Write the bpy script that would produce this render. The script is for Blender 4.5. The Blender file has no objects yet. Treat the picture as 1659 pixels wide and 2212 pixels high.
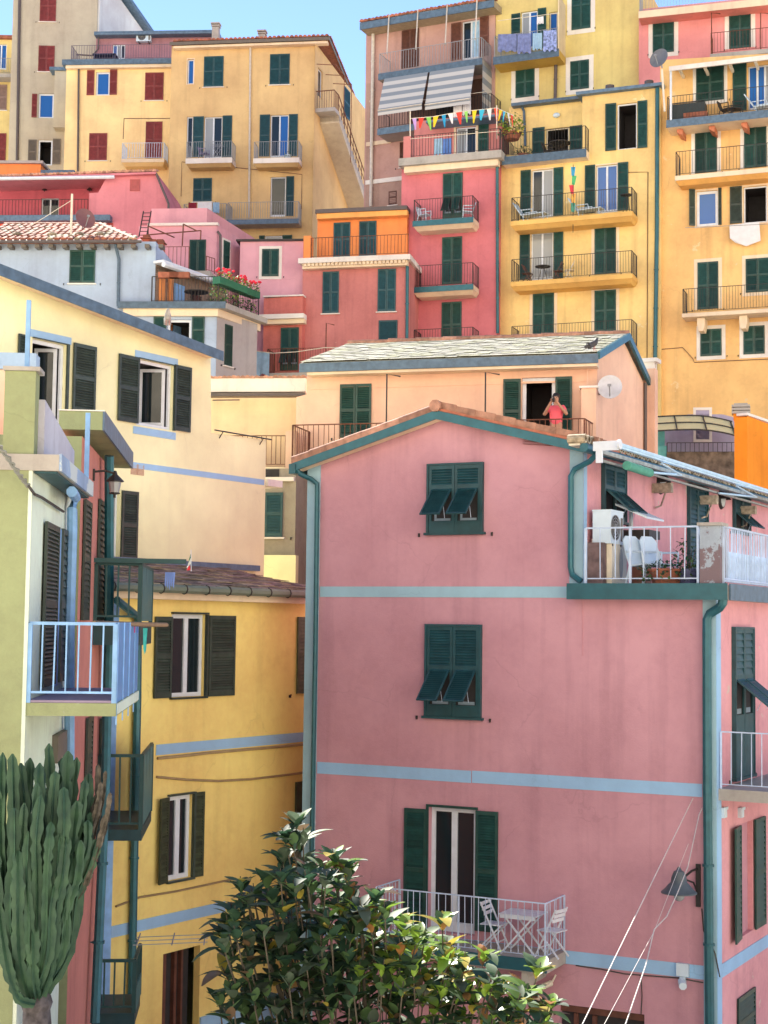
import bpy, math, random
from mathutils import Vector, Matrix, geometry
random.seed(7)
S = bpy.context.scene
COL = S.collection
R = math.radians

# ------------------------------------------------------------------ camera
FOC, CX, CY, CAMZ = 3300.0, 829.5, 1106.0, 11.0
PITCH, ROLL = R(4.23), R(0.72)
cd = bpy.data.cameras.new('camera'); cam = bpy.data.objects.new('camera', cd); COL.objects.link(cam)
cd.sensor_fit = 'VERTICAL'; cd.sensor_height = 36.0; cd.lens = 36.0 * FOC / 2212.0
cd.clip_start = 0.5; cd.clip_end = 6000
cam.location = (0, 0, CAMZ)
RC = Matrix.Rotation(math.pi / 2 + PITCH, 3, 'X') @ Matrix.Rotation(ROLL, 3, 'Z')
cam.rotation_euler = RC.to_euler()
S.camera = cam

# ------------------------------------------------------------------ sky, sun, exposure
SUN_EL = R(38)
TO_SUN = Vector((-0.45 * math.cos(SUN_EL), 0.893 * math.cos(SUN_EL), math.sin(SUN_EL)))
wd = bpy.data.worlds.new('World'); S.world = wd; wd.use_nodes = True
wn = wd.node_tree; sky = wn.nodes.new('ShaderNodeTexSky'); sky.sky_type = 'NISHITA'; sky.sun_disc = False
sky.sun_elevation = SUN_EL; sky.sun_rotation = math.atan2(-0.45, 0.893)
sky.air_density = 0.40; sky.dust_density = 0.0; sky.ozone_density = 1.0
bg = wn.nodes['Background']; bg.inputs[1].default_value = 0.15
wn.links.new(sky.outputs[0], bg.inputs[0])
sl = bpy.data.lights.new('sun', 'SUN'); sl.energy = 5.0; sl.angle = R(0.53); sl.color = (1.0, 0.93, 0.82)
so = bpy.data.objects.new('sun', sl); COL.objects.link(so)
so.rotation_euler = TO_SUN.to_track_quat('Z', 'Y').to_euler(); so.location = (40, 40, 90)
S.view_settings.view_transform = 'Standard'; S.view_settings.look = 'None'
S.view_settings.exposure = 1.58; S.view_settings.gamma = 1.0
S.render.engine = 'CYCLES'
S.cycles.max_bounces = 6; S.cycles.diffuse_bounces = 4; S.cycles.glossy_bounces = 3

# ------------------------------------------------------------------ photo plan -> places in the world
def ray(x, y):
    return RC @ Vector(((x - CX) / FOC, -(y - CY) / FOC, -1.0))
def at(x, y, dist):
    r = ray(x, y); r = r * (dist / r.y); return Vector((r.x, r.y, r.z + CAMZ))
K = {1: (0, 0, .33069), 2: (548.6, 0, .33069), 3: (1097.2, 0, .33862), 4: (0, 548.6, .33069), 5: (548.6, 548.6, .33069),
     6: (1097.2, 548.6, .33862), 7: (0, 1097.2, .33069), 8: (548.6, 1097.2, .33069), 9: (1097.2, 1097.2, .33862),
     10: (0, 1645.8, .33069), 11: (548.6, 1645.8, .33069), 12: (1097.2, 1645.8, .33862),
     21: (0, 757.1, .18518), 22: (0, 1130.1, .23148), 23: (0, 438.9, .23148), 24: (274.3, 466.3, .19841),
     25: (1261.8, 822.9, .23942), 26: (1398.9, 1289.2, .19835), 27: (548.6, 905.2, .14881), 28: (1152.1, 795.5, .13227)}
def k(c, *v):
    ox, oy, s = K[c]
    return tuple((ox if i % 2 == 0 else oy) + s * a for i, a in enumerate(v))
def kp(c, *v):
    t = k(c, *v); return [(t[i], t[i + 1]) for i in range(0, len(t), 2)]

# ------------------------------------------------------------------ materials
MATS = {}
def new_mat(name):
    m = bpy.data.materials.new(name); m.use_nodes = True
    nt = m.node_tree; b = nt.nodes['Principled BSDF']
    return m, nt, b
def nd(nt, t, **kw):
    n = nt.nodes.new(t)
    for a, v in kw.items(): setattr(n, a, v)
    return n
def plain(name, col, rough=.6, var=.12, scale=6., metal=0., bump=0., spec=.5):
    if name in MATS: return MATS[name]
    m, nt, b = new_mat(name)
    g = nd(nt, 'ShaderNodeNewGeometry'); n = nd(nt, 'ShaderNodeTexNoise'); n.inputs['Scale'].default_value = scale; n.inputs['Detail'].default_value = 5
    nt.links.new(g.outputs['Position'], n.inputs['Vector'])
    r = nd(nt, 'ShaderNodeValToRGB'); r.color_ramp.elements[0].position = .3; r.color_ramp.elements[1].position = .7
    c0 = [c * (1 - var) for c in col]; c1 = [min(1, c * (1 + var)) for c in col]
    r.color_ramp.elements[0].color = (*c0, 1); r.color_ramp.elements[1].color = (*c1, 1)
    nt.links.new(n.outputs['Fac'], r.inputs[0])
    oi = nd(nt, 'ShaderNodeObjectInfo'); hv = nd(nt, 'ShaderNodeHueSaturation'); mr = nd(nt, 'ShaderNodeMapRange')
    mr.inputs['To Min'].default_value = 1 - var * .9; mr.inputs['To Max'].default_value = 1 + var * 1.1
    nt.links.new(oi.outputs['Random'], mr.inputs[0]); nt.links.new(mr.outputs[0], hv.inputs['Value']); nt.links.new(r.outputs[0], hv.inputs['Color']); nt.links.new(hv.outputs[0], b.inputs['Base Color'])
    b.inputs['Roughness'].default_value = rough; b.inputs['Metallic'].default_value = metal
    b.inputs['Specular IOR Level'].default_value = spec
    if bump:
        bp = nd(nt, 'ShaderNodeBump'); bp.inputs['Strength'].default_value = bump; bp.inputs['Distance'].default_value = .02
        nt.links.new(n.outputs['Fac'], bp.inputs['Height']); nt.links.new(bp.outputs[0], b.inputs['Normal'])
    MATS[name] = m; return m
def plaster(name, col, stain=.25, stain_col=None, patch=0., patch_col=(.45, .42, .38), streak=.3):
    """weathered lime plaster: broad tone drift, vertical rain streaks, peeled patches, fine grain"""
    if name in MATS: return MATS[name]
    m, nt, b = new_mat(name); L = nt.links.new
    g = nd(nt, 'ShaderNodeNewGeometry')
    def noise(scale, detail, vec=None, rough=.55):
        n = nd(nt, 'ShaderNodeTexNoise'); n.inputs['Scale'].default_value = scale; n.inputs['Detail'].default_value = detail; n.inputs['Roughness'].default_value = rough
        L(vec or g.outputs['Position'], n.inputs['Vector']); return n
    def ramp(src, p0, p1, c0=(0, 0, 0, 1), c1=(1, 1, 1, 1)):
        r = nd(nt, 'ShaderNodeValToRGB'); e = r.color_ramp.elements
        e[0].position = p0; e[1].position = p1; e[0].color = c0; e[1].color = c1; L(src, r.inputs[0]); return r
    def mix(fac, a, bcol):
        x = nd(nt, 'ShaderNodeMix', data_type='RGBA'); L(fac, x.inputs[0])
        for s, v in ((x.inputs[6], a), (x.inputs[7], bcol)):
            if isinstance(v, tuple): s.default_value = v
            else: L(v, s)
        return x.outputs[2]
    hs = [min(1, c * 1.13) for c in col]; ls = [col[0] * .86, col[1] * .80, col[2] * .82]
    base = ramp(noise(.45, 6).outputs['Fac'], .33, .68, (*ls, 1), (*hs, 1)).outputs[0]
    # smaller cloudy mottling
    sc = stain_col or (col[0] * .62, col[1] * .55, col[2] * .58)
    mott = ramp(noise(2.3, 8, rough=.65).outputs['Fac'], .5, .78, (0, 0, 0, 1), (stain, stain, stain, 1)).outputs[0]
    c = mix(mott, base, (*sc, 1))
    mp = nd(nt, 'ShaderNodeMapping'); mp.inputs['Scale'].default_value = (2.6, 2.6, .16); L(g.outputs['Position'], mp.inputs[0])
    st = ramp(noise(1., 6, mp.outputs[0]).outputs['Fac'], .52, .8, (0, 0, 0, 1), (streak, streak, streak, 1)).outputs[0]
    c = mix(st, c, (*[x * .7 for x in sc], 1))
    fine = ramp(noise(9., 7, rough=.7).outputs['Fac'], .42, .75, (0, 0, 0, 1), (stain * .7,) * 3 + (1,)).outputs[0]
    c = mix(fine, c, (*[min(1, x * 1.25) for x in col], 1))
    wob = nd(nt, 'ShaderNodeVectorMath', operation='MULTIPLY_ADD'); nw = noise(2.2, 6); L(nw.outputs['Color'], wob.inputs[0]); wob.inputs[1].default_value = (.5, .5, .5); L(g.outputs['Position'], wob.inputs[2])
    vo = nd(nt, 'ShaderNodeTexVoronoi', feature='DISTANCE_TO_EDGE'); vo.inputs['Scale'].default_value = .42; L(wob.outputs[0], vo.inputs['Vector'])
    ck = ramp(vo.outputs['Distance'], .0, .006, (1, 1, 1, 1), (0, 0, 0, 1)); cm_ = ramp(noise(.7, 3).outputs['Fac'], .5, .6, (0, 0, 0, 1), (.17, .17, .17, 1))
    cx = nd(nt, 'ShaderNodeMath', operation='MULTIPLY'); L(ck.outputs[0], cx.inputs[0]); L(cm_.outputs[0], cx.inputs[1])
    c = mix(cx.outputs[0], c, (*[x * .45 for x in sc], 1))
    if patch:
        pn = ramp(noise(1.1, 9, rough=.7).outputs['Fac'], .66 - patch * .1, .68 - patch * .1).outputs[0]
        c = mix(pn, c, (*patch_col, 1))
    L(c, b.inputs['Base Color']); b.inputs['Roughness'].default_value = .92; b.inputs['Specular IOR Level'].default_value = .2
    n3 = noise(38, 4); n4 = noise(3, 5)
    ad = nd(nt, 'ShaderNodeMath', operation='ADD'); L(n3.outputs['Fac'], ad.inputs[0])
    ml = nd(nt, 'ShaderNodeMath', operation='MULTIPLY'); ml.inputs[1].default_value = 2.5; L(n4.outputs['Fac'], ml.inputs[0]); L(ml.outputs[0], ad.inputs[1])
    bp = nd(nt, 'ShaderNodeBump'); bp.inputs['Strength'].default_value = .35; bp.inputs['Distance'].default_value = .012
    L(ad.outputs[0], bp.inputs['Height']); L(bp.outputs[0], b.inputs['Normal'])
    MATS[name] = m; return m
def striped(name, ca, cb, scale, axis):
    m, nt, b = new_mat(name); L = nt.links.new
    tc = nd(nt, 'ShaderNodeTexCoord'); sp = nd(nt, 'ShaderNodeSeparateXYZ'); L(tc.outputs['Object'], sp.inputs[0])
    ml = nd(nt, 'ShaderNodeMath', operation='MULTIPLY'); ml.inputs[1].default_value = scale; L(sp.outputs[axis], ml.inputs[0])
    fr = nd(nt, 'ShaderNodeMath', operation='FRACT'); L(ml.outputs[0], fr.inputs[0])
    r = nd(nt, 'ShaderNodeValToRGB'); r.color_ramp.interpolation = 'CONSTANT'; r.color_ramp.elements[1].position = .5
    r.color_ramp.elements[0].color = (*ca, 1); r.color_ramp.elements[1].color = (*cb, 1)
    L(fr.outputs[0], r.inputs[0]); L(r.outputs[0], b.inputs['Base Color']); b.inputs['Roughness'].default_value = .9
    MATS[name] = m; return m
def glass(name, col, rough=.04):
    m, nt, b = new_mat(name)
    b.inputs['Base Color'].default_value = (*col, 1); b.inputs['Roughness'].default_value = rough
    b.inputs['Specular IOR Level'].default_value = .6
    MATS[name] = m; return m

# wall paints; the trims carry blue skylight in their colour
P = lambda n, c, **kw: plaster(n + '_plaster', c, **kw)
pink = P('dusty_pink', (.56, .305, .365), stain=.26, streak=.42)
pink_worn = P('worn_salmon', (.70, .36, .40), stain=.4, patch=.35, patch_col=(.62, .5, .46), streak=.4)
cream = P('cream_yellow', (.87, .90, .56), stain=.12, streak=.12)
sun_yellow = P('sunny_yellow', (.95, .74, .26), stain=.3, streak=.25)
olive = P('olive_stucco', (.29, .34, .19), stain=.5, stain_col=(.2, .22, .14), patch=.12, patch_col=(.45, .47, .42))
pale_green = P('pale_green_stucco', (.68, .80, .68), stain=.35)
brick_pink = P('brick_pink', (.58, .24, .20), stain=.3)
peach = P('peach', (.84, .57, .42), stain=.2, streak=.22)
grey_house = P('grey', (.37, .48, .64), stain=.25)
grey_raw = P('raw_render', (.33, .31, .25), stain=.5, streak=.5)
lavender = P('lavender_pink', (.72, .40, .48), stain=.2)
rose = P('rose', (.66, .25, .29), stain=.25)
tan = P('tan', (.68, .50, .25), stain=.22, streak=.25)
orange_side = tan
gold = P('golden', (.93, .70, .36), stain=.2)
ochre = P('ochre', (.70, .59, .24), stain=.25, streak=.3)
yellow = P('warm_yellow', (.83, .63, .27), stain=.3, streak=.45, patch=.2, patch_col=(.84, .70, .40))
amber = P('amber', (.84, .55, .23), stain=.3, streak=.45, patch=.15, patch_col=(.82, .60, .33))
coral = P('coral_red', (.56, .22, .21), stain=.35, streak=.45, patch=.25, patch_col=(.60, .31, .27))
coral2 = P('old_red', (.60, .19, .16), stain=.45, streak=.4)
orange = P('orange', (.84, .30, .10), stain=.25)
mauve = P('mauve', (.50, .32, .28), stain=.35, streak=.3)
mauve_low = P('mauve_grey', (.42, .29, .24), stain=.5, streak=.5, patch=.3, patch_col=(.5, .45, .36))
salmon = P('salmon_pink', (.78, .33, .33), stain=.18)
beige = P('beige_grey', (.50, .47, .37), stain=.25)
lilac = P('lilac_blue', (.40, .38, .52), stain=.3)
trim_grey = P('skylight_grey_trim', (.33, .53, .64), stain=.15, streak=.1)  # grey trim; the blue of the skylight is put into the colour
trim_cool = P('skylight_blue_trim', (.33, .56, .82), stain=.15, streak=.1)  # trim with a stronger skylight blue put into its colour
white_wall = P('whitewash', (.80, .79, .74), stain=.15)
stone_slab = P('weathered_concrete', (.42, .41, .38), stain=.5, stain_col=(.16, .17, .15))
cream_trim = P('cream_trim', (.80, .68, .50), stain=.2)
green = plain('dark_green_paint', (.012, .058, .050), rough=.45, var=.25)
teal = plain('teal_green_paint', (.012, .062, .078), rough=.5, var=.2)
olive_green = plain('olive_green_paint', (.05, .065, .035), rough=.6, var=.3)
dark_slat = plain('black_green_paint', (.036, .055, .045), rough=.5, var=.25)
maroon = plain('maroon_paint', (.20, .035, .035), rough=.6, var=.2)
brown = plain('brown_wood', (.12, .045, .03), rough=.6, var=.25)
grey_paint = plain('grey_brown_paint', (.14, .12, .10), rough=.6)
white = plain('shade_blue_white_paint', (.68, .74, .83), rough=.45, var=.06)  # white paint with the blue of open shade put into its colour
white_p = plain('shade_blue_white_plastic', (.62, .75, .86), rough=.35, var=.04)  # white plastic tinted blue to stand in for shade
off_white = plain('cream_paint', (.76, .70, .58), rough=.6, var=.1)
blue_paint = plain('pale_blue_paint', (.24, .46, .80), rough=.55, var=.15)
iron = plain('black_iron', (.025, .022, .022), rough=.55)
iron_grey = plain('grey_iron', (.28, .30, .33), rough=.5)
iron_white = plain('shade_blue_white_iron', (.50, .62, .82), rough=.5, var=.12)  # white railings; their bluish shadow tint is part of this colour
rust = plain('rusty_iron', (.16, .06, .035), rough=.8, var=.3)
gutter = plain('teal_gutter', (.022, .115, .15), rough=.4, var=.15, metal=.2)
copper_grey = plain('slate_blue_flashing', (.085, .145, .22), rough=.5, var=.25)
pipe_dark = plain('brown_copper_pipe', (.10, .08, .08), rough=.5)
pipe_white = plain('pale_pipe', (.60, .56, .50), rough=.5)
soffit = plain('dim_soffit', (.40, .33, .22), rough=.9)
slate = plain('grey_slate', (.27, .275, .225), rough=.85, var=.2, scale=9, bump=.3)
slate_dark = plain('brown_slate', (.17, .15, .14), rough=.85, var=.45, scale=7, bump=.3)
terracotta = plain('terracotta', (.33, .115, .07), rough=.85, var=.35, scale=5, bump=.3)
tile_pale = plain('sun_bleached_terracotta', (.44, .23, .16), rough=.85, var=.3, scale=8, bump=.3)
moss_tile = plain('lichen_tile', (.33, .27, .19), rough=.9, var=.4, scale=10, bump=.4)
stone = plain('rubble_stone', (.20, .16, .13), rough=.95, var=.6, scale=4, bump=.8)
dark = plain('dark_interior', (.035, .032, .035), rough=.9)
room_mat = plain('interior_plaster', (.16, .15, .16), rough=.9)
g_dark = glass('dark_glass', (.012, .02, .025))
g_sky_blue = glass('sky_reflection_glass', (.02, .12, .42), .06)  # blue of the reflected sky put into the pane colour
g_curtain = glass('curtained_glass', (.30, .33, .36), .12)
cloth_white = plain('white_cloth', (.80, .80, .83), rough=.95, var=.05)
cloth_blue = plain('pale_blue_cloth', (.35, .55, .75), rough=.95, var=.12)
cloth_indigo = plain('indigo_cloth', (.17, .21, .42), rough=.95, var=.3)
cloth_red = plain('dark_red_cloth', (.25, .02, .04), rough=.95)

# ------------------------------------------------------------------ mesh building
class MB:
    def __init__(s): s.v = []; s.f = []; s.smooth = False
    def add(s, vs, fs):
        o = len(s.v); s.v += [tuple(v) for v in vs]; s.f += [tuple(i + o for i in f) for f in fs]; return s
    def box(s, x0, x1, y0, y1, z0, z1):
        return s.add([(x0, y0, z0), (x1, y0, z0), (x1, y1, z0), (x0, y1, z0), (x0, y0, z1), (x1, y0, z1), (x1, y1, z1), (x0, y1, z1)],
                     [(0, 3, 2, 1), (4, 5, 6, 7), (0, 1, 5, 4), (1, 2, 6, 5), (2, 3, 7, 6), (3, 0, 4, 7)])
    def quad(s, a, b, c, d): return s.add([a, b, c, d], [(0, 1, 2, 3)])
    def tube(s, pts, r, n=6, r2=None, cap=True):
        pts = [Vector(p) for p in pts]; m = len(pts); vs = []; fs = []
        up = None
        for i, p in enumerate(pts):
            t = (pts[min(i + 1, m - 1)] - pts[max(i - 1, 0)]).normalized()
            if up is None:
                up = Vector((0, 0, 1)) if abs(t.z) < .9 else Vector((1, 0, 0))
            x = t.cross(up).normalized(); up = x.cross(t).normalized()
            rr = r if r2 is None else r + (r2 - r) * i / max(1, m - 1)
            for j in range(n):
                a = 2 * math.pi * (j + .5) / n
                vs.append(p + x * (rr * math.cos(a)) + up * (rr * math.sin(a)))
        for i in range(m - 1):
            for j in range(n):
                q = (j + 1) % n
                fs.append((i * n + j, i * n + q, (i + 1) * n + q, (i + 1) * n + j))
        if cap: fs += [tuple(reversed(range(n))), tuple((m - 1) * n + j for j in range(n))]
        return s.add(vs, fs)
    def prism(s, poly, y0, y1):
        n = len(poly); a = [(u, y0, z) for u, z in poly] + [(u, y1, z) for u, z in poly]
        return s.add(a, [tuple(range(n)), tuple(reversed(range(n, 2 * n)))] + [(i + n, (i + 1) % n + n, (i + 1) % n, i) for i in range(n)])
    def lathe(s, prof, n=14, axis='z', c=(0, 0, 0)):
        vs = []; fs = []; m = len(prof)
        for r, h in prof:
            for j in range(n):
                a = 2 * math.pi * j / n
                p = (r * math.cos(a), r * math.sin(a), h) if axis == 'z' else (r * math.cos(a), h, r * math.sin(a))
                vs.append((p[0] + c[0], p[1] + c[1], p[2] + c[2]))
        for i in range(m - 1):
            for j in range(n): fs.append((i * n + j, i * n + (j + 1) % n, (i + 1) * n + (j + 1) % n, (i + 1) * n + j))
        return s.add(vs, fs)
    def ball(s, c, rx, ry, rz, n=8, m=6):
        return s.add([(c[0] + rx * math.sin(math.pi * i / m) * math.cos(2 * math.pi * j / n), c[1] + ry * math.sin(math.pi * i / m) * math.sin(2 * math.pi * j / n), c[2] + rz * math.cos(math.pi * i / m)) for i in range(m + 1) for j in range(n)],
                     [(i * n + j, (i + 1) * n + j, (i + 1) * n + (j + 1) % n, i * n + (j + 1) % n) for i in range(m) for j in range(n)])
    def mesh(s, name, mat, smooth=False):
        me = bpy.data.meshes.new(name); me.from_pydata(s.v, [], s.f)
        if mat: me.materials.append(mat)
        if smooth or s.smooth:
            me.shade_smooth()
            try: me.set_sharp_from_angle(angle=R(40))
            except Exception: pass
        me.update(); return me
def link(name, me, parent=None, loc=(0, 0, 0), rz=0., rx=0.):
    o = bpy.data.objects.new(name, me); COL.objects.link(o)
    if parent: o.parent = parent
    o.location = loc; o.rotation_euler = (rx, 0, rz); return o
def tag(o, label, cat, group=None, kind=None):
    if label: o['label'] = label
    if cat: o['category'] = cat
    if group: o['group'] = group
    if kind: o['kind'] = kind
    return o
def thing(name, loc, rz, label, cat, group=None):
    return tag(link(name, None, None, loc, rz), label, cat, group)
def solo(name, mb, mat, label, cat, group=None, loc=(0, 0, 0), rz=0., smooth=False):
    return tag(link(name, mb.mesh(name, mat, smooth), None, loc, rz), label, cat, group)
CACHE = {}
def cached(key, make):
    if key not in CACHE: CACHE[key] = make()
    return CACHE[key]

def hill(y):
    pts = [(-400, 150), (-120, 100), (-45, 46), (-16, 17), (-7, 9.3), (0, 9.3), (6, 8.6), (14, 4.6), (20, 2.6), (28, 1.6), (36, 2.2), (41, 6), (50, 10), (62, 15), (70, 17.5), (90, 26), (110, 29), (200, 25), (600, 10), (3500, -20)]  # slope behind the camera is unseen, added to bounce warm sunlight onto the facades
    for (a, h), (b, g) in zip(pts, pts[1:]):
        if a <= y <= b: return h + (g - h) * (y - a) / (b - a)
    return pts[-1][1]

# ------------------------------------------------------------------ facades and houses
class Fac:
    """a vertical wall plane: origin o, running direction d (to the right), outward normal n"""
    def __init__(s, o, a, zb, house=None):
        s.o = Vector((o[0], o[1], 0)); s.a = R(a); s.zb = zb; s.h = house
        s.d = Vector((math.cos(s.a), math.sin(s.a), 0)); s.n = Vector((math.sin(s.a), -math.cos(s.a), 0)); s.holes = []
    def uz(s, x, y, off=0.):
        r = ray(x, y); c = Vector((0, 0, CAMZ)); t = (off - s.n.dot(c - s.o)) / s.n.dot(r); p = c + r * t
        return s.d.dot(p - s.o), p.z - s.zb
    def rect(s, x0, y0, x1, y1, off=0.):
        xm = (x0 + x1) / 2; ym = (y0 + y1) / 2
        u0 = s.uz(x0, ym, off)[0]; u1 = s.uz(x1, ym, off)[0]
        return min(u0, u1), max(u0, u1), s.uz(xm, y1, off)[1], s.uz(xm, y0, off)[1]
    def world(s, u, off, z):
        p = s.o + s.d * u + s.n * off; return Vector((p.x, p.y, z + s.zb))
class House:
    def __init__(s, name, x, y, dist, a, label, cat='house', zb=None, mat=None, fixed=None):
        p = at(x, y, dist) if fixed is None else fixed
        s.zb = hill(p.y) - 1.5 if zb is None else zb
        s.mat = mat; s.f = Fac(p, a, s.zb, s)
        s.root = thing(name, (p.x, p.y, s.zb), s.f.a, label, cat, 'houses stacked up the hillside')
        s.facs = [s.f]
    def side(s, x, y, a, fac=None, off=0.):
        """another wall plane of the same house that starts at the photo point (x, y) of a wall"""
        f0 = fac or s.f; u, z = f0.uz(x, y, off); w = f0.world(u, off, z)
        f = Fac(w, a, s.zb, s); s.facs.append(f); return f
    def shift(s, off, fac=None):
        f0 = fac or s.f; f = Fac(f0.world(0, off, 0), math.degrees(f0.a), s.zb, s); s.facs.append(f); return f
    def place(s, fac):
        f = fac or s.f
        if f is s.f: return (0, 0, 0), 0.
        q = f.o - s.f.o
        return (q.dot(s.f.d), -q.dot(s.f.n), 0), f.a - s.f.a
    def part(s, name, mb, mat, fac=None, parent=None, smooth=False, label=None):
        me = mb.mesh(name, mat, smooth)
        if parent is None:
            loc, rz = s.place(fac); o = link(name, me, s.root, loc, rz)
        else: o = link(name, me, parent)
        if label: o['label'] = label
        return o
    def anchor(s, name, me, fac, u, off, z, rz=0., rx=0., parent=None):
        """a part placed by its own hinge point on a wall plane"""
        f = fac or s.f; loc, r0 = s.place(f)
        if parent is not None: return link(name, me, parent, (u, -off, z), rz, rx)
        c, sn = math.cos(r0), math.sin(r0)
        return link(name, me, s.root, (loc[0] + u * c + off * sn, loc[1] + u * sn - off * c, z), r0 + rz, rx)
    def wall(s, top, depth=7., mat=None, fac=None, base=0., name='wall', back=True):
        """wall sheet under a photo-traced top line with its openings cut out, plus the body behind"""
        f = fac or s.f; mat = mat or s.mat
        out = [f.uz(*p) if p[0] != 'uz' else p[1:] for p in top]
        if out[0][0] > out[-1][0]: out.reverse()
        poly = [(out[0][0], base)] + out + [(out[-1][0], base)]
        loops = [[Vector((u, z, 0)) for u, z in poly]]
        for u0, u1, z0, z1 in f.holes: loops.append([Vector((u0, z0, 0)), Vector((u0, z1, 0)), Vector((u1, z1, 0)), Vector((u1, z0, 0))])
        tri = geometry.tessellate_polygon(loops); flat = [v for l in loops for v in l]
        mb = MB(); fs = []
        for t in tri:
            a, b, c = (flat[i] for i in t)
            if abs((b - a).cross(c - a).z) < 1e-9: continue
            fs.append(tuple(t) if (b - a).cross(c - a).z > 0 else tuple(reversed(t)))
        mb.add([(v.x, 0, v.y) for v in flat], fs)
        for u0, u1, z0, z1 in f.holes:
            e = .16
            mb.quad((u0, 0, z0), (u0, 0, z1), (u0, e, z1), (u0, e, z0)); mb.quad((u1, 0, z1), (u1, 0, z0), (u1, e, z0), (u1, e, z1))
            mb.quad((u0, 0, z1), (u1, 0, z1), (u1, e, z1), (u0, e, z1)); mb.quad((u1, 0, z0), (u0, 0, z0), (u0, e, z0), (u1, e, z0))
        if depth:
            n = len(poly)
            for i in range(n):
                (a, b), (c, d) = poly[i], poly[(i + 1) % n]
                mb.quad((a, 0, b), (a, depth, b), (c, depth, d), (c, 0, d))
            if back: mb.add([(u, depth, z) for u, z in poly], [tuple(range(n))])
        return s.part(name, mb, mat, f)
    # ---- window pieces
    def leaf(s, fac, u0, u1, z0, z1, mat, off=.035, hi=False, rz=0., flap=False, hinge_right=False, mid=True, parent=None, tilt=.62):
        """one shutter leaf: frame, rails and angled louvres; near ones carry every slat as its own sub-part"""
        w = u1 - u0; h = z1 - z0; t = .036; st = min(.055, w * .16)
        x0, x1 = (-w, 0) if hinge_right else (0, w)
        zs = 0.
        def frame():
            mb = MB(); mb.box(x0, x0 + st, 0, t, 0, h); mb.box(x1 - st, x1, 0, t, 0, h)
            mb.box(x0 + st, x1 - st, .002, t - .002, 0, st * 1.7); mb.box(x0 + st, x1 - st, .002, t - .002, h - st * 1.4, h)
            return mb
        mb = frame()
        sections = []
        if flap is True: flap = (.14, .5)
        if flap:
            za, zb_ = h * flap[0], h * flap[1]
            mb.box(x0 + st, x1 - st, .003, t - .003, 0, za); mb.box(x0 + st, x1 - st, .002, t - .002, zb_, zb_ + st * 1.3)
            sections.append((zb_ + st * 1.3, h - st * 1.4))
        elif mid:
            zm = h * .48
            mb.box(x0 + st, x1 - st, .002, t - .002, zm, zm + st * 1.5)
            sections += [(st * 1.7, zm), (zm + st * 1.5, h - st * 1.4)]
        else: sections.append((st * 1.7, h - st * 1.4))
        sp = .05 if hi else max(.07, h / 22)
        sw = w - 2 * st; ang = R(38); dx, dz = .017, .021
        if not hi: dz = sp * .52; dx = .014
        slatv = [(0, t / 2 - dx, -dz), (sw, t / 2 - dx, -dz), (sw, t / 2 + dx, dz), (0, t / 2 + dx, dz),
                 (0, t / 2 - dx, -dz + .007), (sw, t / 2 - dx, -dz + .007), (sw, t / 2 + dx, dz + .007), (0, t / 2 + dx, dz + .007)]
        slatf = [(0, 1, 2, 3), (7, 6, 5, 4), (0, 4, 5, 1), (2, 6, 7, 3)]
        pos = []
        for a, b in sections:
            n = max(1, int((b - a) / sp)); pos += [a + (i + .5) * (b - a) / n for i in range(n)]
        # a thin dark backing keeps the wall colour from showing through the louvres
        mb.box(x0 + st, x1 - st, t - .003, t - .001, sections[0][0], sections[-1][1])
        if not hi:
            for z in pos: mb.add([(x + x0 + st, y, zz + z) for x, y, zz in slatv], slatf)
        o = s.anchor('shutter', mb.mesh('shutter', mat), fac, u1 if hinge_right else u0, off, z0, rz, parent=parent)
        if hi:
            me = cached(('slat', round(sw, 3), mat.name), lambda: MB().add(slatv, slatf).mesh('slat', mat))
            for z in pos:
                link('slat', me, o, (x0 + st, 0, z + random.uniform(-.002, .002)))
        if flap:
            za, zb_ = h * flap[0], h * flap[1]; fh = (zb_ - za) * 1.22; fw = w - 2 * st - .01
            m2 = MB(); q = .035
            m2.box(0, q, 0, .03, -fh, 0); m2.box(fw - q, fw, 0, .03, -fh, 0); m2.box(q, fw - q, .001, .029, -q, 0); m2.box(q, fw - q, .001, .029, -fh, -fh + q)
            m2.box(q, fw - q, .018, .021, -fh + q, -q); n = max(4, int((fh - 2 * q) / .052))
            for i in range(n):
                z = -q - (i + .5) * (fh - 2 * q) / n
                m2.add([(q + (fw - 2 * q) * (x > 0), y - .004, zz + z) for x, y, zz in slatv], slatf)
            fl = link('flap', m2.mesh('flap', mat), o, (x0 + st + .005, -.004, zb_), 0., -tilt)
            pr = MB(); pr.tube([(fw - .02, .02, -fh * .62), (fw - .05, .30, -fh * .42 - .22)], .006, 4)
            link('prop', pr.mesh('prop', iron_white), fl)
        return o
    def shut(s, rect, mat=green, n=2, fac=None, hi=False, flap=False, surround=None, sill=True, sw=.10, mid=True, dogs=True, frame=None, tilt=.62):
        """closed shutters lying on the wall, with painted surround and sill"""
        f = fac or s.f; u0, u1, z0, z1 = f.rect(*rect)
        if surround:
            b = MB(); b.box(u0 - sw, u0 - .004, -.02, -.001, z0 - .004, z1 + .004); b.box(u1 + .004, u1 + sw, -.02, -.001, z0 - .004, z1 + .004)
            b.box(u0 - sw, u1 + sw, -.021, -.001, z1 + .005, z1 + sw)
            if sill != 'door': b.box(u0 - sw, u1 + sw, -.024, -.001, z0 - sw, z0 - .005)
            s.part('window_surround', b, surround, f)
        elif sill and sill != 'door':
            s.part('sill', MB().box(u0 - .06, u1 + .06, -.09, -.002, z0 - .05, z0 - .006), frame or white_wall, f)
        w = (u1 - u0) / n
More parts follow.
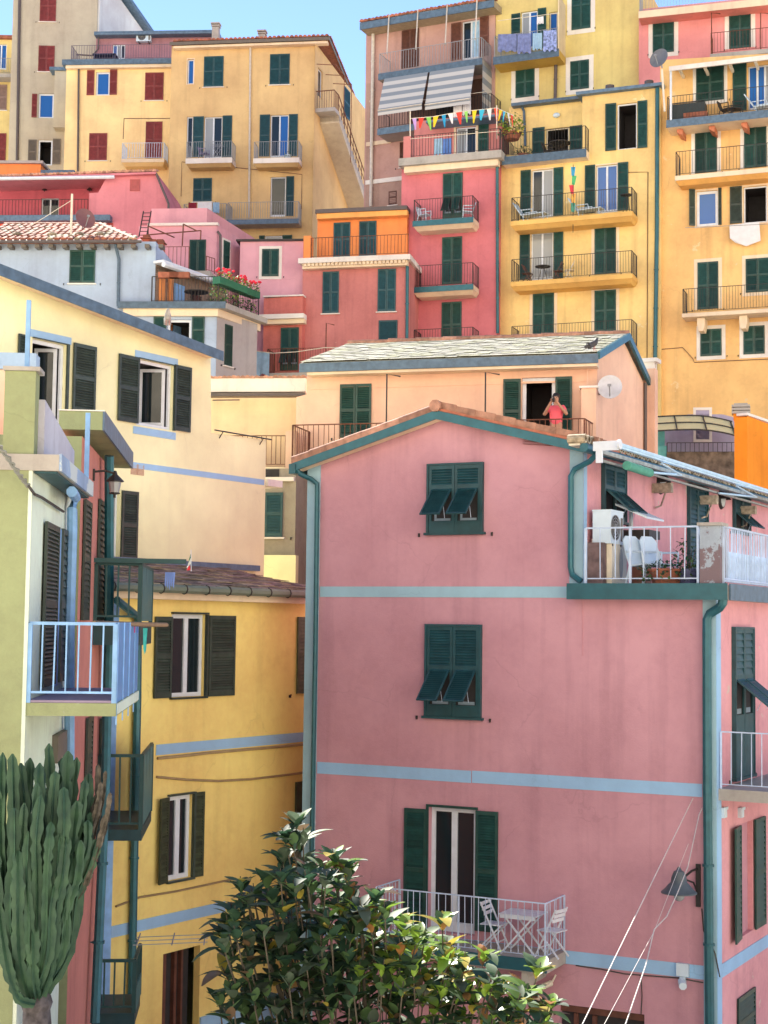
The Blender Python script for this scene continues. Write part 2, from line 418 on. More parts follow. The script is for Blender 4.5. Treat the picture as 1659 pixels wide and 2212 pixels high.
        if flap:
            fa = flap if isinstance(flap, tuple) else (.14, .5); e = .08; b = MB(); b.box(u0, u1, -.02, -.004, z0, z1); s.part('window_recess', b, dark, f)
            b = MB()
            for i in range(n): b.box(u0 + w * i + w * .2, u0 + w * i + w * .82, -.028, -.021, z0 + (z1 - z0) * (fa[0] + .005), z0 + (z1 - z0) * (fa[0] + .04)); b.box(u0 + w * i + w * .2, u0 + w * i + w * .28, -.028, -.021, z0 + (z1 - z0) * (fa[0] + .042), z0 + (z1 - z0) * fa[1])
            s.part('window', b, plain('dull_window_frame', (.22, .30, .38)), f)
        for i in range(n):
            s.leaf(f, u0 + w * i + .004, u0 + w * (i + 1) - .004, z0, z1, mat, off=.07 if flap else .05, hi=hi, flap=flap, mid=mid, tilt=tilt)
        if frame:
            b = MB(); b.box(u0 - .045, u0 - .002, -.085, -.002, z0, z1 + .04); b.box(u1 + .002, u1 + .045, -.085, -.002, z0, z1 + .04); b.box(u0 - .002, u1 + .002, -.085, -.002, z1 + .002, z1 + .04); b.box(u0 - .09, u1 + .09, -.1, -.002, z0 - .05, z0 - .003)
            s.part('window_frame', b, frame, f)
        if dogs:
            me = cached('dog', lambda: MB().box(-.012, .012, -.05, 0, -.06, 0).box(-.012, .03, -.05, -.035, -.015, .012).mesh('shutter_catch', iron))
            for u in (u0 - .22, u1 + .22): s.anchor('shutter_catch', me, f, u, 0, z0 - .02)
        return u0, u1, z0, z1
    def glaz(s, rect, frame=white, pane=g_dark, fac=None, n=2, deep=.10, surround=None, sw=.1, fw=.06, open_=False, sill=None, door=False, rail=False):
        """an opening cut into the wall with a framed window or glazed door set back in it"""
        f = fac or s.f; u0, u1, z0, z1 = f.rect(*rect); f.holes.append((u0, u1, z0, z1))
        if surround:
            b = MB(); b.box(u0 - sw, u0 - .003, -.02, -.001, z0 - .004, z1 + .004); b.box(u1 + .003, u1 + sw, -.02, -.001, z0 - .004, z1 + .004)
            b.box(u0 - sw, u1 + sw, -.021, -.001, z1 + .005, z1 + sw)
            if not door: b.box(u0 - sw, u1 + sw, -.03, -.001, z0 - sw, z0 - .005)
            s.part('window_surround', b, surround, f)
        if sill and not surround: s.part('sill', MB().box(u0 - .06, u1 + .06, -.08, -.002, z0 - .05, z0 - .006), sill, f)
        b = MB(); e = .003; y0, y1 = deep, deep + .05
        b.box(u0 + e, u0 + fw, y0, y1, z0 + e, z1 - e); b.box(u1 - fw, u1 - e, y0, y1, z0 + e, z1 - e)
        b.box(u0 + fw, u1 - fw, y0 + .001, y1, z1 - fw, z1 - e); b.box(u0 + fw, u1 - fw, y0 + .001, y1, z0 + e, z0 + (fw * 2.2 if door else fw))
        if not open_:
            w = (u1 - u0 - 2 * fw) / n
            for i in range(1, n): b.box(u0 + fw + w * i - fw * .7, u0 + fw + w * i + fw * .7, y0 - .004, y1, z0 + fw, z1 - fw)
            if rail: b.box(u0 + fw, u1 - fw, y0 + .003, y1, z0 + (z1 - z0) * rail, z0 + (z1 - z0) * rail + fw)
        o = s.part('door' if door else 'window', b, frame, f)
        if open_:
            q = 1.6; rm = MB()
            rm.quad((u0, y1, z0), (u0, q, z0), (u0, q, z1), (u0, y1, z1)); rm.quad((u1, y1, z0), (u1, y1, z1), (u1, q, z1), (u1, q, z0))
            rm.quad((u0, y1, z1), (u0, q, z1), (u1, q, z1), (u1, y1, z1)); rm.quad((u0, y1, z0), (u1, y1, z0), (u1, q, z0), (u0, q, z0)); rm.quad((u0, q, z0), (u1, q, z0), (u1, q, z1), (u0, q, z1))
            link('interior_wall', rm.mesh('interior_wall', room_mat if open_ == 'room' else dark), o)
        else:
            w = (u1 - u0 - 2 * fw) / n
            for i in range(n):
                a0 = u0 + fw + w * i + (fw * .7 if i else 0); a1 = u0 + fw + w * (i + 1) - (fw * .7 if i < n - 1 else 0)
                pm = MB().quad((a0, y0 + .03, z0 + fw), (a1, y0 + .03, z0 + fw), (a1, y0 + .03, z1 - fw), (a0, y0 + .03, z1 - fw))
                link('pane', pm.mesh('pane', pane[i % len(pane)] if isinstance(pane, (list, tuple)) else pane), o)
        return o
    def open_leaf(s, rect, mat=green, fac=None, hi=False, right=False, ajar=0., mid=True):
        f = fac or s.f; u0, u1, z0, z1 = f.rect(*rect)
        return s.leaf(f, u0, u1, z0, z1, mat, off=.06, hi=hi, mid=mid, hinge_right=right, rz=ajar)
    def band(s, pts, h, mat, fac=None, proud=.012, name='painted_band'):
        """horizontal painted string course between two photo points; height in metres"""
        f = fac or s.f; (u0, z0), (u1, z1) = f.uz(*pts[0]), f.uz(*pts[1]); z = (z0 + z1) / 2
        return s.part(name, MB().box(u0, u1, -proud, -.002, z - h, z), mat, f)
    def pipe(s, pts, r, mat, fac=None, off=.08, name='downpipe', clips=True):
        f = fac or s.f; q = []
        for p in pts:
            o = p[2] if len(p) > 2 else off
            u, z = f.uz(p[0], p[1], o); q.append(Vector((u, -o, z)))
        mb = MB(); mb.tube(q, r, 8); mb.smooth = True
        o = s.part(name, mb, mat, f)
        if clips:
            a, b = q[-2], q[-1]; n = int((a - b).length / 1.7); me = cached(('clip', round(r, 3), mat.name), lambda: MB().lathe([(r, -.02), (r * 1.25, -.02), (r * 1.25, .02), (r, .02)], 10).box(-.01, .01, r, r + .05, -.01, .01).mesh('pipe_clip', mat))
            for i in range(1, n + 1):
                p = a + (b - a) * (i / (n + 1)); link('pipe_clip', me, o, p)
        return o
    def rail(s, bal, path, h, mat, sp=.11, r=.009, rr=.016, posts=True, bottom=.08, skip=(), bars=True):
        """handrail, foot rail and single balusters along a path of (u, off, z) points, as sub-parts of bal"""
        pts = [Vector((u, -o, z)) for u, o, z in path]
        for nm, dz, rad in (('handrail', h, rr), ('foot_rail', bottom, rr * .7)):
            mb = MB()
            for a, b in zip(pts, pts[1:]): mb.tube([a + Vector((0, 0, dz)), b + Vector((0, 0, dz))], rad, 4)
            link(nm, mb.mesh(nm, mat), bal)
        if not bars: return
        me = cached(('bar', round(h, 2), r, mat.name, bottom), lambda: MB().tube([(0, 0, bottom), (0, 0, h)], r, 4).mesh('baluster', mat))
        mp = cached(('post', round(h, 2), rr, mat.name), lambda: MB().box(-rr, rr, -rr, rr, 0, h).mesh('post', mat))
        for i, (a, b) in enumerate(zip(pts, pts[1:])):
            L = (b - a).length; n = max(1, int(L / sp))
            for j in range(1, n): link('baluster', me, bal, a + (b - a) * (j / n) + Vector((random.uniform(-.006, .006), 0, 0))).rotation_euler = (random.uniform(-.012, .012), random.uniform(-.016, .016), 0)
        if posts:
            for p in pts: link('post', mp, bal, p)
    def balcony(s, xl, xr, y, D=1., h=1.0, th=.16, slab=stone_slab, rail=iron, fac=None, edge=None, sp=.11, ends=(True, True), r=.009, bars=True, yr=None, under=None):
        """slab at the photo line y (top of its front edge) from xl to xr, railed on its front and ends"""
        f = fac or s.f; u0, u1, _, _ = f.rect(xl, y, xr, y, D); z = f.uz((xl + xr) / 2, y, D)[1]
        mb = MB(); mb.box(u0, u1, -D, -.003, z - th, z)
        o = s.part('balcony', mb, slab, f)
        if edge: link('slab_edge', MB().box(u0 - .015, u1 + .015, -D - .02, -D + .004, z - th - .01, z + .02).mesh('slab_edge', edge), o)
        if under:
            m2 = MB(); a, b = u0 + .12, u1 - .12
            m2.add([(u0 + .02, -D + .03, z - th), (u1 - .02, -D + .03, z - th), (u1 - .02, -.004, z - th), (u0 + .02, -.004, z - th), (a, -D + .3, z - th - .16), (b, -D + .3, z - th - .16), (b, -.004, z - th - .16), (a, -.004, z - th - .16)],
                   [(0, 3, 2, 1), (4, 5, 6, 7), (0, 1, 5, 4), (1, 2, 6, 5), (3, 0, 4, 7)])
            link('slab_corbel', m2.mesh('slab_corbel', under), o)
        e = .04; path = []
        if ends[0]: path.append((u0 + e, .01, z))
        path += [(u0 + e, D - e, z), (u1 - e, D - e, z)]
        if ends[1]: path.append((u1 - e, .01, z))
        if rail: s.rail(o, path, h, rail, sp=sp, r=r, bars=bars)
        return o, u0, u1, z
    def tiles(s, roof, a, b, n, r, length, across, mat, name='tile', lift=0.):
        """a row of n half-round tiles from a to b (local points); each lies along `across`"""
        a, b, ac = Vector(a), Vector(b), Vector(across).normalized()
        side = (b - a).normalized(); up = side.cross(ac).normalized()
        if up.z < 0: up = -up
        def make():
            vs = []; m = 6
            for e in (0, 1):
                for j in range(m + 1):
                    t = math.pi * j / m; rr = r * (1 - .12 * e)
                    vs.append(side * (-rr * math.cos(t)) + up * (rr * math.sin(t)) + ac * (length * e))
            f = [(j, j + 1, j + 1 + m + 1, j + m + 1) for j in range(m)] + [tuple(range(m + 1)), tuple(reversed(range(m + 1, 2 * m + 2)))]
            q = MB(); q.add(vs, f); return q.mesh(name, mat, True)
        me = make()
        for i in range(n):
            p = a + (b - a) * ((i + .5) / n) + up * (lift + random.uniform(-.01, .01))
            o = link(name, me, roof, p); o.scale = (1, 1, random.uniform(.92, 1.08)); o.rotation_euler = (0, 0, random.uniform(-.03, .03))
    def slates(s, roof, el, er, rl, rr, rows, cols, mats, name='slate'):
        """overlapping slates in courses on the quad eave-left, eave-right, ridge-left, ridge-right"""
        el, er, rl, rr = map(Vector, (el, er, rl, rr)); ex = (er - el).normalized(); sl = (rl + rr - el - er).normalized(); nn = ex.cross(sl).normalized()
        slope = ((rl + rr) / 2 - (el + er) / 2).length / rows
        for i in range(rows):
            t = i / rows; a = el.lerp(rl, t); b = er.lerp(rr, t); w = (b - a).length / cols; sh = (i % 2) * .5
            for j in range(cols + (i % 2)):
                x0 = max(0, (j - sh) * w); x1 = min((b - a).length, (j + 1 - sh) * w)
                if x1 - x0 < .05: continue
                m = mats[random.randrange(len(mats))]
                key = (name, s.root.name, round((x1 - x0) / w, 1), m.name, round(w, 2))
                ww = x1 - x0 - .012
                def mk():
                    L = slope * 1.5; t0 = .014; c = []
                    for (p, q, hgt) in ((0, 0, .028), (ww, 0, .028), (ww, L, .004), (0, L, .004)): c.append(ex * p + sl * q + nn * hgt)
                    d = [v - nn * t0 for v in c]
                    return MB().add(c + d, [(0, 1, 2, 3), (7, 6, 5, 4), (0, 4, 5, 1), (1, 5, 6, 2), (2, 6, 7, 3), (3, 7, 4, 0)]).mesh(name, m)
                me = cached(key, mk)
                o = link(name, me, roof, a + (b - a).normalized() * (x0 + .006) + nn * random.uniform(0, .014) - sl * random.uniform(0, .03))
                o.rotation_euler = (random.uniform(-.012, .012), random.uniform(-.012, .012), random.uniform(-.02, .02))

def leaf_mat(name, col, back=None, rough=.32, through=.25):
    if name in MATS: return MATS[name]
    m, nt, b = new_mat(name); L = nt.links.new
    oi = nd(nt, 'ShaderNodeObjectInfo'); g = nd(nt, 'ShaderNodeNewGeometry'); n = nd(nt, 'ShaderNodeTexNoise'); n.inputs['Scale'].default_value = 4; L(g.outputs['Position'], n.inputs['Vector'])
    r = nd(nt, 'ShaderNodeValToRGB'); r.color_ramp.elements[0].color = (*[c * .6 for c in col], 1); r.color_ramp.elements[1].color = (*[min(1, c * 1.35) for c in col], 1)
    r.color_ramp.elements[0].position = .3; r.color_ramp.elements[1].position = .7; L(n.outputs['Fac'], r.inputs[0])
    mx = nd(nt, 'ShaderNodeMix', data_type='RGBA'); L(g.outputs['Backfacing'], mx.inputs[0]); L(r.outputs[0], mx.inputs[6]); mx.inputs[7].default_value = (*(back or [min(1, c * 1.6) for c in col]), 1)
    L(mx.outputs[2], b.inputs['Base Color']); b.inputs['Roughness'].default_value = rough
    tr = nd(nt, 'ShaderNodeBsdfTranslucent'); L(mx.outputs[2], tr.inputs[0]); ms = nd(nt, 'ShaderNodeMixShader'); ms.inputs[0].default_value = through
    L(b.outputs[0], ms.inputs[1]); L(tr.outputs[0], ms.inputs[2]); L(ms.outputs[0], nt.nodes['Material Output'].inputs[0])
    MATS[name] = m; return m
# ------------------------------------------------------------------ ground
def build_ground():
    ys = [-400, -120, -45, -16, -7, 0, 6, 14, 20, 28, 36, 41, 50, 62, 70, 90, 110, 200, 600, 3500]; xs = [-3000, -300, -80, -30, -12, 0, 12, 30, 80, 300, 3000]
    v = [(x, y, hill(y)) for y in ys for x in xs]; n = len(xs)
    f = [(j * n + i, j * n + i + 1, (j + 1) * n + i + 1, (j + 1) * n + i) for j in range(len(ys) - 1) for i in range(n - 1)]
    o = link('ground', MB().add(v, f).mesh('ground', plain('dry_bounce_hillside', (.52, .45, .34), rough=.95, var=.3, scale=1.5, bump=.3))); o['kind'] = 'structure'  # pale tone also strengthens the light bounced from the unseen slope
build_ground()

# ================================================================== the pink house in front
H = House('pink_house', 1100, 1300, 29, -26.5, 'dusty pink gabled house in front with grey string courses and a corner roof terrace', mat=pink)
F1 = H; f = H.f
H.shut((929, 1005, 1041, 1150), teal, hi=True, flap=(.17, .65), frame=teal, tilt=.82)
H.shut((924.5, 1353, 1037, 1548), teal, hi=True, flap=(.13, .52), frame=teal, tilt=.82)
H.glaz((925.6, 1746, 1026.4, 2016), white, g_dark, door=True, n=2, deep=.12, fw=.085, rail=.0)
H.open_leaf((874.3, 1746, 922.3, 2010), green, hi=True, right=True)
H.open_leaf((1028.5, 1752, 1076.7, 2012), green, hi=True)
u0, u1, z0, z1 = f.rect(925.6, 1746, 1026.4, 2016)
H.part('window_frame', MB().box(u0 - .05, u0 - .003, -.04, -.002, z0, z1 + .05).box(u0 - .003, u1 + .05, -.04, -.002, z1 + .003, z1 + .05), green)
for c in ((909, 1153), (1062, 1151), (896, 1545), (1054, 1553)): pass
# dark shop opening at the foot
u0, u1, z0, z1 = f.rect(1209, 2180, 1392, 2300); f.holes.append((u0, u1, z0, z1))
o = H.part('shop_front', MB().box(u0 + .003, u1 - .003, .12, .17, z0 + .003, z1 - .003), dark)
link('shop_frame', MB().box(u0 + .25, u0 + .33, .06, .115, z0, z1 - .15).box(u0 + .6, u0 + .68, .06, .115, z0, z1 - .15).box(u0 + .003, u1 - .003, .05, .118, z1 - .13, z1 - .003).mesh('shop_frame', brown), o)
_o = .32
_l, _a, _r = f.uz(628, 996, _o), f.uz(941, 880, _o), f.uz(1290, 958, _o)
def roof_z(u): return (_l[1] + (_a[1] - _l[1]) * (u - _l[0]) / (_a[0] - _l[0]) if u < _a[0] else _a[1] + (_r[1] - _a[1]) * (u - _a[0]) / (_r[0] - _a[0])) - .03
_u0, _u1 = f.uz(667, 1000)[0], f.uz(1260, 1000)[0]
H.wall([('uz', _u0, roof_z(_u0)), ('uz', _a[0], roof_z(_a[0])), ('uz', _u1, roof_z(_u1)), (1259, 1276), (1546, 1276)], depth=9.)
# string courses and corner strips
zb2 = f.uz(1400, 1266)[1]
H.band([(692, 1267), (1545, 1267)], .21, trim_grey)
H.band([(1020, 1664), (1517, 1694)], .23, trim_cool)
uL = f.uz(685, 1700)[0]; uR = f.uz(1519, 1700)[0]; uE = f.uz(1546, 1400)[0]
for y, xx in ((1694, 1517), (2086, 1519)):
    z = f.uz(xx, y)[1]
    if y > 2000: H.part('painted_band', MB().box(uL, uR, -.012, -.002, z - .24, z), trim_cool)
    else: H.part('painted_band', MB().box(uL, f.uz(1018, 1664)[0], -.012, -.002, z - .23, z), trim_cool)
ua = f.uz(666, 1100)[0]; ub = f.uz(692, 1100)[0]; zt = f.uz(680, 985)[1]
H.part('corner_strip', MB().box(ua - .02, ub, -.02, -.003, 0, zt), trim_grey)
uc, ud = f.uz(1231, 1120)[0], f.uz(1260, 1120)[0]
H.part('corner_strip', MB().box(uc, ud, -.02, -.003, f.uz(1245, 1262)[1], f.uz(1245, 966)[1]), trim_grey)
ue, ug = f.uz(1519, 1500)[0], f.uz(1546, 1500)[0]
H.part('corner_strip', MB().box(ue, ug + .012, -.02, -.003, 0, f.uz(1530, 1288)[1]), trim_grey)
# side walls facing right
SU = H.side(1260, 1100, 61); SL = H.side(1546, 1500, 61)
# roof: slab, teal verge board, verge tiles
off = .32
rl, ra, rr_ = f.uz(628, 996, off), f.uz(941, 880, off), f.uz(1290, 958, off)
th = .05
roof = H.part('roof', MB().prism([rl, ra, rr_, (rr_[0], rr_[1] - th), (ra[0], ra[1] - th), (rl[0], rl[1] - th)], -off + .03, 9.5), terracotta)
vb = .17
link('verge_board', MB().prism([(rl[0], rl[1] - .055), (ra[0], ra[1] - .055), (rr_[0], rr_[1] - .055), (rr_[0], rr_[1] - .055 - vb), (ra[0], ra[1] - .055 - vb), (rl[0], rl[1] - .055 - vb)], -off, -off + .05).mesh('verge_board', gutter), roof)
link('soffit_board', MB().prism([(rl[0], rl[1] - .2), (ra[0], ra[1] - .2), (rr_[0], rr_[1] - .2), (rr_[0], rr_[1] - .22), (ra[0], ra[1] - .22), (rl[0], rl[1] - .22)], -off + .05, -.003).mesh('soffit_board', cream_trim), roof)
def verge_tile(L, r):
    vs = []; m = 7; fs = []
    for e in (0, 1):
        q = [(-r, -.09)] + [(-r * math.cos(math.pi * j / m), r * math.sin(math.pi * j / m)) for j in range(m + 1)] + [(r, -.02)]
        vs += [(L * e, y * (1.08 - .16 * e), z * (1.08 - .16 * e)) for y, z in q]
    n = len(vs) // 2
    fs = [(j, j + 1, j + 1 + n, j + n) for j in range(n - 1)] + [tuple(range(n)), tuple(reversed(range(n, 2 * n)))]
    return MB().add(vs, fs).mesh('verge_tile', tile_pale, True)
for (a, b, n, fl) in ((rl, ra, 8, 0), (rr_, ra, 8, 1)):
    L = math.hypot(b[0] - a[0], b[1] - a[1]); me = verge_tile(L / n * 1.06, .066); an = math.atan2(b[1] - a[1], b[0] - a[0])
    for i in range(n):
        t = i / n
        o = link('verge_tile', me, roof, (a[0] + (b[0] - a[0]) * t, -off + .09, a[1] + (b[1] - a[1]) * t + .03 + random.uniform(-.006, .01)))
        o.rotation_euler = (0, -an + random.uniform(-.012, .012), 0)
        if fl: o.scale = (1, 1, 1)
    # further barrel tiles up the slope behind the verge
    lift = .02
    for c in range(1, 4):
        for i in range(n):
            t = i / n; o = link('roof_tile', me, roof, (a[0] + (b[0] - a[0]) * t, -off + .09 + c * .24, a[1] + (b[1] - a[1]) * t + .02 + random.uniform(-.008, .012))); o.rotation_euler = (0, -an, 0)
link('ridge_tile', cached('rt', lambda: MB().tube([(0, -.05, 0), (0, .5, .0)], .12, 8, .1).mesh('ridge_tile', tile_pale, True)), roof, (ra[0], -off, ra[1] + .03))
# gutter ends and downpipes
pr = .05
H.pipe([(641.6, 1000, .26), (641.6, 1014, .26), (648, 1024, .24), (672, 1035, .14), (684.8, 1045, .1), (685, 1062, .1), (681.5, 1400, .1), (672, 1900, .1), (667, 2190, .1)], pr, gutter, clips=True)
H.part('gutter_end', MB().box(rl[0] - .03, rl[0] + .12, -off - .02, 1.2, rl[1] - .26, rl[1] - .06), gutter)
H.pipe([(1292, 966, .32), (1289, 980, .3), (1275, 996, .2), (1242, 1013, .1), (1233, 1028, .1), (1232.5, 1225, .1), (1236, 1242, .1), (1256, 1256, .1)], .055, gutter)
H.pipe([(1562, 1290, .2), (1561, 1303, .2), (1555, 1312, .18), (1534, 1325, .1), (1527, 1338, .1), (1527, 1400, .1), (1528, 1700, .1), (1533, 2212, .1)], .085, gutter)
# ---- upper side wall over the terrace
H.shut((1300, 1010, 1345, 1124), teal, fac=SU, flap=(.06, .56), frame=teal, tilt=.85)
H.shut((1485, 1053, 1523, 1262), teal, fac=SU, sill='door', frame=teal)
H.shut((1583, 1077, 1615, 1150), teal, fac=SU, flap=(.06, .56), frame=teal, tilt=.85)
H.wall([(1260, 968), (1700, 1092)], depth=0, mat=pink_worn, fac=SU, base=SU.uz(1260, 1300)[1] - 1)
SU_blue = MB().box(.0, .14, -.02, -.003, SU.uz(1262, 1262)[1], SU.uz(1262, 972)[1]); H.part('corner_strip', SU_blue, trim_cool, SU)
a_, b_ = SU.uz(1282, 962, .42), SU.uz(1690, 1075, .42)
zE = (SU.uz(1290, 966, .42)[1] + SU.uz(1640, 1058, .42)[1]) / 2
uA, uB = SU.uz(1275, 962, .42)[0], SU.uz(1700, 1075, .42)[0]
H.part('eaves_gutter', MB().tube([(uA, -.30, zE - .10), (uB, -.30, zE - .10)], .085, 8), gutter, SU)
H.part('eaves_board', MB().box(uA, uB, -.22, -.003, zE - .06, zE - .02), off_white, SU)
# low roof behind the gutter with a few ragged white-pointed edge tiles
me = cached('edge_tile', lambda: MB().lathe([(.05, 0), (.085, 0), (.085, .34), (.05, .34)], 8, 'y').mesh('edge_tile', moss_tile, True))
n = int((uB - uA) / .2)
ob = H.part('side_roof', MB().add([(uA + .6, -.25, zE + .0), (uB, -.25, zE), (uB, 1.2, zE + .15), (uA + .6, 1.2, zE + .15)], [(0, 1, 2, 3)]).add([(uA + .6, -.25, zE - .05), (uB, -.25, zE - .05), (uB, 1.2, zE + .1), (uA + .6, 1.2, zE + .1)], [(3, 2, 1, 0)]), terracotta, SU)
for i in range(n): link('edge_tile', me, ob, (uA + i * .2, -.34 + random.uniform(-.02, .03), zE + .06))
# retracted awning: pale box bar, folded arms, rolled teal cloth
aw = thing('awning', SU.world(0, 0, 0), SU.a, 'long retracted white awning on folding arms under the eave above the terrace', 'awning')
wuA, wuB = SU.uz(1312, 962, .7)[0], SU.uz(1690, 1075, .7)[0]; zw = zE - .05
link('front_bar', MB().box(wuA, wuB, -.88, -.80, zw - .06, zw + .04).box(wuA, wuB, -.9, -.87, zw - .02, zw).mesh('front_bar', plain('pale_blue_bar', (.45, .66, .86), rough=.4)), aw)
link('cassette', MB().box(wuA, wuB, -.62, -.52, zw - .17, zw - .1).box(wuA + .1, wuB, -.5, -.45, zw - .28, zw - .24).mesh('cassette', plain('dusty_aluminium', (.36, .38, .38), rough=.6, var=.3)), aw)
for a, b in ((.18, .34), (.60, .80)):
    L = wuB - wuA
    link('arm', MB().tube([(wuA + L * a, -.55, zw - .28), (wuA + L * b, -.72, zw - .18)], .025, 6).tube([(wuA + L * b, -.72, zw - .18), (wuA + L * (a + .03), -.84, zw - .1)], .022, 6).mesh('arm', plain('pale_blue_bar', (.45, .66, .86))), aw)
link('rolled_cloth', MB().tube([(wuA + .9, -.74, zw - .30), (wuA + 2.2, -.74, zw - .32)], .085, 12).mesh('rolled_cloth', plain('sea_green_cloth', (.10, .36, .28), rough=.9), True), aw)
link('end_bracket', MB().box(wuA - .07, wuA, -.92, -.45, zw - .12, zw + .05).box(wuA - .06, wuA - .01, -.62, -.5, zw - .34, zw - .12).lathe([(0, -.97), (.09, -.97), (.09, -.92)], 12, 'y', (wuA - .04, 0, zw - .02)).mesh('end_bracket', white), aw)
for t in (.36, .62, .88):
    link('wall_bracket', MB().box(wuA + t * (wuB - wuA), wuA + t * (wuB - wuA) + .14, -.42, -.01, zw - .5, zw - .3).tube([(wuA + t * (wuB - wuA), -.3, zw - .5), (wuA + t * (wuB - wuA) + .3, -.1, zw - .75), (wuA + t * (wuB - wuA) + .1, -.05, zw - .8)], .02, 5).mesh('wall_bracket', plain('peeling_cream', (.45, .38, .30), rough=.9, var=.4, scale=12)), aw)
# bulkhead lamps
for x, y, lab in ((1426, 1044, 'round bulkhead lamp beside the awning bracket, between the propped shutter and the tall shutters'), (1557, 1079, 'round bulkhead lamp between the tall terrace shutters and the far small shutters')):
    u, z = SU.uz(x, y); w = SU.world(u, 0, z)
    t = thing('bulkhead_lamp', w, SU.a, lab, 'wall lamp', 'bulkhead lamps over the terrace')
    link('lamp_body', MB().lathe([(0, -.06), (.2, -.06), (.24, -.01), (.24, 0)], 16, 'y').mesh('lamp_body', iron, True), t)
    link('lamp_shade', MB().add([(.21 * math.cos(a), -.065 - .13 * math.sin(b), .21 * math.sin(a) * math.cos(b)) for b in (0, .5, 1., 1.4) for a in [math.pi * j / 8 for j in range(9)]], [(i * 9 + j, i * 9 + j + 1, i * 9 + j + 10, i * 9 + j + 9) for i in range(3) for j in range(8)]).mesh('lamp_shade', iron, True), t)
    link('diffuser', MB().lathe([(0, -.10), (.1, -.09), (.18, -.062)], 14, 'y').mesh('diffuser', plain('frosted_glass', (.5, .55, .58), rough=.25), True), t)
# ---- terrace slab, railing, pillar
zt = f.uz(1380, 1263.5, .3)[1]; zs = f.uz(1380, 1294, .3)[1]
u0 = f.uz(1226, 1278, .3)[0]; u1 = f.uz(1569.6, 1278, .3)[0]
ter = H.part('terrace_slab', MB().box(u0, u1, -.3, 8., zs, zt), stone_slab)
link('slab_edge', MB().box(u0 - .01, u1 + .02, -.33, -.301, zs - .01, zt + .03).mesh('slab_edge', gutter), ter)
pl, pr_ = f.uz(1265.4, 1200, .2)[0], f.uz(1508, 1200, .2)[0]; hr = f.uz(1385, 1139, .2)[1] - zt
H.rail(ter, [(pl, .2, zt), ((pl + pr_) / 2 - .2, .2, zt), (pr_, .2, zt)], hr, iron_white, sp=.225, r=.011, rr=.022, bottom=.12)
p0, p1 = f.uz(1513, 1200, .22)[0], f.uz(1557, 1200, .22)[0]
pil = H.part('terrace_pillar', MB().box(p0, p1, -.27, .14, zt, zt + hr + .0), plaster('peeling_pillar_plaster', (.36, .44, .52), stain=.6, patch=1.7, patch_col=(.20, .15, .17)))
link('cap', MB().box(p0 - .04, p1 + .04, -.31, .18, zt + hr + .003, zt + hr + .06).mesh('cap', stone_slab), pil)
# side parapet rail running back to the right
sf = H.side(1558, 1200, 61, f, .2); zz = zt
side_ = H.part('side_railing', MB().box(.1, 7, -.03, .03, zz + .06, zz + .1), iron_white, sf)
H.rail(side_, [(.1, 0, zz), (3.5, 0, zz), (7, 0, zz)], hr, iron_white, sp=.10, r=.012, rr=.024, bottom=.12)
link('screen', MB().box(.1, 7, .05, .06, zz + .1, zz + .62).mesh('screen', plain('pale_screen', (.45, .6, .75), rough=.8, var=.2)), side_)
link('slab_edge', MB().box(.03, 7.2, -.16, -.13, zs - .01, zt + .03).mesh('slab_edge', copper_grey), side_)
# ---- lower side wall
H.shut((1582, 1359, 1621, 1676), teal, fac=SL, flap=(.42, .66), frame=teal, sill='door', tilt=.9)
H.glaz((1597, 1776, 1626, 2018), white, g_dark, fac=SL, n=1, deep=.12)
SLu = SL.rect(1597, 1776, 1626, 2018)
H.leaf(SL, SLu[0] - .62, SLu[0] - .02, SLu[2], SLu[3], green, off=.06, hinge_right=True, rz=.12)
H.leaf(SL, SLu[1] + .04, SLu[1] + .75, SLu[2], SLu[3], green, off=.06)
H.shut((1591, 2144, 1628, 2260), green, fac=SL, n=1, sill=False)
H.wall([(1546, 1276), (1700, 1276)], depth=0, fac=SL, mat=pink_worn)
zS = SL.uz(1620, 1296)[1]
z = f.uz(1519, 2086)[1]; H.part('painted_band', MB().box(.2, 6, -.012, -.002, z - .24, z), trim_cool, SL)
H.part('corner_strip', MB().box(.0, .26, -.02, -.003, 0, f.uz(1546, 1290)[1]), trim_cool, SL)
zb_ = SL.uz(1552, 1703, 0)[1]
bal = H.part('balcony', MB().box(.08, 5, -1.2, -.003, zb_ - .2, zb_), stone_slab, SL)
H.rail(bal, [(.14, .05, zb_), (.14, 1.14, zb_), (4.9, 1.14, zb_)], 1.0, iron_white, sp=.16, r=.01)
for xx, yy in ((1365, 322), (1475, 322)):
    q = k(12, xx, yy); u, z = SL.uz(*q); H.anchor('junction_box', cached('jb', lambda: MB().box(-.09, .09, -.07, 0, -.09, .09).box(-.1, .1, -.09, -.071, .05, .1).mesh('junction_box', white_p)), SL, u, 0, z)
# ---- lower front balcony with table and chairs
D = 1.05
u0 = f.uz(808, 1918, D)[0]; u1 = f.uz(1180, 1952, D)[0]; zr = (f.uz(808, 1918, D)[1] + f.uz(1180, 1952, D)[1]) / 2
hb = 1.0; zf = zr - hb
bal = H.part('balcony', MB().box(u0, u1, -D, -.003, zf - .22, zf), stone_slab)
link('slab_edge', MB().box(u0 - .02, u1 + .02, -D - .03, -D - .002, zf - .2, zf + .02).mesh('slab_edge', gutter), bal)
H.rail(bal, [(u0 + .03, .02, zf), (u0 + .03, D - .04, zf), ((u0 + u1) / 2, D - .04, zf), (u1 - .03, D - .04, zf), (u1 - .03, .02, zf)], hb, iron_white, sp=.125, r=.008, rr=.015)
link('bracket', MB().prism([(u1 - .5, zf - .5), (u1 - .38, zf - .5), (u1 - .38, zf - .23), (u1 - .5, zf - .23)], -D + .1, -.003).mesh('bracket', stone_slab), bal)
BAL1 = (u0, u1, zf, D)
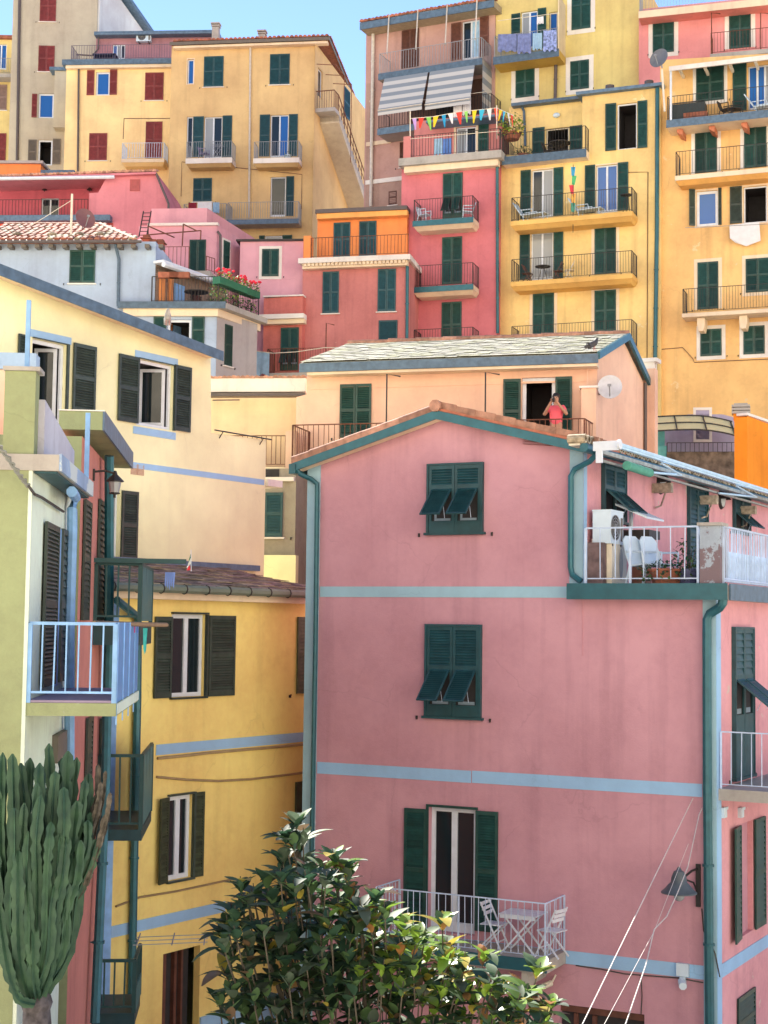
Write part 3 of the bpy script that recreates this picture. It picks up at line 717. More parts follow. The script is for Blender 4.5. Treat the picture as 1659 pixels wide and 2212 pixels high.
# ================================================================== cream house, left
H = House('cream_house', 330, 850, 33, 55.5, 'pale cream house with sloping grey verge and dark open shutters at middle left', mat=cream)
F2 = H; f = H.f
H.glaz((296, 782, 373.7, 924), white, g_dark, open_='room', fw=.07, deep=.08)
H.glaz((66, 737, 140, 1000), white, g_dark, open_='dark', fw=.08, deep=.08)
H.glaz((238, 1056, 258, 1290), white, g_dark, n=1)
for (x0, y0, x1, y1), rt, aj in (((253, 768, 297, 912), True, 0), ((374, 791, 409.4, 932), False, 0), ((155, 745, 203.7, 893), False, 0), ((36, 722, 51, 840), True, 0), ((259.6, 1061, 294.5, 1211), False, 0)):
    H.open_leaf((x0, y0, x1, y1), dark_slat, hi=True, right=rt)
for r_ in ((296, 782, 373.7, 924), (66, 737, 140, 1000)):
    u0, u1, z0, z1 = f.rect(*r_)
    H.part('window_surround', MB().box(u0 - .1, u1 + .12, -.018, -.002, z1 + .02, z1 + .17), trim_cool)
    H.part('window_surround', MB().box(u0 - .1, u1 + .1, -.02, -.002, z0 - .2, z0 - .04), trim_cool)
    H.part('window_frame', MB().box(u1 + .003, u1 + .06, -.05, -.002, z0, z1).box(u0 - .003, u1 + .06, -.05, -.002, z1 + .003, z1 + .02), dark_slat)
    cw = (u1 - u0) * .5; ch = z1 - z0 - .16
    m = MB(); m.box(0, .07, 0, .05, 0, ch); m.box(cw - .07, cw, 0, .05, 0, ch); m.box(.07, cw - .07, .001, .049, 0, .09); m.box(.07, cw - .07, .001, .049, ch - .07, ch)
    c = H.anchor('casement', m.mesh('casement', white), f, u1 - .08, -.17, z0 + .08, rz=math.pi - .95)
    link('pane', MB().box(.07, cw - .07, .02, .025, .09, ch - .07).mesh('pane', g_dark), c)
H.wall([(-60, 548), (0, 578), (455, 768), (456, 935), (575, 951)], depth=7.)
off = .45
a, b = f.uz(-60, 545, off), f.uz(481, 758, off)
roof = H.part('roof', MB().prism([a, b, (b[0], b[1] - .1), (a[0], a[1] - .1)], -off + .03, 7.5), slate_dark)
link('verge_board', MB().prism([(a[0], a[1] - .005), (b[0] + .04, b[1] - .005), (b[0] + .04, b[1] - .23), (a[0], a[1] - .23)], -off, -off + .028).mesh('verge_board', copper_grey), roof)
link('soffit_board', MB().prism([(a[0], a[1] - .105), (b[0], b[1] - .105), (b[0], b[1] - .135), (a[0], a[1] - .135)], -off + .03, -.003).mesh('soffit_board', cream_trim), roof)
H.band([(262, 995), (570, 1036)], .13, trim_cool)
u, z = f.uz(581, 1043); H.part('ledge', MB().box(u - .1, u + .45, -.06, 1., z - .08, z + .08), white_wall)
m = MB(); u0, u1, z0, z1 = f.rect(283, 1003, 309, 1026); um = (u0 + u1) / 2
for i in range(8):
    zz = z0 + (z1 - z0) * i / 8
    m.add([(u0, -.015, zz), (um - .02, -.015, zz), (um - .02, -.003, zz + .025), (u0, -.003, zz + .025)], [(0, 1, 2, 3)]); m.add([(um + .02, -.015, zz), (u1, -.015, zz), (u1, -.003, zz + .025), (um + .02, -.003, zz + .025)], [(0, 1, 2, 3)])
for p, q in ((u0, um - .02), (um + .02, u1)): m.box(p - .012, p, -.02, -.003, z0, z1); m.box(q, q + .012, -.02, -.003, z0, z1)
H.part('vent_grille', m, plain('tan_plastic', (.62, .42, .3)))
z = f.uz(520, 945)[1]; u0, u1 = f.uz(455, 940)[0], f.uz(578, 950)[0]
H.part('parapet_rail', MB().tube([(u0, -.12, z + .05), (u1, -.12, z + .05)], .018, 5).tube([(u0 + .3, -.12, z + .05), (u0 + .3, 0, z - .1)], .012, 4).tube([(u1 - .3, -.12, z + .05), (u1 - .3, 0, z - .1)], .012, 4), iron)

# ================================================================== yellow house with lean-to slate roof, below the cream one
H = House('yellow_house', 500, 1400, 31, 56, 'sunny yellow house with grey bands under a low slate roof, left of the pink house', mat=sun_yellow)
F3 = H; f = H.f
H.glaz((369, 1327, 441, 1505), white, [g_dark, g_dark], fw=.08, deep=.06, n=2)
H.glaz((361, 1718, 413, 1899), white, [g_dark, g_dark], fw=.09, deep=.06, n=2)
u0, u1, z0, z1 = f.rect(350, 2052, 430, 2300); f.holes.append((u0, u1, z0, z1))
dr = H.part('door', MB().box(u0 + .003, u1 - .003, .3, .34, z0, z1 - .003), dark)
link('door_frame', MB().box(u0 + .55, u0 + .62, .2, .29, z0, z1).box(u0 + .75, u0 + .8, .2, .29, z0, z1).box(u0 + .004, u0 + .2, .1, .28, z0, z1 - .01).mesh('door_frame', brown), dr)
H.open_leaf((330.7, 1332, 367.5, 1508), dark_slat, hi=True, right=True)
H.open_leaf((448, 1330, 504, 1503), dark_slat, hi=True)
H.open_leaf((334, 1724, 360, 1908), olive_green, hi=True, right=True, ajar=.25)
H.open_leaf((413, 1711, 436.5, 1893), olive_green, hi=True)
H.shut((639.5, 1333, 690, 1497), olive_green, fac=f, n=2, sill=False)
H.shut((635, 1686, 690, 1850), olive_green, fac=f, n=2, sill=False)
for r_ in ((369, 1327, 441, 1505), (361, 1718, 413, 1899)):
    u0, u1, z0, z1 = f.rect(*r_); H.part('window_frame', MB().box(u0 - .02, u1 + .06, -.07, -.002, z1 + .003, z1 + .04).box(u1 + .003, u1 + .06, -.07, -.002, z0, z1).box(u0 - .02, u1 + .06, -.08, -.002, z0 - .04, z0 - .003), dark_slat)
H.wall([(190, 1286), (735, 1303)], depth=4.)
H.band([(337, 1604), (665, 1585)], .20, trim_cool)
H.band([(240, 1998), (486, 1949)], .21, trim_cool)
z = f.uz(500, 2176)[1]; H.part('plinth', MB().box(f.uz(431, 2190)[0], f.uz(700, 2100)[0], -.04, -.002, 0, z), trim_cool)
u0, u1 = f.uz(205, 1800)[0], f.uz(244, 1800)[0]; H.part('corner_strip', MB().box(u0, u1, -.02, -.003, 0, f.uz(225, 1290)[1]), blue_paint)
zg = f.uz(500, 1277, .4)[1]; uA, uB = f.uz(215, 1270, .4)[0], f.uz(720, 1280, .4)[0]
H.part('cornice', MB().box(uA, uB, -.28, -.003, zg - .20, zg - .06), cream_trim)
gt = H.part('eaves_gutter', MB().tube([(uA, -.40, zg), (uB, -.40, zg)], .085, 8), plain('grey_green_gutter', (.16, .20, .16), rough=.5))
me = cached('strap', lambda: MB().lathe([(.088, -.012), (.1, -.012), (.1, .012), (.088, .012)], 8, 'y').mesh('gutter_strap', iron))
for i in range(11):
    o = link('gutter_strap', me, gt, (uA + (uB - uA) * (i + .5) / 11, -.40, zg)); o.rotation_euler = (0, 0, math.pi / 2)
el, er = (uA, -.38, zg + .06), (uB, -.38, zg + .06); zr = f.uz(450, 1226, -2.7)[1]
rl_, rr2 = (uA, 2.75, zr), (uB, 2.75, zr)
roof = H.part('roof', MB().add([el, er, rr2, rl_, (el[0], el[1], el[2] - .06), (er[0], er[1], er[2] - .06), (rr2[0], rr2[1], rr2[2] - .06), (rl_[0], rl_[1], rl_[2] - .06)], [(0, 1, 2, 3), (7, 6, 5, 4), (0, 4, 5, 1), (1, 5, 6, 2), (3, 2, 6, 7), (0, 3, 7, 4)]), slate_dark)
H.slates(roof, (el[0], el[1], el[2] + .005), (er[0], er[1], er[2] + .005), (rl_[0], rl_[1], rl_[2] + .005), (rr2[0], rr2[1], rr2[2] + .005), 13, 20, [slate_dark, plain('violet_slate', (.20, .155, .17), rough=.85, var=.4, bump=.3), plain('ochre_slate', (.24, .20, .14), rough=.85, var=.4, bump=.3)])
H.part('roof_flashing', MB().box(uA, f.uz(562, 1235, -2.6)[0], 2.6, 2.75, zr - .02, zr + .11), copper_grey)
H.pipe([(252, 1296, .4), (262, 1304, .36), (297, 1332, .12), (298, 1345, .1), (297, 1500, .1), (283, 2212, .1)], .075, gutter)

# ================================================================== old house at the left edge
corner = at(62, 1300, 17.5)
H = House('old_olive_house', 0, 0, 0, 5, 'old olive stucco house with blue balcony at the left edge beside the cactus', mat=olive, fixed=corner)
F4 = H; f = H.f
sd = Fac(corner, 95, H.zb, H); H.facs.append(sd)
H.wall([(-130, 985), (63, 985)], depth=.5, back=False)
# side wall (faces the lane)
uEnd = sd.uz(150, 1300)[0]
def swall(name, fac, u0, u1, z1, mat, depth=.3, z0=0):
    return H.part(name, MB().box(u0, u1, 0, depth, z0, z1), mat, fac)
zTop = sd.uz(64, 1000)[1]
swall('side_wall', sd, .004, uEnd, zTop, pale_green, depth=2.2)
H.leaf(sd, *sd.rect(88, 1130, 116, 1480), dark_slat, off=.06, hi=True, rz=-.0)
H.leaf(sd, *sd.rect(124, 1143, 140, 1470), dark_slat, off=.06)
H.part('door', MB().box(*sd.rect(116, 1140, 124, 1480)[:2], -.03, -.002, sd.rect(116, 1140, 124, 1480)[2], sd.rect(116, 1140, 124, 1480)[3]), blue_paint, sd)
H.pipe([(155, 1062, .28), (164, 1075, .12), (156, 1100, .1), (156, 1140, .1), (150, 1360, .1), (150, 1700, .1)], .07, blue_paint, fac=sd)
# terrace slab on its top with peeling blue edge
zt = f.uz(60, 981, .0)[1]; zs = f.uz(60, 1016, 0)[1]
ov = f.uz(128, 1000)[0]
L = 3.6
sl_ = H.part('terrace_slab', MB().box(-2.2, ov, -.02, L, zs, zt), stone_slab)
link('slab_edge', MB().box(ov + .002, ov + .03, -.02, L, zs - .0, zt + .01).mesh('slab_edge', plaster('peeling_blue_plaster', (.30, .42, .60), stain=.6, patch=1.5, patch_col=(.55, .62, .64))), sl_)
link('soffit_board', MB().box(.02, ov - .03, .05, L, zs - .025, zs - .003).mesh('soffit_board', teal), sl_)
# corner pillar, sloped parapet, post
q0, q1 = f.uz(8, 900)[0], f.uz(75, 900)[0]; zp = f.uz(40, 801)[1]
pil = H.part('terrace_pillar', MB().box(q0, q1, 0, .32, zt + .003, zp), olive)
link('cap', MB().box(q0 - .02, q1 + .05, -.03, .36, zp + .003, zp + .05).mesh('cap', stone_slab), pil)
z_a, z_b = f.uz(76, 855)[1], zt + .003
pp = H.part('parapet', MB().add([(0.08, .3, zt + .01), (.08, 3.4, zt + .01), (.08, 3.4, zt + .42), (.08, .3, z_a), (-.08, .3, zt + .01), (-.08, 3.4, zt + .01), (-.08, 3.4, zt + .42), (-.08, .3, z_a)], [(0, 1, 2, 3), (7, 6, 5, 4), (3, 2, 6, 7), (1, 5, 6, 2), (0, 3, 7, 4)]), plaster('lilac_parapet_plaster', (.50, .52, .60), stain=.4, streak=.7))
u, z = f.uz(54, 800); H.part('post', MB().box(u - .025, u + .025, .12, .17, zp + .05, f.uz(55, 643)[1]), blue_paint)
u = f.uz(128, 930)[0]; H.part('post', MB().box(u - .03, u + .03, 3.0, 3.06, zt, f.uz(129, 890, -3)[1]), blue_paint)
# weathered painted beam and wall of the terrace beyond
zq = f.uz(40, 762, -5)[1]; u0, u1 = f.uz(-60, 780, -5)[0], f.uz(78, 780, -5)[0]
H.part('terrace_beam', MB().box(u0, u1, 5, 5.4, f.uz(40, 797, -5)[1], zq), plaster('flaking_blue_plaster', (.34, .48, .66), stain=.6, patch=.5, patch_col=(.2, .24, .32)))
H.part('terrace_wall', MB().box(u0, u1 - .05, 5.05, 5.3, zt - .5, f.uz(40, 798, -5)[1]), peach)
# near balcony, pale blue rails with panelled front
D = f.uz(251, 1350)[0] + .02
z_s = f.uz(150, 1519, 0)[1]; z_rail = f.uz(150, 1347, 0)[1]; zbot = f.uz(150, 1547, 0)[1]
L = 3.5
bal = H.part('balcony', MB().box(.02, L, -D, -.003, zbot, z_s), olive, sd)
link('floor_tiles', MB().box(.03, L - .02, -D + .02, -.01, z_s + .003, z_s + .03).mesh('floor_tiles', plain('violet_floor_tile', (.30, .24, .36))), bal)
hh = z_rail - z_s
H.rail(bal, [(.05, .02, z_s), (.05, D - .03, z_s)], hh, blue_paint, sp=.135, r=.012, rr=.026, bottom=.12)
me = MB(); me.box(.08, L, -D + .01, -D + .03, z_s - .05, z_s + hh + .02)
pn = link('front_panel', me.mesh('front_panel', plain('blue_sheet_panel', (.12, .30, .62), rough=.5, var=.12)), bal)
for i in range(4): link('panel_batten', MB().box(.08 + i * L / 4, .12 + i * L / 4, -D - .005, -D + .008, z_s - .25, z_s + hh + .02).mesh('panel_batten', blue_paint), bal)
link('end_bracket', MB().box(.1, L, -D - .012, -D, zbot + .02, zbot + .14).mesh('end_bracket', pale_green), bal)
# bare patches and service box under the balcony
u0, u1, z0, z1 = sd.rect(112, 1582, 136, 1640); H.part('meter_box', MB().box(u0, u1, -.08, -.003, z0, z1), grey_paint, sd)
# lower side wall of the same house, patched plaster
# ------------------------------------------------ red house further along the same lane
cz = sd.uz(162, 1200)[0]; c2 = sd.world(cz, .06, 0)
H = House('brick_pink_house', 0, 0, 0, 5, 'narrow brick pink house with dark green balconies behind the olive house', mat=brick_pink, fixed=c2)
F5 = H; f5 = H.f; s5 = Fac(c2, 95, H.zb, H); H.facs.append(s5)
uE = s5.uz(238, 1200)[0]; zE = s5.uz(166, 929)[1]
H.part('wall', MB().box(0, uE, 0, 2.5, 0, zE), brick_pink, s5)
H.part('front_wall', MB().box(-2.4, -.004, -.02, .2, 0, zE - .002), olive, f5)
zt5 = f5.uz(175, 889)[1]; zs5 = f5.uz(175, 929)[1]; o0, o1 = f5.uz(128, 910)[0], f5.uz(222, 910)[0]
sl_ = H.part('eaves_slab', MB().box(o0, o1, -.04, uE + .6, zs5 + .003, zt5), olive)
link('slab_edge', MB().box(o1 + .002, o1 + .03, -.04, uE + .6, zs5, zt5 + .02).mesh('slab_edge', copper_grey), sl_)
link('coping', MB().box(o0 - .01, o1 + .03, -.06, .3, zt5 + .003, zt5 + .02).mesh('coping', white_wall), sl_)
for x0, x1 in ((176, 190), (208, 222)):
    H.leaf(s5, *s5.rect(x0, 1080, x1, 1340), dark_slat, off=.05)
for x0, x1 in ((182, 194), (212, 224)):
    H.leaf(s5, *s5.rect(x0, 1550, x1, 1720), dark_slat, off=.05)
H.pipe([(236, 985, .15), (236, 1300, .15), (228, 1700, .15), (205, 2210, .15)], .08, gutter, fac=s5)
def lane_balcony(u_a, u_b, y_rail, y_slab, y_bot, x_out, label=None, panel=True, hh=None):
    # end railing faces the street; its long front carries a solid sheet
    w = s5.world(u_a, 0, 0); dist = w.y
    def zz(y): return at(260, y, dist).z - H.zb
    D = (at(x_out, y_rail, dist) - s5.world(u_a, 0, 0)).dot(s5.n)
    b = H.part('balcony', MB().box(u_a, u_b, -D, -.003, zz(y_bot), zz(y_slab)), teal, s5)
    h = zz(y_rail) - zz(y_slab)
    H.rail(b, [(u_a + .03, .02, zz(y_slab)), (u_a + .03, D - .02, zz(y_slab)), (u_b, D - .02, zz(y_slab))], h, plain('green_black_iron', (.014, .07, .075), rough=.5), sp=.15, r=.02, rr=.035, bottom=.1)
    if panel: link('front_panel', MB().box(u_a + .06, u_b, -D - .0, -D + .015, zz(y_slab) + .03, zz(y_rail) - .02).mesh('front_panel', plain('teal_sheet', (.03, .16, .18), rough=.5)), b)
    return b, D, zz
uA = s5.uz(199, 1300)[0]
b2, D2, zz2 = lane_balcony(2.2, 5.0, 1218, 1345, 1394, 306)
link('top_beam', MB().box(2.1, 2.2, -D2 - .7, .0, zz2(1216), zz2(1206)).mesh('top_beam', plain('green_black_iron', (.014, .07, .075))), b2)
b3, D3, zz3 = lane_balcony(3.6, 6.2, 1633, 1793, 1817, 309)
b4, D4, zz4 = lane_balcony(3.7, 5.0, 2077, 2190, 2215, 293, panel=False)
link('front_panel', MB().box(3.75, 5, -D4 - .01, -D4 + .02, zz4(2190), zz4(2140)).mesh('front_panel', plain('teal_sheet', (.03, .16, .18), rough=.5)), b4)
u_ = 3.7
# ================================================================== peach house with slate roof in the middle
H = House('peach_house', 950, 800, 41, -15, 'pale peach house with a bleached slate roof behind the pink gable, person on its balcony', mat=peach)
M1 = H; f = H.f
H.shut((734.4, 830, 802.6, 945), green, hi=True, sill='door')
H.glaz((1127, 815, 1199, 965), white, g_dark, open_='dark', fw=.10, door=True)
H.open_leaf((1087.5, 819, 1125, 960), green, hi=True, right=True)
H.open_leaf((1200, 814, 1236, 960), green, hi=True)
H.wall([(640, 858), (662, 852), (663, 797), (1290, 773)], depth=5, back=False)
sg = H.side(1290, 850, 65)
gL, gT, gR = sg.uz(1290, 777), sg.uz(1346, 735), sg.uz(1391, 828)
H.part('gable_wall', MB().prism([(0.004, 0), (gR[0], 0), gR, gT, (0.004, gL[1])], 0, .3), peach, sg)
# roof planes built from the gable profile, running left along the ridge
def loc(fac, u, off, z):
    w = fac.world(u, off, z); q = w - H.f.o; return Vector((q.dot(H.f.d), -q.dot(H.f.n), z))
oe = .45
eL = Vector((f.uz(649, 786, oe)[0], -oe, 0)); eR = Vector((f.uz(1291, 761, oe)[0], -oe, 0)); ze = (f.uz(649, 786, oe)[1] + f.uz(1291, 761, oe)[1]) / 2
eL.z = eR.z = ze
rdg = loc(sg, gT[0], .12, gT[1] + .16); vd = rdg.y
rR = Vector((eR.x + .02 + (rdg.x - eR.x) * 1.0, vd, rdg.z)); rL = Vector((f.uz(752, 748, -vd)[0], vd, rdg.z))
bR = loc(sg, gR[0] + .2, .12, gR[1] + .05)
roof = H.part('roof', MB().add([eL, eR, rR, rL, eL - Vector((0, 0, .06)), eR - Vector((0, 0, .06)), rR - Vector((0, 0, .08)), rL - Vector((0, 0, .08)), bR, Vector((rL.x, bR.y, bR.z))],
       [(0, 1, 2, 3), (5, 4, 7, 6), (1, 5, 6, 2), (3, 7, 4, 0), (0, 4, 5, 1), (3, 2, 8, 9), (6, 8, 2)]), slate)
up = Vector((0, 0, .012))
H.slates(roof, eL + up, eR + up, rL + up, rR + up, 11, 26, [slate, plain('lichen_slate', (.28, .285, .20), rough=.9, var=.22, scale=9, bump=.3), plain('pale_slate', (.31, .305, .26), rough=.9, var=.2, scale=9, bump=.3)])
me = cached('m1ridge', lambda: MB().tube([(0, 0, 0), (.44, 0, 0)], .09, 8, .075).mesh('ridge_tile', tile_pale, True))
n = int((rR - rL).length / .4)
for i in range(n):
    o = link('ridge_tile', me, roof, rL + (rR - rL) * (i / n) + Vector((0, 0, .04 + random.uniform(-.01, .015))))
H.part('eaves_fascia', MB().box(eL.x - .02, eR.x + .02, -oe - .05, -oe - .004, ze - .26, ze - .02), copper_grey)
H.part('eaves_soffit', MB().box(eL.x + .2, eR.x - .02, -oe, -.003, ze - .34, ze - .265), cream_trim)
m = MB()
for a, b in ((eR, rR), (rR, bR)):
    m.add([a + Vector((-.02, 0, .04)), b + Vector((-.02, 0, .04)), b + Vector((-.02, 0, -.16)), a + Vector((-.02, 0, -.16)), a + Vector((.06, 0, .04)), b + Vector((.06, 0, .04)), b + Vector((.06, 0, -.16)), a + Vector((.06, 0, -.16))], [(0, 1, 2, 3), (7, 6, 5, 4), (0, 4, 5, 1), (3, 2, 6, 7), (0, 3, 7, 4), (1, 5, 6, 2)])
link('verge_board', m.mesh('verge_board', gutter), roof)
z = f.uz(900, 833)[1]; H.part('string_course', MB().box(f.uz(668, 845)[0], f.uz(1262, 830)[0], -.02, -.003, z - .03, z + .02), peach)
u0, u1 = f.uz(1256, 900, .45)[0], f.uz(1288, 900, .45)[0]; zq = f.uz(1272, 839, .45)[1]
pil = H.part('chimney_stack', MB().box(u0, u1, -.5, -.003, 0, zq), peach); link('cap', MB().box(u0 - .05, u1 + .05, -.55, -.003, zq + .003, zq + .06).mesh('cap', white_wall), pil)
H.part('conduit', MB().tube([(u0 + .12, -.2, zq + .06), (u0 + .10, -.06, zq + .7), (u0 + .12, -.04, ze - .4)], .02, 5), peach)
# terrace in front of it with iron railing
D = 1.5; zr = (f.uz(700, 916, D)[1] + f.uz(1200, 906, D)[1]) / 2
u0, u1 = f.uz(632, 918, D)[0], f.uz(1262, 906, D)[0]
bal = H.part('balcony', MB().box(u0, u1 + .1, -D, -.003, zr - 1.2, zr - 1.0), stone_slab)
H.rail(bal, [(u0, .02, zr - 1), (u0, D - .03, zr - 1), ((u0 + u1) / 2, D - .03, zr - 1), (u1, D - .03, zr - 1), (u1 + .1, .3, zr - 1)], 1.0, rust, sp=.14, r=.011, rr=.02)
M1Z = zr - 1
for x, y0, lab in ((836, 808, 0), (1049, 804, 1)):
    u, z = f.uz(x, y0, 1.1); H.part('line_pole', MB().tube([(u, -1.1, M1Z), (u, -1.1, z), (u + .38, -1.15, z - .08)], .022, 5), iron)
# far end: pale flue, meter boxes
u, z = sg.uz(1398, 785); u = gR[0] + .25
fl = H.part('flue', MB().box(u - .17, u + .17, -.3, .1, 0, sg.uz(1398, 800)[1]), peach, sg)
link('flue_cap', MB().box(u - .25, u + .25, -.38, .18, sg.uz(1398, 786)[1], sg.uz(1398, 778)[1]).box(u - .15, u - .08, -.28, .08, sg.uz(1398, 800)[1], sg.uz(1398, 786)[1]).box(u + .08, u + .15, -.28, .08, sg.uz(1398, 800)[1], sg.uz(1398, 786)[1]).mesh('flue_cap', white_wall), fl)
H.part('downpipe', MB().tube([(gR[0] - .06, -.06, gR[1]), (gR[0] - .06, -.06, 0)], .05, 6), pipe_dark, sg)

# ================================================================== lower pieces in the gap behind the cream house
H = House('cream_annex', 540, 880, 43, -6, 'low cream annex with a broad white eaves board behind the cream house', mat=P('annex_cream', (.80, .62, .40), stain=.2))
f = H.f
H.wall([(440, 856), (655, 852)], depth=4)
u0, u1 = f.uz(440, 835, .5)[0], f.uz(660, 835, .5)[0]; z0, z1 = f.uz(560, 846, .5)[1], f.uz(560, 817, .5)[1]
bd = H.part('eaves_board', MB().box(u0, u1, -.5, -.2, z0, z1), white_wall)
link('gutter', MB().box(u0, u1, -.56, -.2, z0 - .13, z0 - .05).mesh('gutter', pipe_dark), bd)
H.tiles(bd, (u0, -.52, z1), (u1, -.52, z1), 22, .08, .5, (0, 1, .1), tile_pale)
ut, zt = f.uz(455, 861, .8); H.part('wire_arm', MB().tube([f_ for f_ in [(ut, -.5, zt), (f.uz(517, 866, 1.2)[0], -1.2, zt - .1)]], .02, 4), iron)
D = 1.4; u0, u1 = f.uz(548, 943, D)[0], f.uz(640, 943, D)[0]; zr = f.uz(590, 941, D)[1]; zf = f.uz(590, 1009, D)[1]
b = H.part('balcony', MB().box(u0 - 2, u1, -D, -.003, zf - .14, zf), cream_trim)
H.rail(b, [(u0 - 1.5, D - .03, zf), (f.uz(617, 943, D)[0], D - .03, zf)], zr - zf, rust, sp=.13, r=.012)
q0, q1 = f.uz(618, 960, D)[0], f.uz(641, 960, D)[0]; H.part('pier', MB().box(q0, q1, -D - .1, -D + .4, 0, f.uz(628, 932, D)[1]), peach)

H = House('grey_render_house', 600, 1110, 39, -10, 'bare grey rendered house wall with one teal shutter seen through the narrow gap', mat=grey_raw)
f = H.f
H.shut((573, 1064, 611.5, 1160), teal, n=1, sill=True)
H.wall([(560, 1012), (640, 1012)], depth=3.)
u0, u1, z0, z1 = f.rect(571, 1014, 603, 1030); H.part('beam_opening', MB().box(u0, u1, -.03, -.002, z0, z1), dark)
H.part('ledge', MB().box(f.uz(560, 1032)[0], f.uz(637, 1032)[0], -.14, -.003, z0 - .12, z0 - .02), white_wall)
z = f.uz(600, 1199, .3)[1]; H.part('low_wall', MB().box(f.uz(550, 1210, .3)[0], f.uz(639, 1210, .3)[0], -.3, -.003, 0, z), cream)
H = House('salmon_gap_house', 655, 1080, 42, -12, 'sliver of salmon wall with a black railing between the grey render and the pink gable', mat=peach)
f = H.f
H.wall([(634, 985), (720, 985)], depth=3)
b, *_ = H.balcony(630, 720, 1219, D=.8, h=.82, slab=P('gap_orange', (.78, .24, .09)), rail=iron, th=.9, sp=.08, r=.012)

# ================================================================== grey house with terracotta roof
H = House('grey_house', 180, 580, 60, -3, 'blue grey house under an old terracotta tile roof, above the cream house', mat=grey_house)
T6 = H; f = H.f
H.shut((150.5, 540.5, 206, 612), green, mid=True)
H.wall([(-60, 516), (337, 522)], depth=9)
off = .5
eL = Vector((f.uz(-60, 518, off)[0], -off, 0)); eR = Vector((f.uz(290, 522, off)[0], -off, 0)); ze = f.uz(180, 520, off)[1]; eL.z = eR.z = ze
zr = ze + 1.55; vr = 3.6
rL = Vector((eL.x, vr, zr)); rR = Vector((f.uz(216, 489, -vr)[0], vr, zr)); rR.z = f.uz(200, 488, -vr)[1]; rL.z = rR.z
roof = H.part('roof', MB().add([eL, eR, rR, rL, Vector((eL.x, 8, ze)), Vector((eR.x, 8, ze))], [(0, 1, 2, 3), (1, 5, 2), (3, 2, 5, 4), (0, 4, 5, 1)]), terracotta)
rows, cols = 7, 40
me_t = {}
def tile_mesh(m, L, r): 
    def mk():
        vs = []; q = 4
        sl = (rL - eL).normalized(); nn = Vector((1, 0, 0)).cross(sl).normalized()
        for e in (0, 1):
            for j in range(q + 1):
                t = math.pi * j / q; vs.append(Vector((1, 0, 0)) * (-r * math.cos(t)) + nn * (r * math.sin(t) * .8 + (.02 if e == 0 else 0)) + sl * (L * e))
        return MB().add(vs, [(j, j + 1, j + q + 2, j + q + 1) for j in range(q)] + [tuple(range(q + 1))]).mesh('roof_tile', m, True)
    return cached(('t6', m.name), mk)
tm = [terracotta, plain('rose_terracotta', (.34, .14, .10), rough=.9, var=.3), moss_tile, plain('burnt_terracotta', (.30, .10, .06), rough=.9, var=.3)]
Ls = (rL - eL).length / rows
for i in range(rows):
    t = i / rows; a = eL.lerp(rL, t); b = eR.lerp(rR, t); w = (b - a).length; n = int(w / .27)
    for j in range(n):
        o = link('roof_tile', tile_mesh(random.choice(tm), Ls * 1.12, .13), roof, a + (b - a) * ((j + .5) / n) + Vector((0, 0, random.uniform(0, .03))))
        o.rotation_euler = (0, 0, random.uniform(-.05, .05))
for a, b, n in ((rL, rR, 16), (rR, eR, 9)):
    me = MB().tube([(0, 0, 0), (b - a) / n * 1.1], .12, 6, .1).mesh('ridge_tile', tile_pale, True)
    for i in range(n): link('ridge_tile', me, roof, a + (b - a) * (i / n) + Vector((0, 0, .05)))
H.part('eaves_gutter', MB().tube([(eL.x, -off - .06, ze - .04), (eR.x + .3, -off - .06, ze - .04)], .07, 6), pipe_dark)
me = cached('rafter', lambda: MB().box(-.09, .09, -.45, -.003, -.14, 0).mesh('rafter_end', grey_paint))
for i in range(14): H.anchor('rafter_end', me, f, eL.x + .4 + i * .55, 0, ze - .12)
H.pipe([(249, 527, .4), (257, 560, .08), (255, 662, .08)], .06, copper_grey)
for x, y, sc in ((128, 512, 1.), (394 * .2315, 505, 1)): pass
for x in (30, 105, 165, 210): # vents bumps on the roof
    u = f.uz(x, 505, 0)[0]
    if u > eL.x: link('roof_vent', cached('rv', lambda: MB().ball((0, 0, 0), .22, .3, .13).mesh('roof_vent', moss_tile, True)), roof, (u, .55, ze + .5))
# right side (lean-to terrace)
s6 = H.side(337, 600, 62)
H.part('side_wall', MB().box(.004, 5, 0, .3, 0, s6.uz(340, 566)[1]), P('terrace_stone', (.30, .22, .17), stain=.7, patch=.9, patch_col=(.16, .12, .10)), s6)
zg = s6.uz(400, 585, .4)[1]
H.part('lean_to_gutter', MB().tube([(-.2, -.5, s6.uz(345, 568, .5)[1]), (4.8, -.5, s6.uz(470, 607, .5)[1])], .11, 6).box(-.2, 4.8, -.5, 0, zg + .0, zg + .1), white, s6)
for i in range(8):
    rr = .0
m = MB()
for a, b in ((.2, .5), (.8, 1.0)): m.box(a, b, -.12, -.003, zg - 3, zg - .3)
H.part('pilaster', m, P('orange_stripe', (.8, .33, .13)), s6)
u0, u1 = 1.2, 1.9
H.part('door', MB().box(u0, u1, -.04, -.003, zg - 2.6, zg - .5), blue_paint, s6)
H.part('window', MB().box(2.4, 3.1, -.05, -.003, zg - 2.1, zg - .7), g_dark, s6)
for uu in (3.3, 4.3):
    H.part('blue_shutter', MB().box(uu, uu + .6, -.08, -.003, zg - 2.6, zg - .9), cloth_blue, s6)
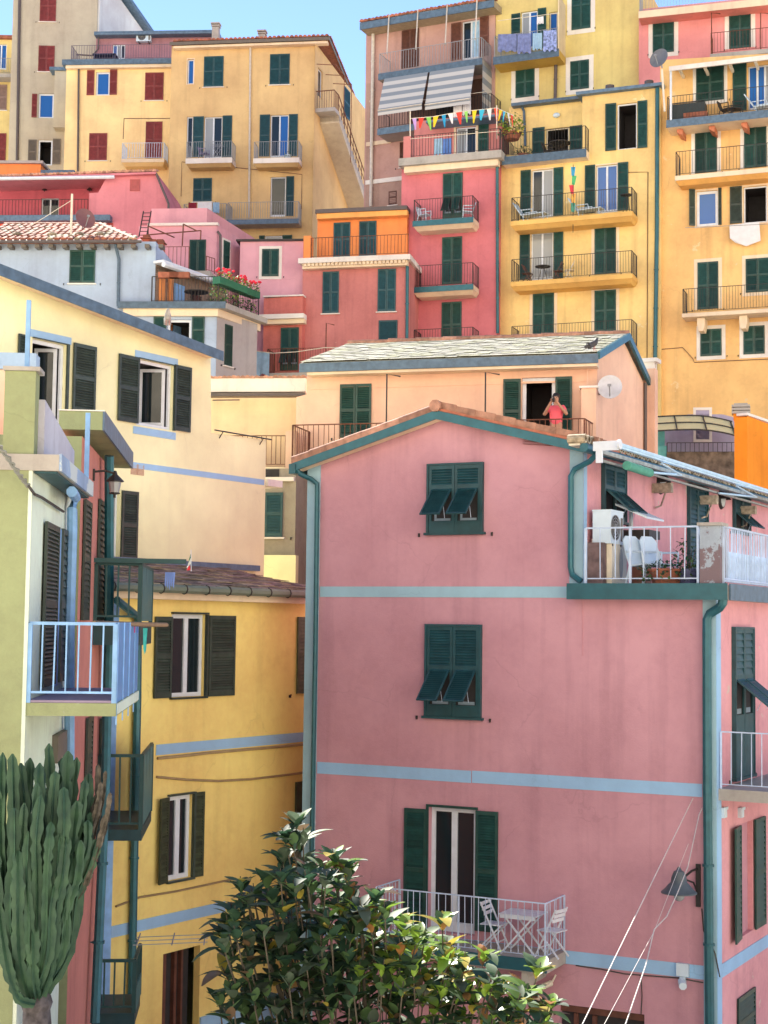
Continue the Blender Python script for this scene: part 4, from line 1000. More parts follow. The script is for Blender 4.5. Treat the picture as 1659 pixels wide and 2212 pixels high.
# terrace slab
z = (f.uz(300, 656, .0)[1] + f.uz(480, 657, 0)[1]) / 2; th = .22
u0, u1 = f.uz(258, 660, 0)[0], f.uz(489, 660, 0)[0]; uc = f.uz(337, 600)[0]
ter = H.part('terrace_slab', MB().box(0, 1, 0, 1, 0, 1), stone_slab)
dB = Vector((math.cos(R(68)), math.sin(R(68)), 0)) # side direction relative to the front
A = Vector((u1, -.3, z)); B = A + dB * 3.4; C0 = Vector((uc, 0, z)); Dd = C0 + dB * 5
bpy.data.meshes.remove(ter.data) if False else None
def slab(poly, z0, z1):
    n = len(poly); v = [(p.x, p.y, z0) for p in poly] + [(p.x, p.y, z1) for p in poly]
    return MB().add(v, [tuple(reversed(range(n))), tuple(range(n, 2 * n))] + [(i, (i + 1) % n, (i + 1) % n + n, i + n) for i in range(n)])
ter.data = slab([Vector((u0, -.3, 0)), A, B, Dd, C0, Vector((u0, -.004, 0))], z - th, z).mesh('terrace_slab', stone_slab)
link('slab_edge', MB().box(u0, u1 + .02, -.34, -.302, z - th - .02, z + .03).mesh('slab_edge', copper_grey), ter)
link('cornice', slab([Vector((u0 + .2, -.2, 0)), A + Vector((-.3, .1, 0)), B + Vector((-.3, .1, 0)), Dd, C0, Vector((u0 + .2, -.004, 0))], z - th - .30, z - th - .003).mesh('cornice', cream_trim), ter)
ua = f.uz(328, 630, .2)[0]
H.rail(ter, [(ua, .2, z), (A.x - .3, .2, z), (A.x - .3 + dB.x * 3.2, .2 - dB.y * 3.2, z)], 1.05, iron, sp=.13, r=.011, rr=.022)
T6Z = z; T6A = A; T6B = dB
# lower storey under the terrace
ul = f.uz(258, 700)[0]; ur = f.uz(469, 700)[0]
H.f = f
f2 = H.shift(.05)
H.glaz((361, 690, 413, 742), white, g_dark, fac=f2, open_='dark', fw=.1)
H.open_leaf((331.8, 684, 359.6, 745), green, fac=f2, right=True); H.open_leaf((415, 684, 442, 745), green, fac=f2)
H.wall([(250, 672), (469, 672)], depth=.3, fac=f2, back=False)
s7 = H.side(469, 720, 62, f2)
H.shut((484.6, 702, 500.5, 791), green, fac=s7, n=1, sill=True)
H.wall([(469, 672), (556, 700)], depth=0, fac=s7, mat=P('grey_violet', (.42, .40, .40), stain=.3), name='side_wall')

# ================================================================== lavender pink house
H = House('lavender_house', 560, 570, 67, -5, 'lavender pink flat roofed house with two green shuttered windows beside the flowered terrace', mat=lavender)
T5 = H; f = H.f
fL = H.shift(.6)
H.shut((566, 538, 602.6, 597), green, surround=white_wall, sw=.13, mid=False)
H.wall([(519, 520), (655, 518)], depth=7)
z = f.uz(590, 519, .2)[1]; H.part('roof_flashing', MB().box(f.uz(519, 519, .2)[0] - .2, f.uz(655, 518, .2)[0], -.14, 7, z, z + .08), iron)
H.shut((409, 518, 445, 592), green, fac=fL, sill='door', n=2, mid=False)
H.wall([(300, 489), (470, 486)], depth=.3, fac=fL, back=False)
s5b = H.side(470, 530, 64, fL)
H.shut((481.6, 521, 494.5, 584), green, fac=s5b, n=1, surround=white_wall)
H.wall([(470, 486), (523, 518)], depth=0, fac=s5b, name='side_wall')
z = fL.uz(400, 487, .1)[1]
H.part('coping', MB().box(fL.uz(320, 487)[0], fL.uz(472, 487)[0], -.12, .2, z, z + .12), white_wall, fL)
zp = fL.uz(400, 450, -.8)[1]; u0, u1 = fL.uz(327, 460, -.8)[0], fL.uz(447, 460, -.8)[0]
H.part('parapet', MB().box(u0, u1, .8, 1.1, z, zp), P('parapet_pink', (.74, .40, .46), stain=.2), fL)
sp = Fac(fL.world(u1, -.8, 0), 64, H.zb, H); H.facs.append(sp)
H.part('parapet', MB().prism([(0, z), (7, z), (7, z + .35), (0.0, zp)], 0, .3), P('parapet_pink2', (.74, .40, .46), stain=.2), sp)
b = H.part('roof_terrace', MB().box(fL.uz(300, 590)[0], fL.uz(470, 590)[0], -1.6, -.003, fL.uz(400, 592, 1)[1] - .3, fL.uz(400, 592, 1)[1]), stone_slab, fL)
zf = fL.uz(400, 592, 1)[1]
H.rail(b, [(fL.uz(330, 560, 1.5)[0], 1.5, zf), (fL.uz(408, 560, 1.5)[0], 1.5, zf)], fL.uz(380, 533, 1.5)[1] - zf, rust, sp=.16, r=.014)
H.rail(b, [(fL.uz(446, 560, 1.5)[0], 1.5, zf), (fL.uz(464, 560, 1.0)[0], 1.0, zf)], fL.uz(452, 553, 1.5)[1] - zf, rust, sp=.16, r=.014)
fr = H.part('pergola_frame', MB(), rust, fL)
def seg(pts, off, r=.03): return MB().tube([(fL.uz(x, y, off)[0], -off, fL.uz(x, y, off)[1]) for x, y in pts], r, 5)
for pts, off in ((((320, 487), (319, 530)), 1.4), (((396, 484), (393.5, 531)), 1.4), (((434, 498), (433, 517)), .6), (((320, 507), (434, 498)), .8), (((396, 484), (424, 498)), 1.2), (((320, 488), (377, 513)), 1.2)):
    link('frame_tube', seg(pts, off).mesh('frame_tube', rust), fr)
H.pipe([(470, 500, .1), (476, 508, .1), (476, 610, .1)], .06, pipe_dark, fac=fL, clips=False)
# ladder
lad = H.part('ladder', MB(), iron, fL)
a1, a2 = fL.uz(300, 512, 1.5), fL.uz(310, 456, 1.2); 
for dx in (0, .34): link('ladder_rail', MB().tube([(a1[0] + dx, -1.5, a1[1]), (a2[0] + dx, -1.2, a2[1])], .03, 4).mesh('ladder_rail', iron), lad)
for i in range(7):
    t = (i + .5) / 7; p = (a1[0] + (a2[0] - a1[0]) * t, -1.5 + .3 * t, a1[1] + (a2[1] - a1[1]) * t)
    link('rung', MB().tube([p, (p[0] + .34, p[1], p[2])], .02, 4).mesh('rung', iron), lad)
# brick chimney pots beside it
for x, y0, y1 in ((331, 545, 522), (346, 545, 522), (316, 533, 512)):
    ud, zd = fL.uz(x, y0, 4.5); zt = fL.uz(x, y1, 4.5)[1]
    c = link('chimney', MB().box(ud - .15, ud + .15, -4.6, -4.3, zd - .3, zt - .1).mesh('chimney', plain('chimney_brick', (.45, .12, .07), rough=.9)), lad.parent, H.place(fL)[0], 0)
    link('chimney_cap', MB().box(ud - .22, ud + .22, -4.67, -4.23, zt - .09, zt - .05).box(ud - .13, ud + .13, -4.6, -4.3, zt - .045, zt + .08).mesh('chimney_cap', terracotta), c)

# ================================================================== pink terrace house, upper left
H = House('pink_terrace_house', 180, 420, 74, -4, 'deep rose house with a recessed loggia and tiled roof edge at upper left', mat=rose)
T4 = H; f = H.f
fr = H.shift(-1.8)
H.glaz((89, 428, 127, 470), white, g_dark, fac=fr, door=True)
H.wall([(-80, 385), (240, 380)], depth=4, fac=fr, mat=P('deep_rose', (.55, .13, .17), stain=.3), name='loggia_wall')
u0 = f.uz(193, 420)[0]
H.wall([(193, 417), (212, 416), (232, 380), (336, 370), (367, 446)], depth=6)
z = f.uz(120, 470)[1]; H.part('loggia_floor', MB().box(f.uz(-80, 470)[0], f.uz(243, 470)[0], -.5, 1.8, z - .28, z), copper_grey)
H.part('lower_wall', MB().box(f.uz(-80, 480)[0], f.uz(245, 480)[0], -.0, 1.8, 0, z - .285), P('red_lower', (.78, .12, .08), stain=.3))
b = H.part('railing_base', MB().box(f.uz(-80, 470)[0], f.uz(193, 470)[0], -.3, -.1, z, z + .05), copper_grey)
H.rail(b, [(f.uz(-20, 450)[0], .2, z), (f.uz(192, 450)[0], .2, z)], f.uz(100, 431, .2)[1] - z, iron, sp=.16, r=.014)
zr = f.uz(170, 383, .3)[1]; ur0, ur1 = f.uz(-60, 383, .3)[0], f.uz(248, 383, .3)[0]
ro = H.part('roof', MB().prism([(ur0, zr), (f.uz(337, 372, .3)[0], zr + .25), (f.uz(337, 372, .3)[0], zr + .15), (ur0, zr - .1)], -.3, 5), rose)
link('gutter', MB().tube([(ur0, -.38, zr - .06), (ur1, -.38, zr - .02)], .09, 6).mesh('gutter', white), ro)
H.tiles(ro, (ur0, -.32, zr + .03), (f.uz(337, 372, .3)[0], -.32, zr + .28), 48, .11, .7, (0, 1, .25), tile_pale)
for x in (98, 195):
    u, zz = fr.uz(x, 410); H.anchor('wall_lamp', cached('wl', lambda: MB().lathe([(.03, .1), (.14, -.06), (.03, -.06), (.02, -.14)], 8).box(-.02, .02, 0, .15, .06, .1).mesh('wall_lamp', iron)), fr, u, .15, zz)
u0_, u1_, z0_, z1_ = f.rect(281, 388, 302, 430); H.part('shutter', MB().box(u0_, u1_, -.05, -.003, z0_ + .4, z1_), plain('faded_red_paint', (.40, .10, .10), rough=.8))
H.pipe([(337, 374, .2), (364, 440, .2), (364, 452, .2)], .06, pipe_dark, clips=False)

# ================================================================== coral house with the orange penthouse
H = House('coral_house', 770, 640, 66, -12, 'weathered coral red house with white cornice and an orange set-back top floor', mat=coral)
R7 = H; f = H.f
H.shut((697, 587, 732.5, 677), teal, n=2, mid=True, dogs=False)
H.shut((816, 581, 855.5, 673), teal, n=2, dogs=False)
H.shut((818, 692, 859, 745), teal, n=1, mid=False)
H.wall([(654, 578), (884, 566)], depth=5)
u0, u1 = f.uz(644, 562, .5)[0], f.uz(886, 556, .5)[0]; z1 = f.uz(770, 553, .5)[1]; z0 = f.uz(770, 564, .5)[1]
cs = H.part('cornice_slab', MB().box(u0, u1, -.5, 4, z0, z1), white_wall)
link('cornice_moulding', MB().box(u0 + .15, u1 - .15, -.35, -.003, z0 - .22, z0 - .003).mesh('cornice_moulding', cream_trim), cs)
me = cached('dentil', lambda: MB().box(-.06, .06, -.44, -.353, -.13, -.003).mesh('dentil', cream_trim))
for i in range(26): link('dentil', me, cs, (u0 + .3 + i * (u1 - u0 - .6) / 25, 0, z0))
H.rail(cs, [(f.uz(673, 540, .4)[0], .4, z1), (u1 - .1, .4, z1)], .9, rust, sp=.15, r=.012)
link('pier', MB().box(f.uz(656, 540, .4)[0], f.uz(671, 540, .4)[0], -.45, .1, z1, z1 + 1.0).mesh('pier', orange), cs)
fp = H.shift(-2.)
H.shut((720.6, 481, 757, 556), teal, fac=fp, n=2, sill='door', dogs=False); H.shut((776, 478, 813.5, 553), teal, fac=fp, n=2, sill='door', dogs=False)
H.wall([(686, 467), (880, 455)], depth=3, fac=fp, mat=orange, name='penthouse_wall')
z = fp.uz(775, 455, .4)[1]; u0, u1 = fp.uz(682, 460, .4)[0], fp.uz(880, 450, .4)[0]
rp = H.part('penthouse_roof', MB().box(u0, u1, -.5, 3, z - .06, z + .12), pipe_dark, fp)
link('eaves_board', MB().box(u0 + .05, u1, -.42, -.003, z - .3, z - .065).mesh('eaves_board', P('orange_eave', (.86, .42, .13))), rp)
H.pipe([(876, 569, .2), (880, 577, .1), (879, 735, .1)], .075, gutter)
fl2 = H.shift(.5)
H.shut((606.5, 708, 645.5, 800), green, fac=fl2, n=2, sill='door', flap=True, dogs=False)
H.wall([(570, 645), (654, 639)], depth=5, fac=fl2, mat=coral2, name='low_wing_wall')
z = fl2.uz(612, 641)[1]; H.part('coping', MB().box(fl2.uz(569, 642)[0], fl2.uz(656, 642)[0], -.08, .4, z, z + .06), white_wall, fl2)
u0, u1 = fl2.uz(549, 685, .5)[0], fl2.uz(656, 683, .5)[0]; z1 = fl2.uz(605, 678, .5)[1]
cc = H.part('cornice_slab', MB().box(u0, u1, -.5, -.003, z1 - .2, z1), white_wall, fl2); link('cornice_moulding', MB().box(u0 + .3, u1, -.35, -.003, z1 - .4, z1 - .203).mesh('cornice_moulding', cream_trim), cc)
b, *_ = H.balcony(575, 760, 804, D=1.1, h=1.05, rail=rust, fac=fl2, th=.3, slab=stone_slab)
for x, y0, y1 in ((705, 698, 760),):
    u, zt_ = fl2.uz(x, y0, .8); H.part('line_pole', MB().tube([(u, -.8, fl2.uz(x, y1, .8)[1] - .5), (u, -.8, zt_), (u + .36, -.85, zt_ - .1)], .025, 5), rust, fl2)

# ================================================================== tall red-pink house
H = House('tall_rose_house', 970, 550, 67.3, -18, 'tall rose house with three balconies and a bunting-hung roof terrace, centre of the hillside', mat=P('tall_rose', (.60, .19, .22), stain=.3, streak=.3))
R6 = H; f = H.f
H.shut((957, 374.5, 999.5, 475), green, n=2, sill='door', flap=True); H.shut((955, 512, 998.5, 614), green, n=2, sill='door'); H.shut((954, 652.5, 997.5, 752), green, n=2, sill='door', flap=False)
H.wall([(868, 352), (1076, 338)], depth=7)
BAL6 = [H.balcony(892, 1022, y, D=1.05, h=hh, th=.22, slab=cream_trim, edge=gutter if i < 2 else None, rail=iron, sp=.12, under=cream_trim) for i, (y, hh) in enumerate(((474, .98), (618, .98), (757, .98)))]
u0, u1 = f.uz(861, 335, .6)[0], f.uz(1083, 326, .6)[0]; zt = (f.uz(880, 340, .6)[1] + f.uz(1070, 325, .6)[1]) / 2
ts = H.part('terrace_slab', MB().box(u0, u1, -.6, 6, zt - .34, zt), stone_slab); link('cornice_moulding', MB().box(u0 + .2, u1 - .2, -.4, -.003, zt - .62, zt - .343).mesh('cornice_moulding', cream_trim), ts)
R6Z = zt; R6U = (u0, u1)
hh = f.uz(975, 297, .5)[1] - f.uz(975, 332, .5)[1]
H.rail(ts, [(f.uz(888, 320, .5)[0], .5, zt), (f.uz(1000, 320, .5)[0], .5, zt), (u1 - .1, .5, zt), (u1 - .1, -3, zt)], 1.0, iron, sp=.13, r=.012)
link('pier', MB().box(f.uz(872, 320, .5)[0], f.uz(888, 320, .5)[0], -.55, .1, zt, zt + 1.0).mesh('pier', coral), ts)
fb = H.shift(-3.2)
H.glaz((985, 274, 1028, 335), white, [g_curtain, g_dark], fac=fb, door=True, surround=cream_trim)
H.open_leaf((1034, 268, 1056, 335), green, fac=fb)
H.wall([(895, 275), (900, 262), (1085, 242)], depth=4, fac=fb, mat=coral, name='terrace_back_wall')
zq = fb.uz(960, 268, .6)[1]
H.part('terrace_eave', MB().box(fb.uz(925, 270, .6)[0], fb.uz(1085, 250, .6)[0], -1.0, 1, zq, zq + .1), copper_grey, fb)
H.pipe([(1078, 330, .2), (1074, 345, .1), (1075, 720, .1)], .07, gutter)
# ================================================================== brown-pink tall house, top centre
H = House('mauve_house', 900, 250, 75, -25, 'mauve pink tall house with striped awning and wrap balconies below a blue grey eave', mat=mauve)
R1 = H; f = H.f
H.shut((868, 64, 905.5, 146), brown, n=2, sill='door', dogs=False)
H.glaz((998, 44, 1036, 128), white, [g_dark, cloth_blue], door=True); H.open_leaf((975, 50, 997, 130), brown, right=True); H.open_leaf((1037, 36, 1056, 122), brown)
H.shut((864, 308, 872, 362), brown, n=1, sill=True)
H.shut((840, 413, 858, 443), brown, n=1, dogs=False)
H.wall([(791, 66), (1070, 5)], depth=8)
u0, u1 = f.uz(790, 430)[0], f.uz(1068, 430)[0]; zq = f.uz(830, 303)[1]
z3 = f.uz(832, 395)[1]
H.part('plinth_wall', MB().box(u0 + .01, f.uz(880, 420)[0], -.04, -.004, 0, z3), mauve_low)
H.part('string_course', MB().box(u0, f.uz(880, 420)[0], -.08, -.003, z3 + .003, z3 + .22), white_wall)
H.part('string_course', MB().box(u0, f.uz(845, 300)[0], -.06, -.003, zq - .2, zq), cream_trim)
H.part('corner_strip', MB().box(u0 - .01, f.uz(809, 200)[0], -.025, -.004, z3 + .23, f.uz(800, 180)[1]), mauve_low)
off = .9
a, b = f.uz(779, 50, off), f.uz(1068, 0, off)
ro = H.part('roof', MB().prism([a, b, (b[0], b[1] - .35), (a[0], a[1] - .35)], -off, 8), soffit)
link('fascia', MB().prism([(a[0] - .02, a[1]), (b[0], b[1]), (b[0], b[1] - .36), (a[0] - .02, a[1] - .36)], -off - .06, -off - .004).mesh('fascia', copper_grey), ro)
H.tiles(ro, (a[0], -off - .1, a[1] + .02), (b[0], -off - .1, b[1] + .02), 34, .13, .6, (0, 1, .2), terracotta)
H.part('back_roof', MB().box(a[0] - .7, a[0] + .5, 4, 10, f.uz(770, 88, -4)[1], f.uz(770, 80, -4)[1]), copper_grey)
H.pipe([(807, 52, .5), (806, 70, .15), (801, 446, .15)], .085, pipe_white)
BA = H.balcony(818, 1041, 143, D=1.3, h=1.05, slab=stone_slab, edge=copper_grey, rail=iron_grey, sp=.14, th=.3, r=.014)
BB = H.balcony(816, 1062, 262, D=1.3, h=1.0, slab=stone_slab, edge=copper_grey, rail=iron, sp=.14, th=.3, r=.014)
_, b0, b1, bz = BA
for i in range(4):
    u = b0 + .4 + i * (b1 - b0 - .8) / 3; link('awning_post', MB().tube([(u, -1.2, bz + 1), (u, -1.0, bz + 3.1)], .035, 5).mesh('awning_post', pipe_white), BA[0])
H.part('awning_roll', MB().tube([(b0 + .6, -.75, bz + 3.05), (b1, -.75, bz + 3.05)], .13, 8), plain('cream_canvas', (.6, .45, .32), rough=.9))
H.part('loggia_shade', MB().box(b0 + 1.1, b1 - .4, -.03, -.003, BB[3] + .0, BB[3] + 2.3), plain('recess_shade_brown', (.14, .075, .055), rough=.8))  # flat brown sheet stands in for shade inside the recessed balcony
H.part('door', MB().box(b0 + 2.6, b0 + 4.0, -.06, -.032, BB[3], BB[3] + 2.2), dark)
zt_, zb__ = bz - .3, bz - 2.15
for i, (p, q, o1) in enumerate(((b0 + .35, (b0 + b1) / 2 - .05, 1.9), ((b0 + b1) / 2 + .05, b1 - .35, 1.75))):
    m = MB(); n = 10
    for jn in range(n):
        t0, t1 = jn / n, (jn + 1) / n
        ya, yb = -1.36 - (o1 - 1.2) * t0, -1.36 - (o1 - 1.2) * t1; za, zb2 = zt_ - (zt_ - zb__) * t0, zt_ - (zt_ - zb__) * t1
        m.quad((p, ya, za), (p, yb, zb2), (q, yb, zb2), (q, ya, za))
    m.quad((p, -1.36 - (o1 - 1.2), zb__), (p, -1.36 - (o1 - 1.2), zb__ - .25), (q, -1.36 - (o1 - 1.2), zb__ - .25), (q, -1.36 - (o1 - 1.2), zb__))
    aw = H.part('awning', m, striped('awning_stripes%d' % i, (.55, .55, .55), (.24, .28, .33), 2.3, 2))
    link('front_bar', MB().tube([(p, -1.38 - (o1 - 1.2), zb__), (q, -1.38 - (o1 - 1.2), zb__)], .04, 5).mesh('front_bar', pipe_white), aw)
H.part('side_curtain', MB().quad((b1 + .05, -1.35, zt_), (b1 + .05, -1.35, BB[3] + .1), (b1 + .05, -.1, BB[3] + .1), (b1 + .05, -.1, zt_)), striped('curtain_stripes', (.55, .55, .55), (.24, .28, .33), 1.6, 2))

# ================================================================== ochre tall house
H = House('ochre_house', 1220, 110, 72, -22, 'ochre yellow tall house with white framed shutters at the top, laundry balcony on its left', mat=ochre)
R2 = H; f = H.f
for r_ in ((1235, -40, 1276, 63), (1232, 131, 1272.5, 193), (1114, 146.5, 1155, 210)): H.shut(r_, green, surround=white_wall, sw=.22, mid=True)
H.glaz((1126, 24, 1161, 105), white, [g_curtain, g_sky_blue], door=True); H.open_leaf((1105, 30, 1124, 110), green, right=True); H.open_leaf((1162, 18, 1180, 105), green)
H.glaz((1186, 26, 1204, 100), off_white, [g_sky_blue], n=1)
H.wall([(1066, -60), (1381, -60)], depth=6)
BL2 = H.balcony(1066, 1207, 115, D=1.2, h=1.05, slab=P('ochre_slab', (.62, .42, .10)), edge=copper_grey, rail=iron_grey, th=.35, r=.014, sp=.14)
H.pipe([(1210, -30, .1), (1207, 110, .1), (1201, 118, .1), (1199, 225, .1)], .08, pipe_dark)
H.part('side_screen', MB().box(BL2[2] - .05, BL2[2], -1.2, -.003, BL2[3], BL2[3] + 2.6), P('cream_screen', (.7, .6, .4)))
# ================================================================== salmon house top right
H = House('salmon_house', 1500, 80, 69.5, -17, 'salmon pink house at the top right with two white framed green shutters', mat=salmon)
R3 = H; f = H.f
H.shut((1410, 40, 1456, 114), green, surround=white_wall, sw=.2); H.shut((1575, 22, 1622, 104), green, surround=white_wall, sw=.2, sill='door')
H.wall([(1380, 20), (1720, -14)], depth=6)
BL3 = H.balcony(1380, 1720, 8, D=.9, h=1.0, slab=P('salmon_slab', (.8, .3, .25)), edge=cream_trim, rail=iron_grey, th=.3, sp=.14)
b, *_ = H.balcony(1534, 1720, 108, D=.8, h=1.0, slab=stone_slab, rail=rust, th=.2, sp=.14)
for x in (1537, 1643):
    u, zt_ = f.uz(x, 28, .7); H.part('line_pole', MB().tube([(u, -.7, zt_ - 3.9), (u, -.7, zt_), (u + .4, -.75, zt_ - .1)], .025, 5), rust)

# ================================================================== big yellow house
H = House('yellow_tower_house', 1240, 550, 66, -21, 'tall warm yellow house with four rows of dark green shutters and three iron balconies', mat=yellow)
R5 = H; f = H.f
for r_ in ((1284.5, 491, 1331, 592), (1151, 634, 1197, 724), (1284.5, 627, 1331, 716)): H.shut(r_, green, surround=cream_trim, sw=.14, sill='door')
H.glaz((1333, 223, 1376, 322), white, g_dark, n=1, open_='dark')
H.open_leaf((1308, 224, 1331.5, 326), green, right=True); H.open_leaf((1377.5, 218, 1398.6, 320), green)
for r_, pn in (((1148.5, 366, 1194.5, 470), [g_dark, g_curtain]), ((1287.5, 356, 1333.5, 459), [g_sky_blue, g_sky_blue]), ((1146.5, 501, 1194.5, 604), [g_curtain, g_curtain])):
    H.glaz(r_, white, pn, door=True, surround=cream_trim, sw=.05)
for r_, rt in (((1125, 368, 1147, 473), 1), ((1196, 362, 1217, 466), 0), ((1264, 357, 1286, 461), 1), ((1335, 351, 1357.5, 455), 0), ((1123, 502, 1145, 604), 1), ((1196, 497, 1217, 602), 0)):
    H.open_leaf(r_, green, right=bool(rt))
H.wall([(1077, 335), (1258, 330), (1258, 205), (1427, 186)], depth=8)
BAL5 = [H.balcony(1103, 1366, y, D=1.1, h=hh, th=.2, slab=P('yellow_slab', (.78, .50, .16)), rail=iron, sp=.12, under=P('yellow_slab', (.78, .5, .16))) for y, hh in ((467, 1.05), (600, 1.0), (747, 1.0))]
H.pipe([(1420, 190, .1), (1419, 500, .1), (1412, 1000, .1)], .09, gutter)
z = f.uz(1340, 194, .3)[1]
rf = H.part('roof', MB().box(f.uz(1244, 205, .3)[0], f.uz(1432, 186, .3)[0], -.3, 6, z, z + .14), copper_grey)
for x in (1315, 1400): link('roof_vent', cached('rv2', lambda: MB().lathe([(.0, .3), (.2, .28), (.2, .12), (.15, .1), (.15, 0)], 10).mesh('roof_vent', pipe_dark)), rf, (f.uz(x, 190)[0], .2, z + .14))
# recessed terrace at its upper left
ft = H.shift(-1.6)
H.glaz((1179, 276, 1229, 345), off_white, g_dark, fac=ft, door=True, open_='dark'); H.open_leaf((1151, 276, 1177, 340), green, fac=ft, right=True); H.open_leaf((1231, 272, 1258, 335), green, fac=ft)
H.wall([(1100, 232), (1265, 218)], depth=4, fac=ft, name='terrace_back_wall')
zq = ft.uz(1180, 224, .2)[1]; H.part('terrace_roof', MB().box(ft.uz(1104, 230, .4)[0], ft.uz(1262, 220, .4)[0], -.4, 4, zq, zq + .14), copper_grey, ft)
u_, z_ = ft.uz(1203, 250); H.anchor('ceiling_lamp', cached('cl', lambda: MB().ball((0, -.08, 0), .17, .1, .12).mesh('ceiling_lamp', white_p, True)), ft, u_, 0, z_)
BT5 = H.balcony(1085, 1266, 331, D=.6, h=1.05, th=.34, slab=cream_trim, edge=copper_grey, rail=iron, sp=.13, ends=(False, True))
link('terrace_floor', MB().box(f.uz(1079, 334)[0], f.uz(1257, 330)[0], .003, 1.6, BT5[3] - .1, BT5[3]).mesh('terrace_floor', stone_slab), BT5[0])
H.pipe([(1128, 232, .1), (1132, 240, .08), (1135, 315, .08)], .06, copper_grey, fac=ft, clips=False)
H.part('conduit', MB().tube([(f.uz(1337, 373)[0], -.03, f.uz(1337, 373)[1]), (f.uz(1400, 373)[0], -.03, f.uz(1400, 372)[1]), (f.uz(1398, 700)[0], -.03, f.uz(1398, 780)[1])], .02, 4), brown)
# ================================================================== amber house on the right
H = House('amber_house', 1550, 500, 64, -21, 'broad amber house on the right with a white awning terrace above corbelled balconies', mat=amber)
R4 = H; f = H.f
H.shut((1504, 141, 1564, 218), green, surround=white_wall, sw=.14, n=2)
H.open_leaf((1583, 134, 1613, 240), green, right=True)
H.glaz((1616, 140, 1672, 236), white, [g_sky_blue, g_sky_blue, g_curtain], door=True, n=3)
H.shut((1501.5, 275, 1549, 373), green, surround=white_wall, sw=.16, sill='door'); H.shut((1607.5, 266, 1656, 362), green, surround=white_wall, sw=.16, sill='door')
H.glaz((1504, 412, 1551, 488), white, [g_sky_blue], n=1, surround=cream_trim, sw=.07, fw=.12)
H.open_leaf((1489, 410, 1502, 489), dark_slat, right=True, ajar=.5); H.open_leaf((1552, 406, 1559, 486), dark_slat, ajar=0)
H.glaz((1606, 402, 1657, 481), white, g_dark, n=1, open_='dark', surround=cream_trim, sw=.07); H.open_leaf((1577, 403, 1603, 483), dark_slat, right=True)
H.shut((1507, 566, 1552, 668), green, surround=cream_trim, sw=.15, sill='door'); H.shut((1611, 558, 1664, 631), green, surround=cream_trim, sw=.15)
H.shut((1513, 711, 1559, 769), green, surround=white_wall, sw=.16); H.shut((1606, 704, 1652, 765), green, surround=white_wall, sw=.16)
H.wall([(1426, 130), (1720, 112)], depth=7)
u, z = f.uz(1500, 948); 
zt = (f.uz(1445, 254, 1.2)[1] + f.uz(1650, 240, 1.2)[1]) / 2
BT4 = H.balcony(1440, 1720, 246, D=1.2, h=1.05, th=.3, slab=cream_trim, edge=copper_grey, rail=iron, sp=.13)
me = cached('corbel', lambda: MB().prism([(-.12, 0), (.12, 0), (.12, -.28), (-.12, -.14)], -.9, -.003).mesh('corbel', plain('terracotta_corbel', (.50, .17, .09))))
for i in range(7): link('corbel', me, BT4[0], (BT4[1] + .5 + i * 1.35, 0, BT4[3] - .32))
BU4 = H.balcony(1458, 1720, 368, D=1.0, h=1.05, th=.2, slab=cream_trim, rail=iron, sp=.14, under=P('amber_under', (.8, .45, .14)))
BV4 = H.balcony(1473, 1720, 670, D=1.0, h=1.05, th=.16, slab=cream_trim, rail=iron, sp=.12)
me = cached('bracket', lambda: MB().prism([(-.16, 0), (.16, 0), (.16, -.3), (.1, -.55), (-.1, -.55), (-.16, -.3)], -.75, -.003).mesh('bracket', cream_trim))
for i in range(4): link('bracket', me, BV4[0], (BV4[1] + .75 + i * 1.75, 0, BV4[3] - .18))
# white awning roof over the upper terrace
za = f.uz(1550, 118, 1.2)[1]
u0, u1 = f.uz(1446, 125, 1.2)[0], f.uz(1720, 100, 1.2)[0]
aw = H.part('terrace_canopy', MB().add([(u0, -1.3, za - .3), (u1, -1.3, za - .3), (u1, .3, za + .25), (u0, .3, za + .25), (u0, -1.3, za - .5), (u1, -1.3, za - .5), (u1, .3, za + .05), (u0, .3, za + .05)], [(0, 1, 2, 3), (7, 6, 5, 4), (0, 4, 5, 1), (0, 3, 7, 4), (1, 5, 6, 2)]), white_wall)
me = cached('can_rafter', lambda: MB().box(-.05, .05, -1.2, -.003, -.12, -.003).mesh('rafter', off_white))
for i in range(7): link('rafter', me, aw, (u0 + .4 + i * 1.05, 0, za - .32))
link('post', MB().tube([(u0 + .06, -1.2, BT4[3]), (u0 + .06, -1.2, za - .45)], .05, 6).mesh('post', white), aw)
H.part('conduit', MB().tube([(f.uz(1427, 735)[0], -.03, f.uz(1427, 755)[1]), (f.uz(1475, 752)[0], -.03, f.uz(1475, 751)[1]), (f.uz(1497, 770)[0], -.03, f.uz(1497, 775)[1]), (f.uz(1500, 780)[0], -.03, f.uz(1500, 783)[1]), (f.uz(1680, 775)[0], -.03, f.uz(1680, 775)[1])], .018, 4), brown)
H.pipe([(1426, 805, .1), (1426, 1000, .1)], .03, iron, clips=False, name='conduit')

